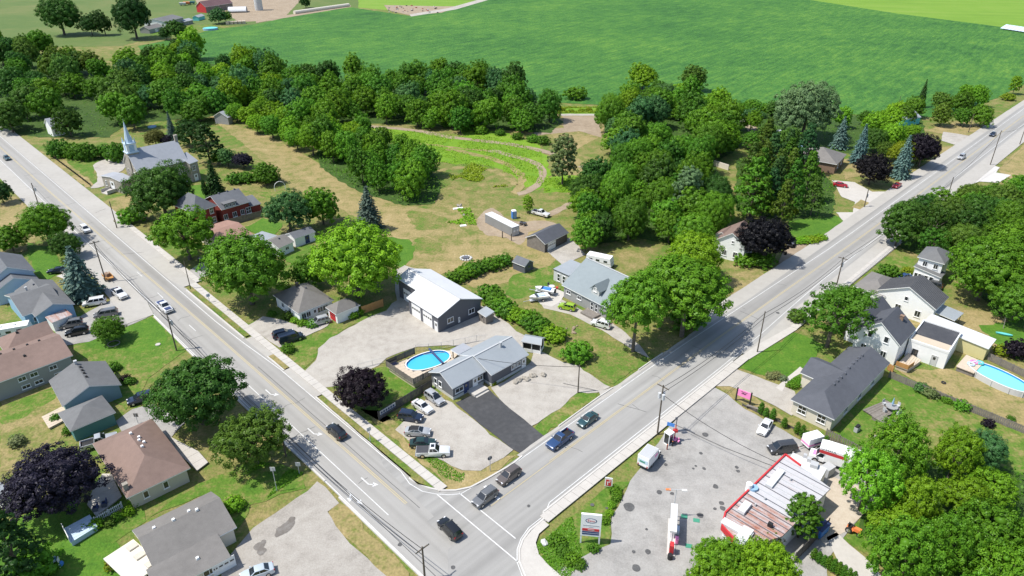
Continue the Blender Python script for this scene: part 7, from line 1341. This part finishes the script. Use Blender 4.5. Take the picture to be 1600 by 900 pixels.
deckrect([(1399, 571), (1418, 578), (1440, 563), (1420, 551)], .9, 'wooden deck with orange railing behind the gabled white house', rails=[((1399, 571), (1418, 578)), ((1418, 578), (1427, 572))]); deckrect([(1348, 640), (1372, 655), (1410, 640), (1385, 625)], .4, 'low grey garden deck behind the charcoal roofed house', 'wood'); deckrect([(1362, 650), (1392, 668), (1402, 660), (1374, 643)], .7, 'grey wooden ramp beside the garden deck', 'wood', 5)
deckrect([(65, 651), (76, 669), (112, 650), (101, 633)], .5, 'pinkish wooden deck behind the teal house', 'sand'); deckrect([(136, 788), (150, 806), (190, 775), (174, 740), (160, 740), (145, 765)], .5, 'pale grey patio deck with two dark chairs', 'concrete', 6); deckrect([(99, 826), (110, 848), (152, 822), (140, 804)], .9, 'white platform deck beside the purple maple', 'pale_blue', 6, [((99, 826), (110, 848))], rmat='trim')
deckrect([(262, 680), (310, 705), (325, 722), (308, 735), (270, 700)], .4, 'white entrance deck on the far side of the brown hip roof', 'concrete', 6)
t = fence([(150, 818), (192, 794)], 1.2, 'white slatted railing below the patio deck', 'trim', 'slatted_railing', bw=.25, gap=.16)
for x, y, l in [(150, 797, 'left dark garden chair on the pale patio deck'), (164, 790, 'right dark garden chair on the pale patio deck')]:
    b = P(x, y, .5); t = thing('garden_chair', (b.x, b.y, .5), R(200), l, 'chair'); q = MB(); q.box((0, 0, .42), (.75, .7, .12)); q.build('seat', 'navy', t); q = MB(); q.box((-.36, 0, .8), (.12, .7, .75)); q.build('backrest', 'navy', t)
    for s in (-1, 1): q = MB(); q.box((0, s * .36, .35), (.7, .08, .6)); q.build('arm', 'dark_wall', t)
b = P(1392, 640, .4); t = thing('patio_set', (b.x, b.y, .4), .4, 'round garden table with folded blue parasol on the grey deck', 'patio set'); q = MB(); q.ell((0, 0), 1.0, 1.0, .7, .76, 18); q.tube((0, 0, 0), (0, 0, .7), .07); q.build('table', 'grey_wall', t); q = MB(); q.tube((0, 0, .7), (0, 0, 2.4), .05); q.tube((0, 0, 1.3), (0, 0, 2.5), .22, .05, 8); q.build('parasol', 'blue_wall', t)
for i in range(4): a = 1.57 * i; q = MB(); q.box((1.5 * math.cos(a), 1.5 * math.sin(a), .42), (.55, .55, .08), 0, a); q.box((1.75 * math.cos(a), 1.75 * math.sin(a), .75), (.06, .55, .6), 0, a); q.box((1.5 * math.cos(a), 1.5 * math.sin(a), .2), (.45, .45, .38), 0, a); q.build('chair', 'steel', t)
b = P(1338, 674); t = thing('barbecue', (b.x, b.y, .05), R(40), 'covered barbecue against the charcoal roofed house', 'barbecue'); q = MB(); q.box((0, 0, .5), (1.1, .6, .9)); q.build('cart', 'steel', t); q = MB(); q.box((0, 0, 1.1), (1.0, .55, .35), 0, 0, .8); q.build('lid', 'black', t)
b = P(1375, 687.5); t = thing('round_fire_pit', (b.x, b.y, .05), 0, 'round pale ring on the lawn above the lower right trees', 'fire pit'); q = MB()
for i in range(12): a = i * 6.2832 / 12; q.box((.85 * math.cos(a), .85 * math.sin(a), .15), (.3, .42, .3), 0, a)
q.build('stone_ring', 'cream', t); q = MB(); q.ell((0, 0), .7, .7, 0, .12, 14); q.build('ash_bed', 'steel', t)
b = P(1474, 599); q = MB(); n = 14
for i in range(n): a0, a1 = i * 6.2832 / n, (i + 1) * 6.2832 / n; q.tube((.32 * math.cos(a0), .32 * math.sin(a0), .12), (.32 * math.cos(a1), .32 * math.sin(a1), .12), .12, .12, 6)
o = q.build('old_tyre', 'rubber'); o.location = (b.x, b.y, .07); tag(o, 'black tyre lying on the dry lawn', 'tyre')
b = P(1583, 513); t = thing('swing_frame', (b.x, b.y, .05), R(-20), 'grey swing frame under the trees at the right edge', 'swing'); q = MB()
for s in (-2, 2): q.tube((s, -.9, 0), (s, 0, 2.6), .07); q.tube((s, .9, 0), (s, 0, 2.6), .07)
q.tube((-2.1, 0, 2.6), (2.1, 0, 2.6), .07); q.build('frame', 'wood', t)
for s in (-.8, .8): q = MB(); q.box((s, 0, .6), (.5, .2, .04)); q.tube((s - .22, 0, .6), (s - .22, 0, 2.55), .015, .015, 4); q.tube((s + .22, 0, .6), (s + .22, 0, 2.55), .015, .015, 4); q.build('swing_seat', 'black', t)
b = P(1568, 524); q = MB(); n = 9; top, bot = [], []
for s in (-1, 1):
    for i in range(n): f = (i if s < 0 else n - 1 - i) / (n - 1); x = -1.5 + 3 * f; w = .42 * math.sin(math.pi * min(max(f, .03), .97)) ** .6; top.append((x, s * w, .35)); bot.append((x * .9, s * w * .6, 0))
q.prism(top, bot); o = q.build('kayak', 'aqua'); o.location = (b.x, b.y, .1); o.rotation_euler = (0, 0, R(-25)); tag(o, 'turquoise kayak on the grass beside the swing frame', 'kayak')
b = P(76, 890); t = thing('play_slide', (b.x, b.y, .05), R(25), 'blue and white play slide at the bottom left', 'slide'); q = MB(); q.prism([(-1.6, -.35, .35), (1.2, -.35, 1.5), (1.2, .35, 1.5), (-1.6, .35, .35)], [(-1.6, -.35, .25), (1.2, -.35, 1.4), (1.2, .35, 1.4), (-1.6, .35, .25)]); q.build('chute', 'blue', t)
for s in (-1, 1): q = MB(); q.prism([(-1.6, s * .38 - .04, .55), (1.2, s * .38 - .04, 1.7), (1.2, s * .38 + .04, 1.7), (-1.6, s * .38 + .04, .55)], [(-1.6, s * .38 - .04, .2), (1.2, s * .38 - .04, 1.35), (1.2, s * .38 + .04, 1.35), (-1.6, s * .38 + .04, .2)]); q.build('side_rail', 'pale_blue', t)
q = MB(); q.box((1.4, 0, .7), (.12, .7, 1.5)); q.build('ladder', 'white', t); b = P(96, 884); q = MB(); q.blob((0, 0, .35), .4, 2); o = q.build('play_ball', 'blue'); o.location = (b.x, b.y, .05); tag(o, 'blue ball on the grass beside the slide', 'ball')
b = P(247, 539); q = MB(); q.ell((0, 0), .5, .5, 0, .12, 12); o = q.build('well_cover', 'concrete'); o.location = (b.x, b.y, .08); tag(o, 'small white disc set in the front lawn', 'cover')
b = P(178, 538); q = MB(); n = 20
for i in range(n): a0, a1 = i * 6.2832 / n, (i + 1) * 6.2832 / n; q.tube((1.1 * math.cos(a0), 1.1 * math.sin(a0), .1), (1.1 * math.cos(a1), 1.1 * math.sin(a1), .1), .09, .09, 5)
o = q.build('tree_ring', 'stone'); o.location = (b.x, b.y, .08); tag(o, 'ring of edging stones under the ball shaped tree', 'edging')
b = P(170, 437); t = thing('utility_trailer', (b.x, b.y, .15), R(-46), 'rusty low utility trailer at the foot of the leaning pole', 'trailer'); q = MB(); q.box((0, 0, .7), (3.2, 1.7, .1)); q.box((0, .8, 1.0), (3.2, .06, .5)); q.box((0, -.8, 1.0), (3.2, .06, .5)); q.build('bed', 'cedar', t); q = MB(); q.box((2.2, 0, .6), (1.3, .1, .1)); q.build('hitch', 'black', t); wheels(t, (0,), 1.9, .32); q = MB(); q.box((-.3, 0, 1.1), (1.6, 1.1, .7), 0, .3, .8); q.build('load', 'brick_tan', t)
b = P(24, 775); h = house('garden_shed', 'pale metal roofed shed half covered by the huge purple maple', 'shed', (12, 790), 2.2); block(h, (0, 781), (20, 768), (-8, 745), 2.3, 'gable', .8, .2, 'mt_grey', 'lgrey')
b = P(1279, 834); t = thing('waste_container', (b.x, b.y, .13), R(40), 'blue waste container in the shade behind the dense tree', 'container'); q = MB(); q.box((0, 0, .9), (2.2, 1.5, 1.4), 0, 0, 1.1); q.build('body', 'blue', t); q = MB(); q.box((0, 0, 1.68), (2.5, 1.7, .1)); q.build('lid', 'navy', t)
b = P(1287, 752); q = MB(); q.box((0, 0, .8), (1.8, 1.4, 1.5), 0, .6); o = q.build('air_unit', 'steel'); o.location = (b.x + 1, b.y + 1.5, .13); tag(o, 'grey metal unit standing behind the white annexe', 'machine unit')
for x, y, l in [(314, 410, 'black bins at the drive below the feathery tree'), (1236, 387, 'dark bin by the sandy drive')]: b = P(x, y); t = thing('wheelie_bin', (b.x, b.y, .1), .5, l, 'bin'); q = MB(); q.box((0, 0, .55), (.9, .9, 1.0), 0, 0, 1.1); q.build('body', 'black', t); q = MB(); q.box((0, 0, 1.1), (1.05, 1.05, .1)); q.build('lid', 'dark_wall', t)
b = P(1190, 390); b2 = P(238, 199); q = MB(); q.ell((0, 0), 1.6, 1.6, 0, .5, 16); o = q.build('paddling_pool', 'blue_wall'); o.location = (b2.x, b2.y, 0); tag(o, 'small blue paddling pool on the lawn behind the church', 'paddling pool')
b = P(1247, 233); q = MB(); q.box((0, 0, 1.2), (3, 3, .15), 0, .4); q.box((0, 0, .6), (.2, .2, 1.2)); o = q.build('blue_canopy', 'blue_wall'); o.location = (b.x, b.y, 0); tag(o, 'small blue canopy among the dark conifers', 'canopy')
b = P(1113, 258); e = P(1138, 266); d = e - b; q = MB(); q.box((d.length / 2, 0, .9), (d.length, .3, 1.8)); o = q.build('garden_wall', 'cream'); o.location = (b.x, b.y, 0); o.rotation_euler = (0, 0, math.atan2(d.y, d.x)); tag(o, 'pale wall showing between the thicket and the conifers', 'wall')
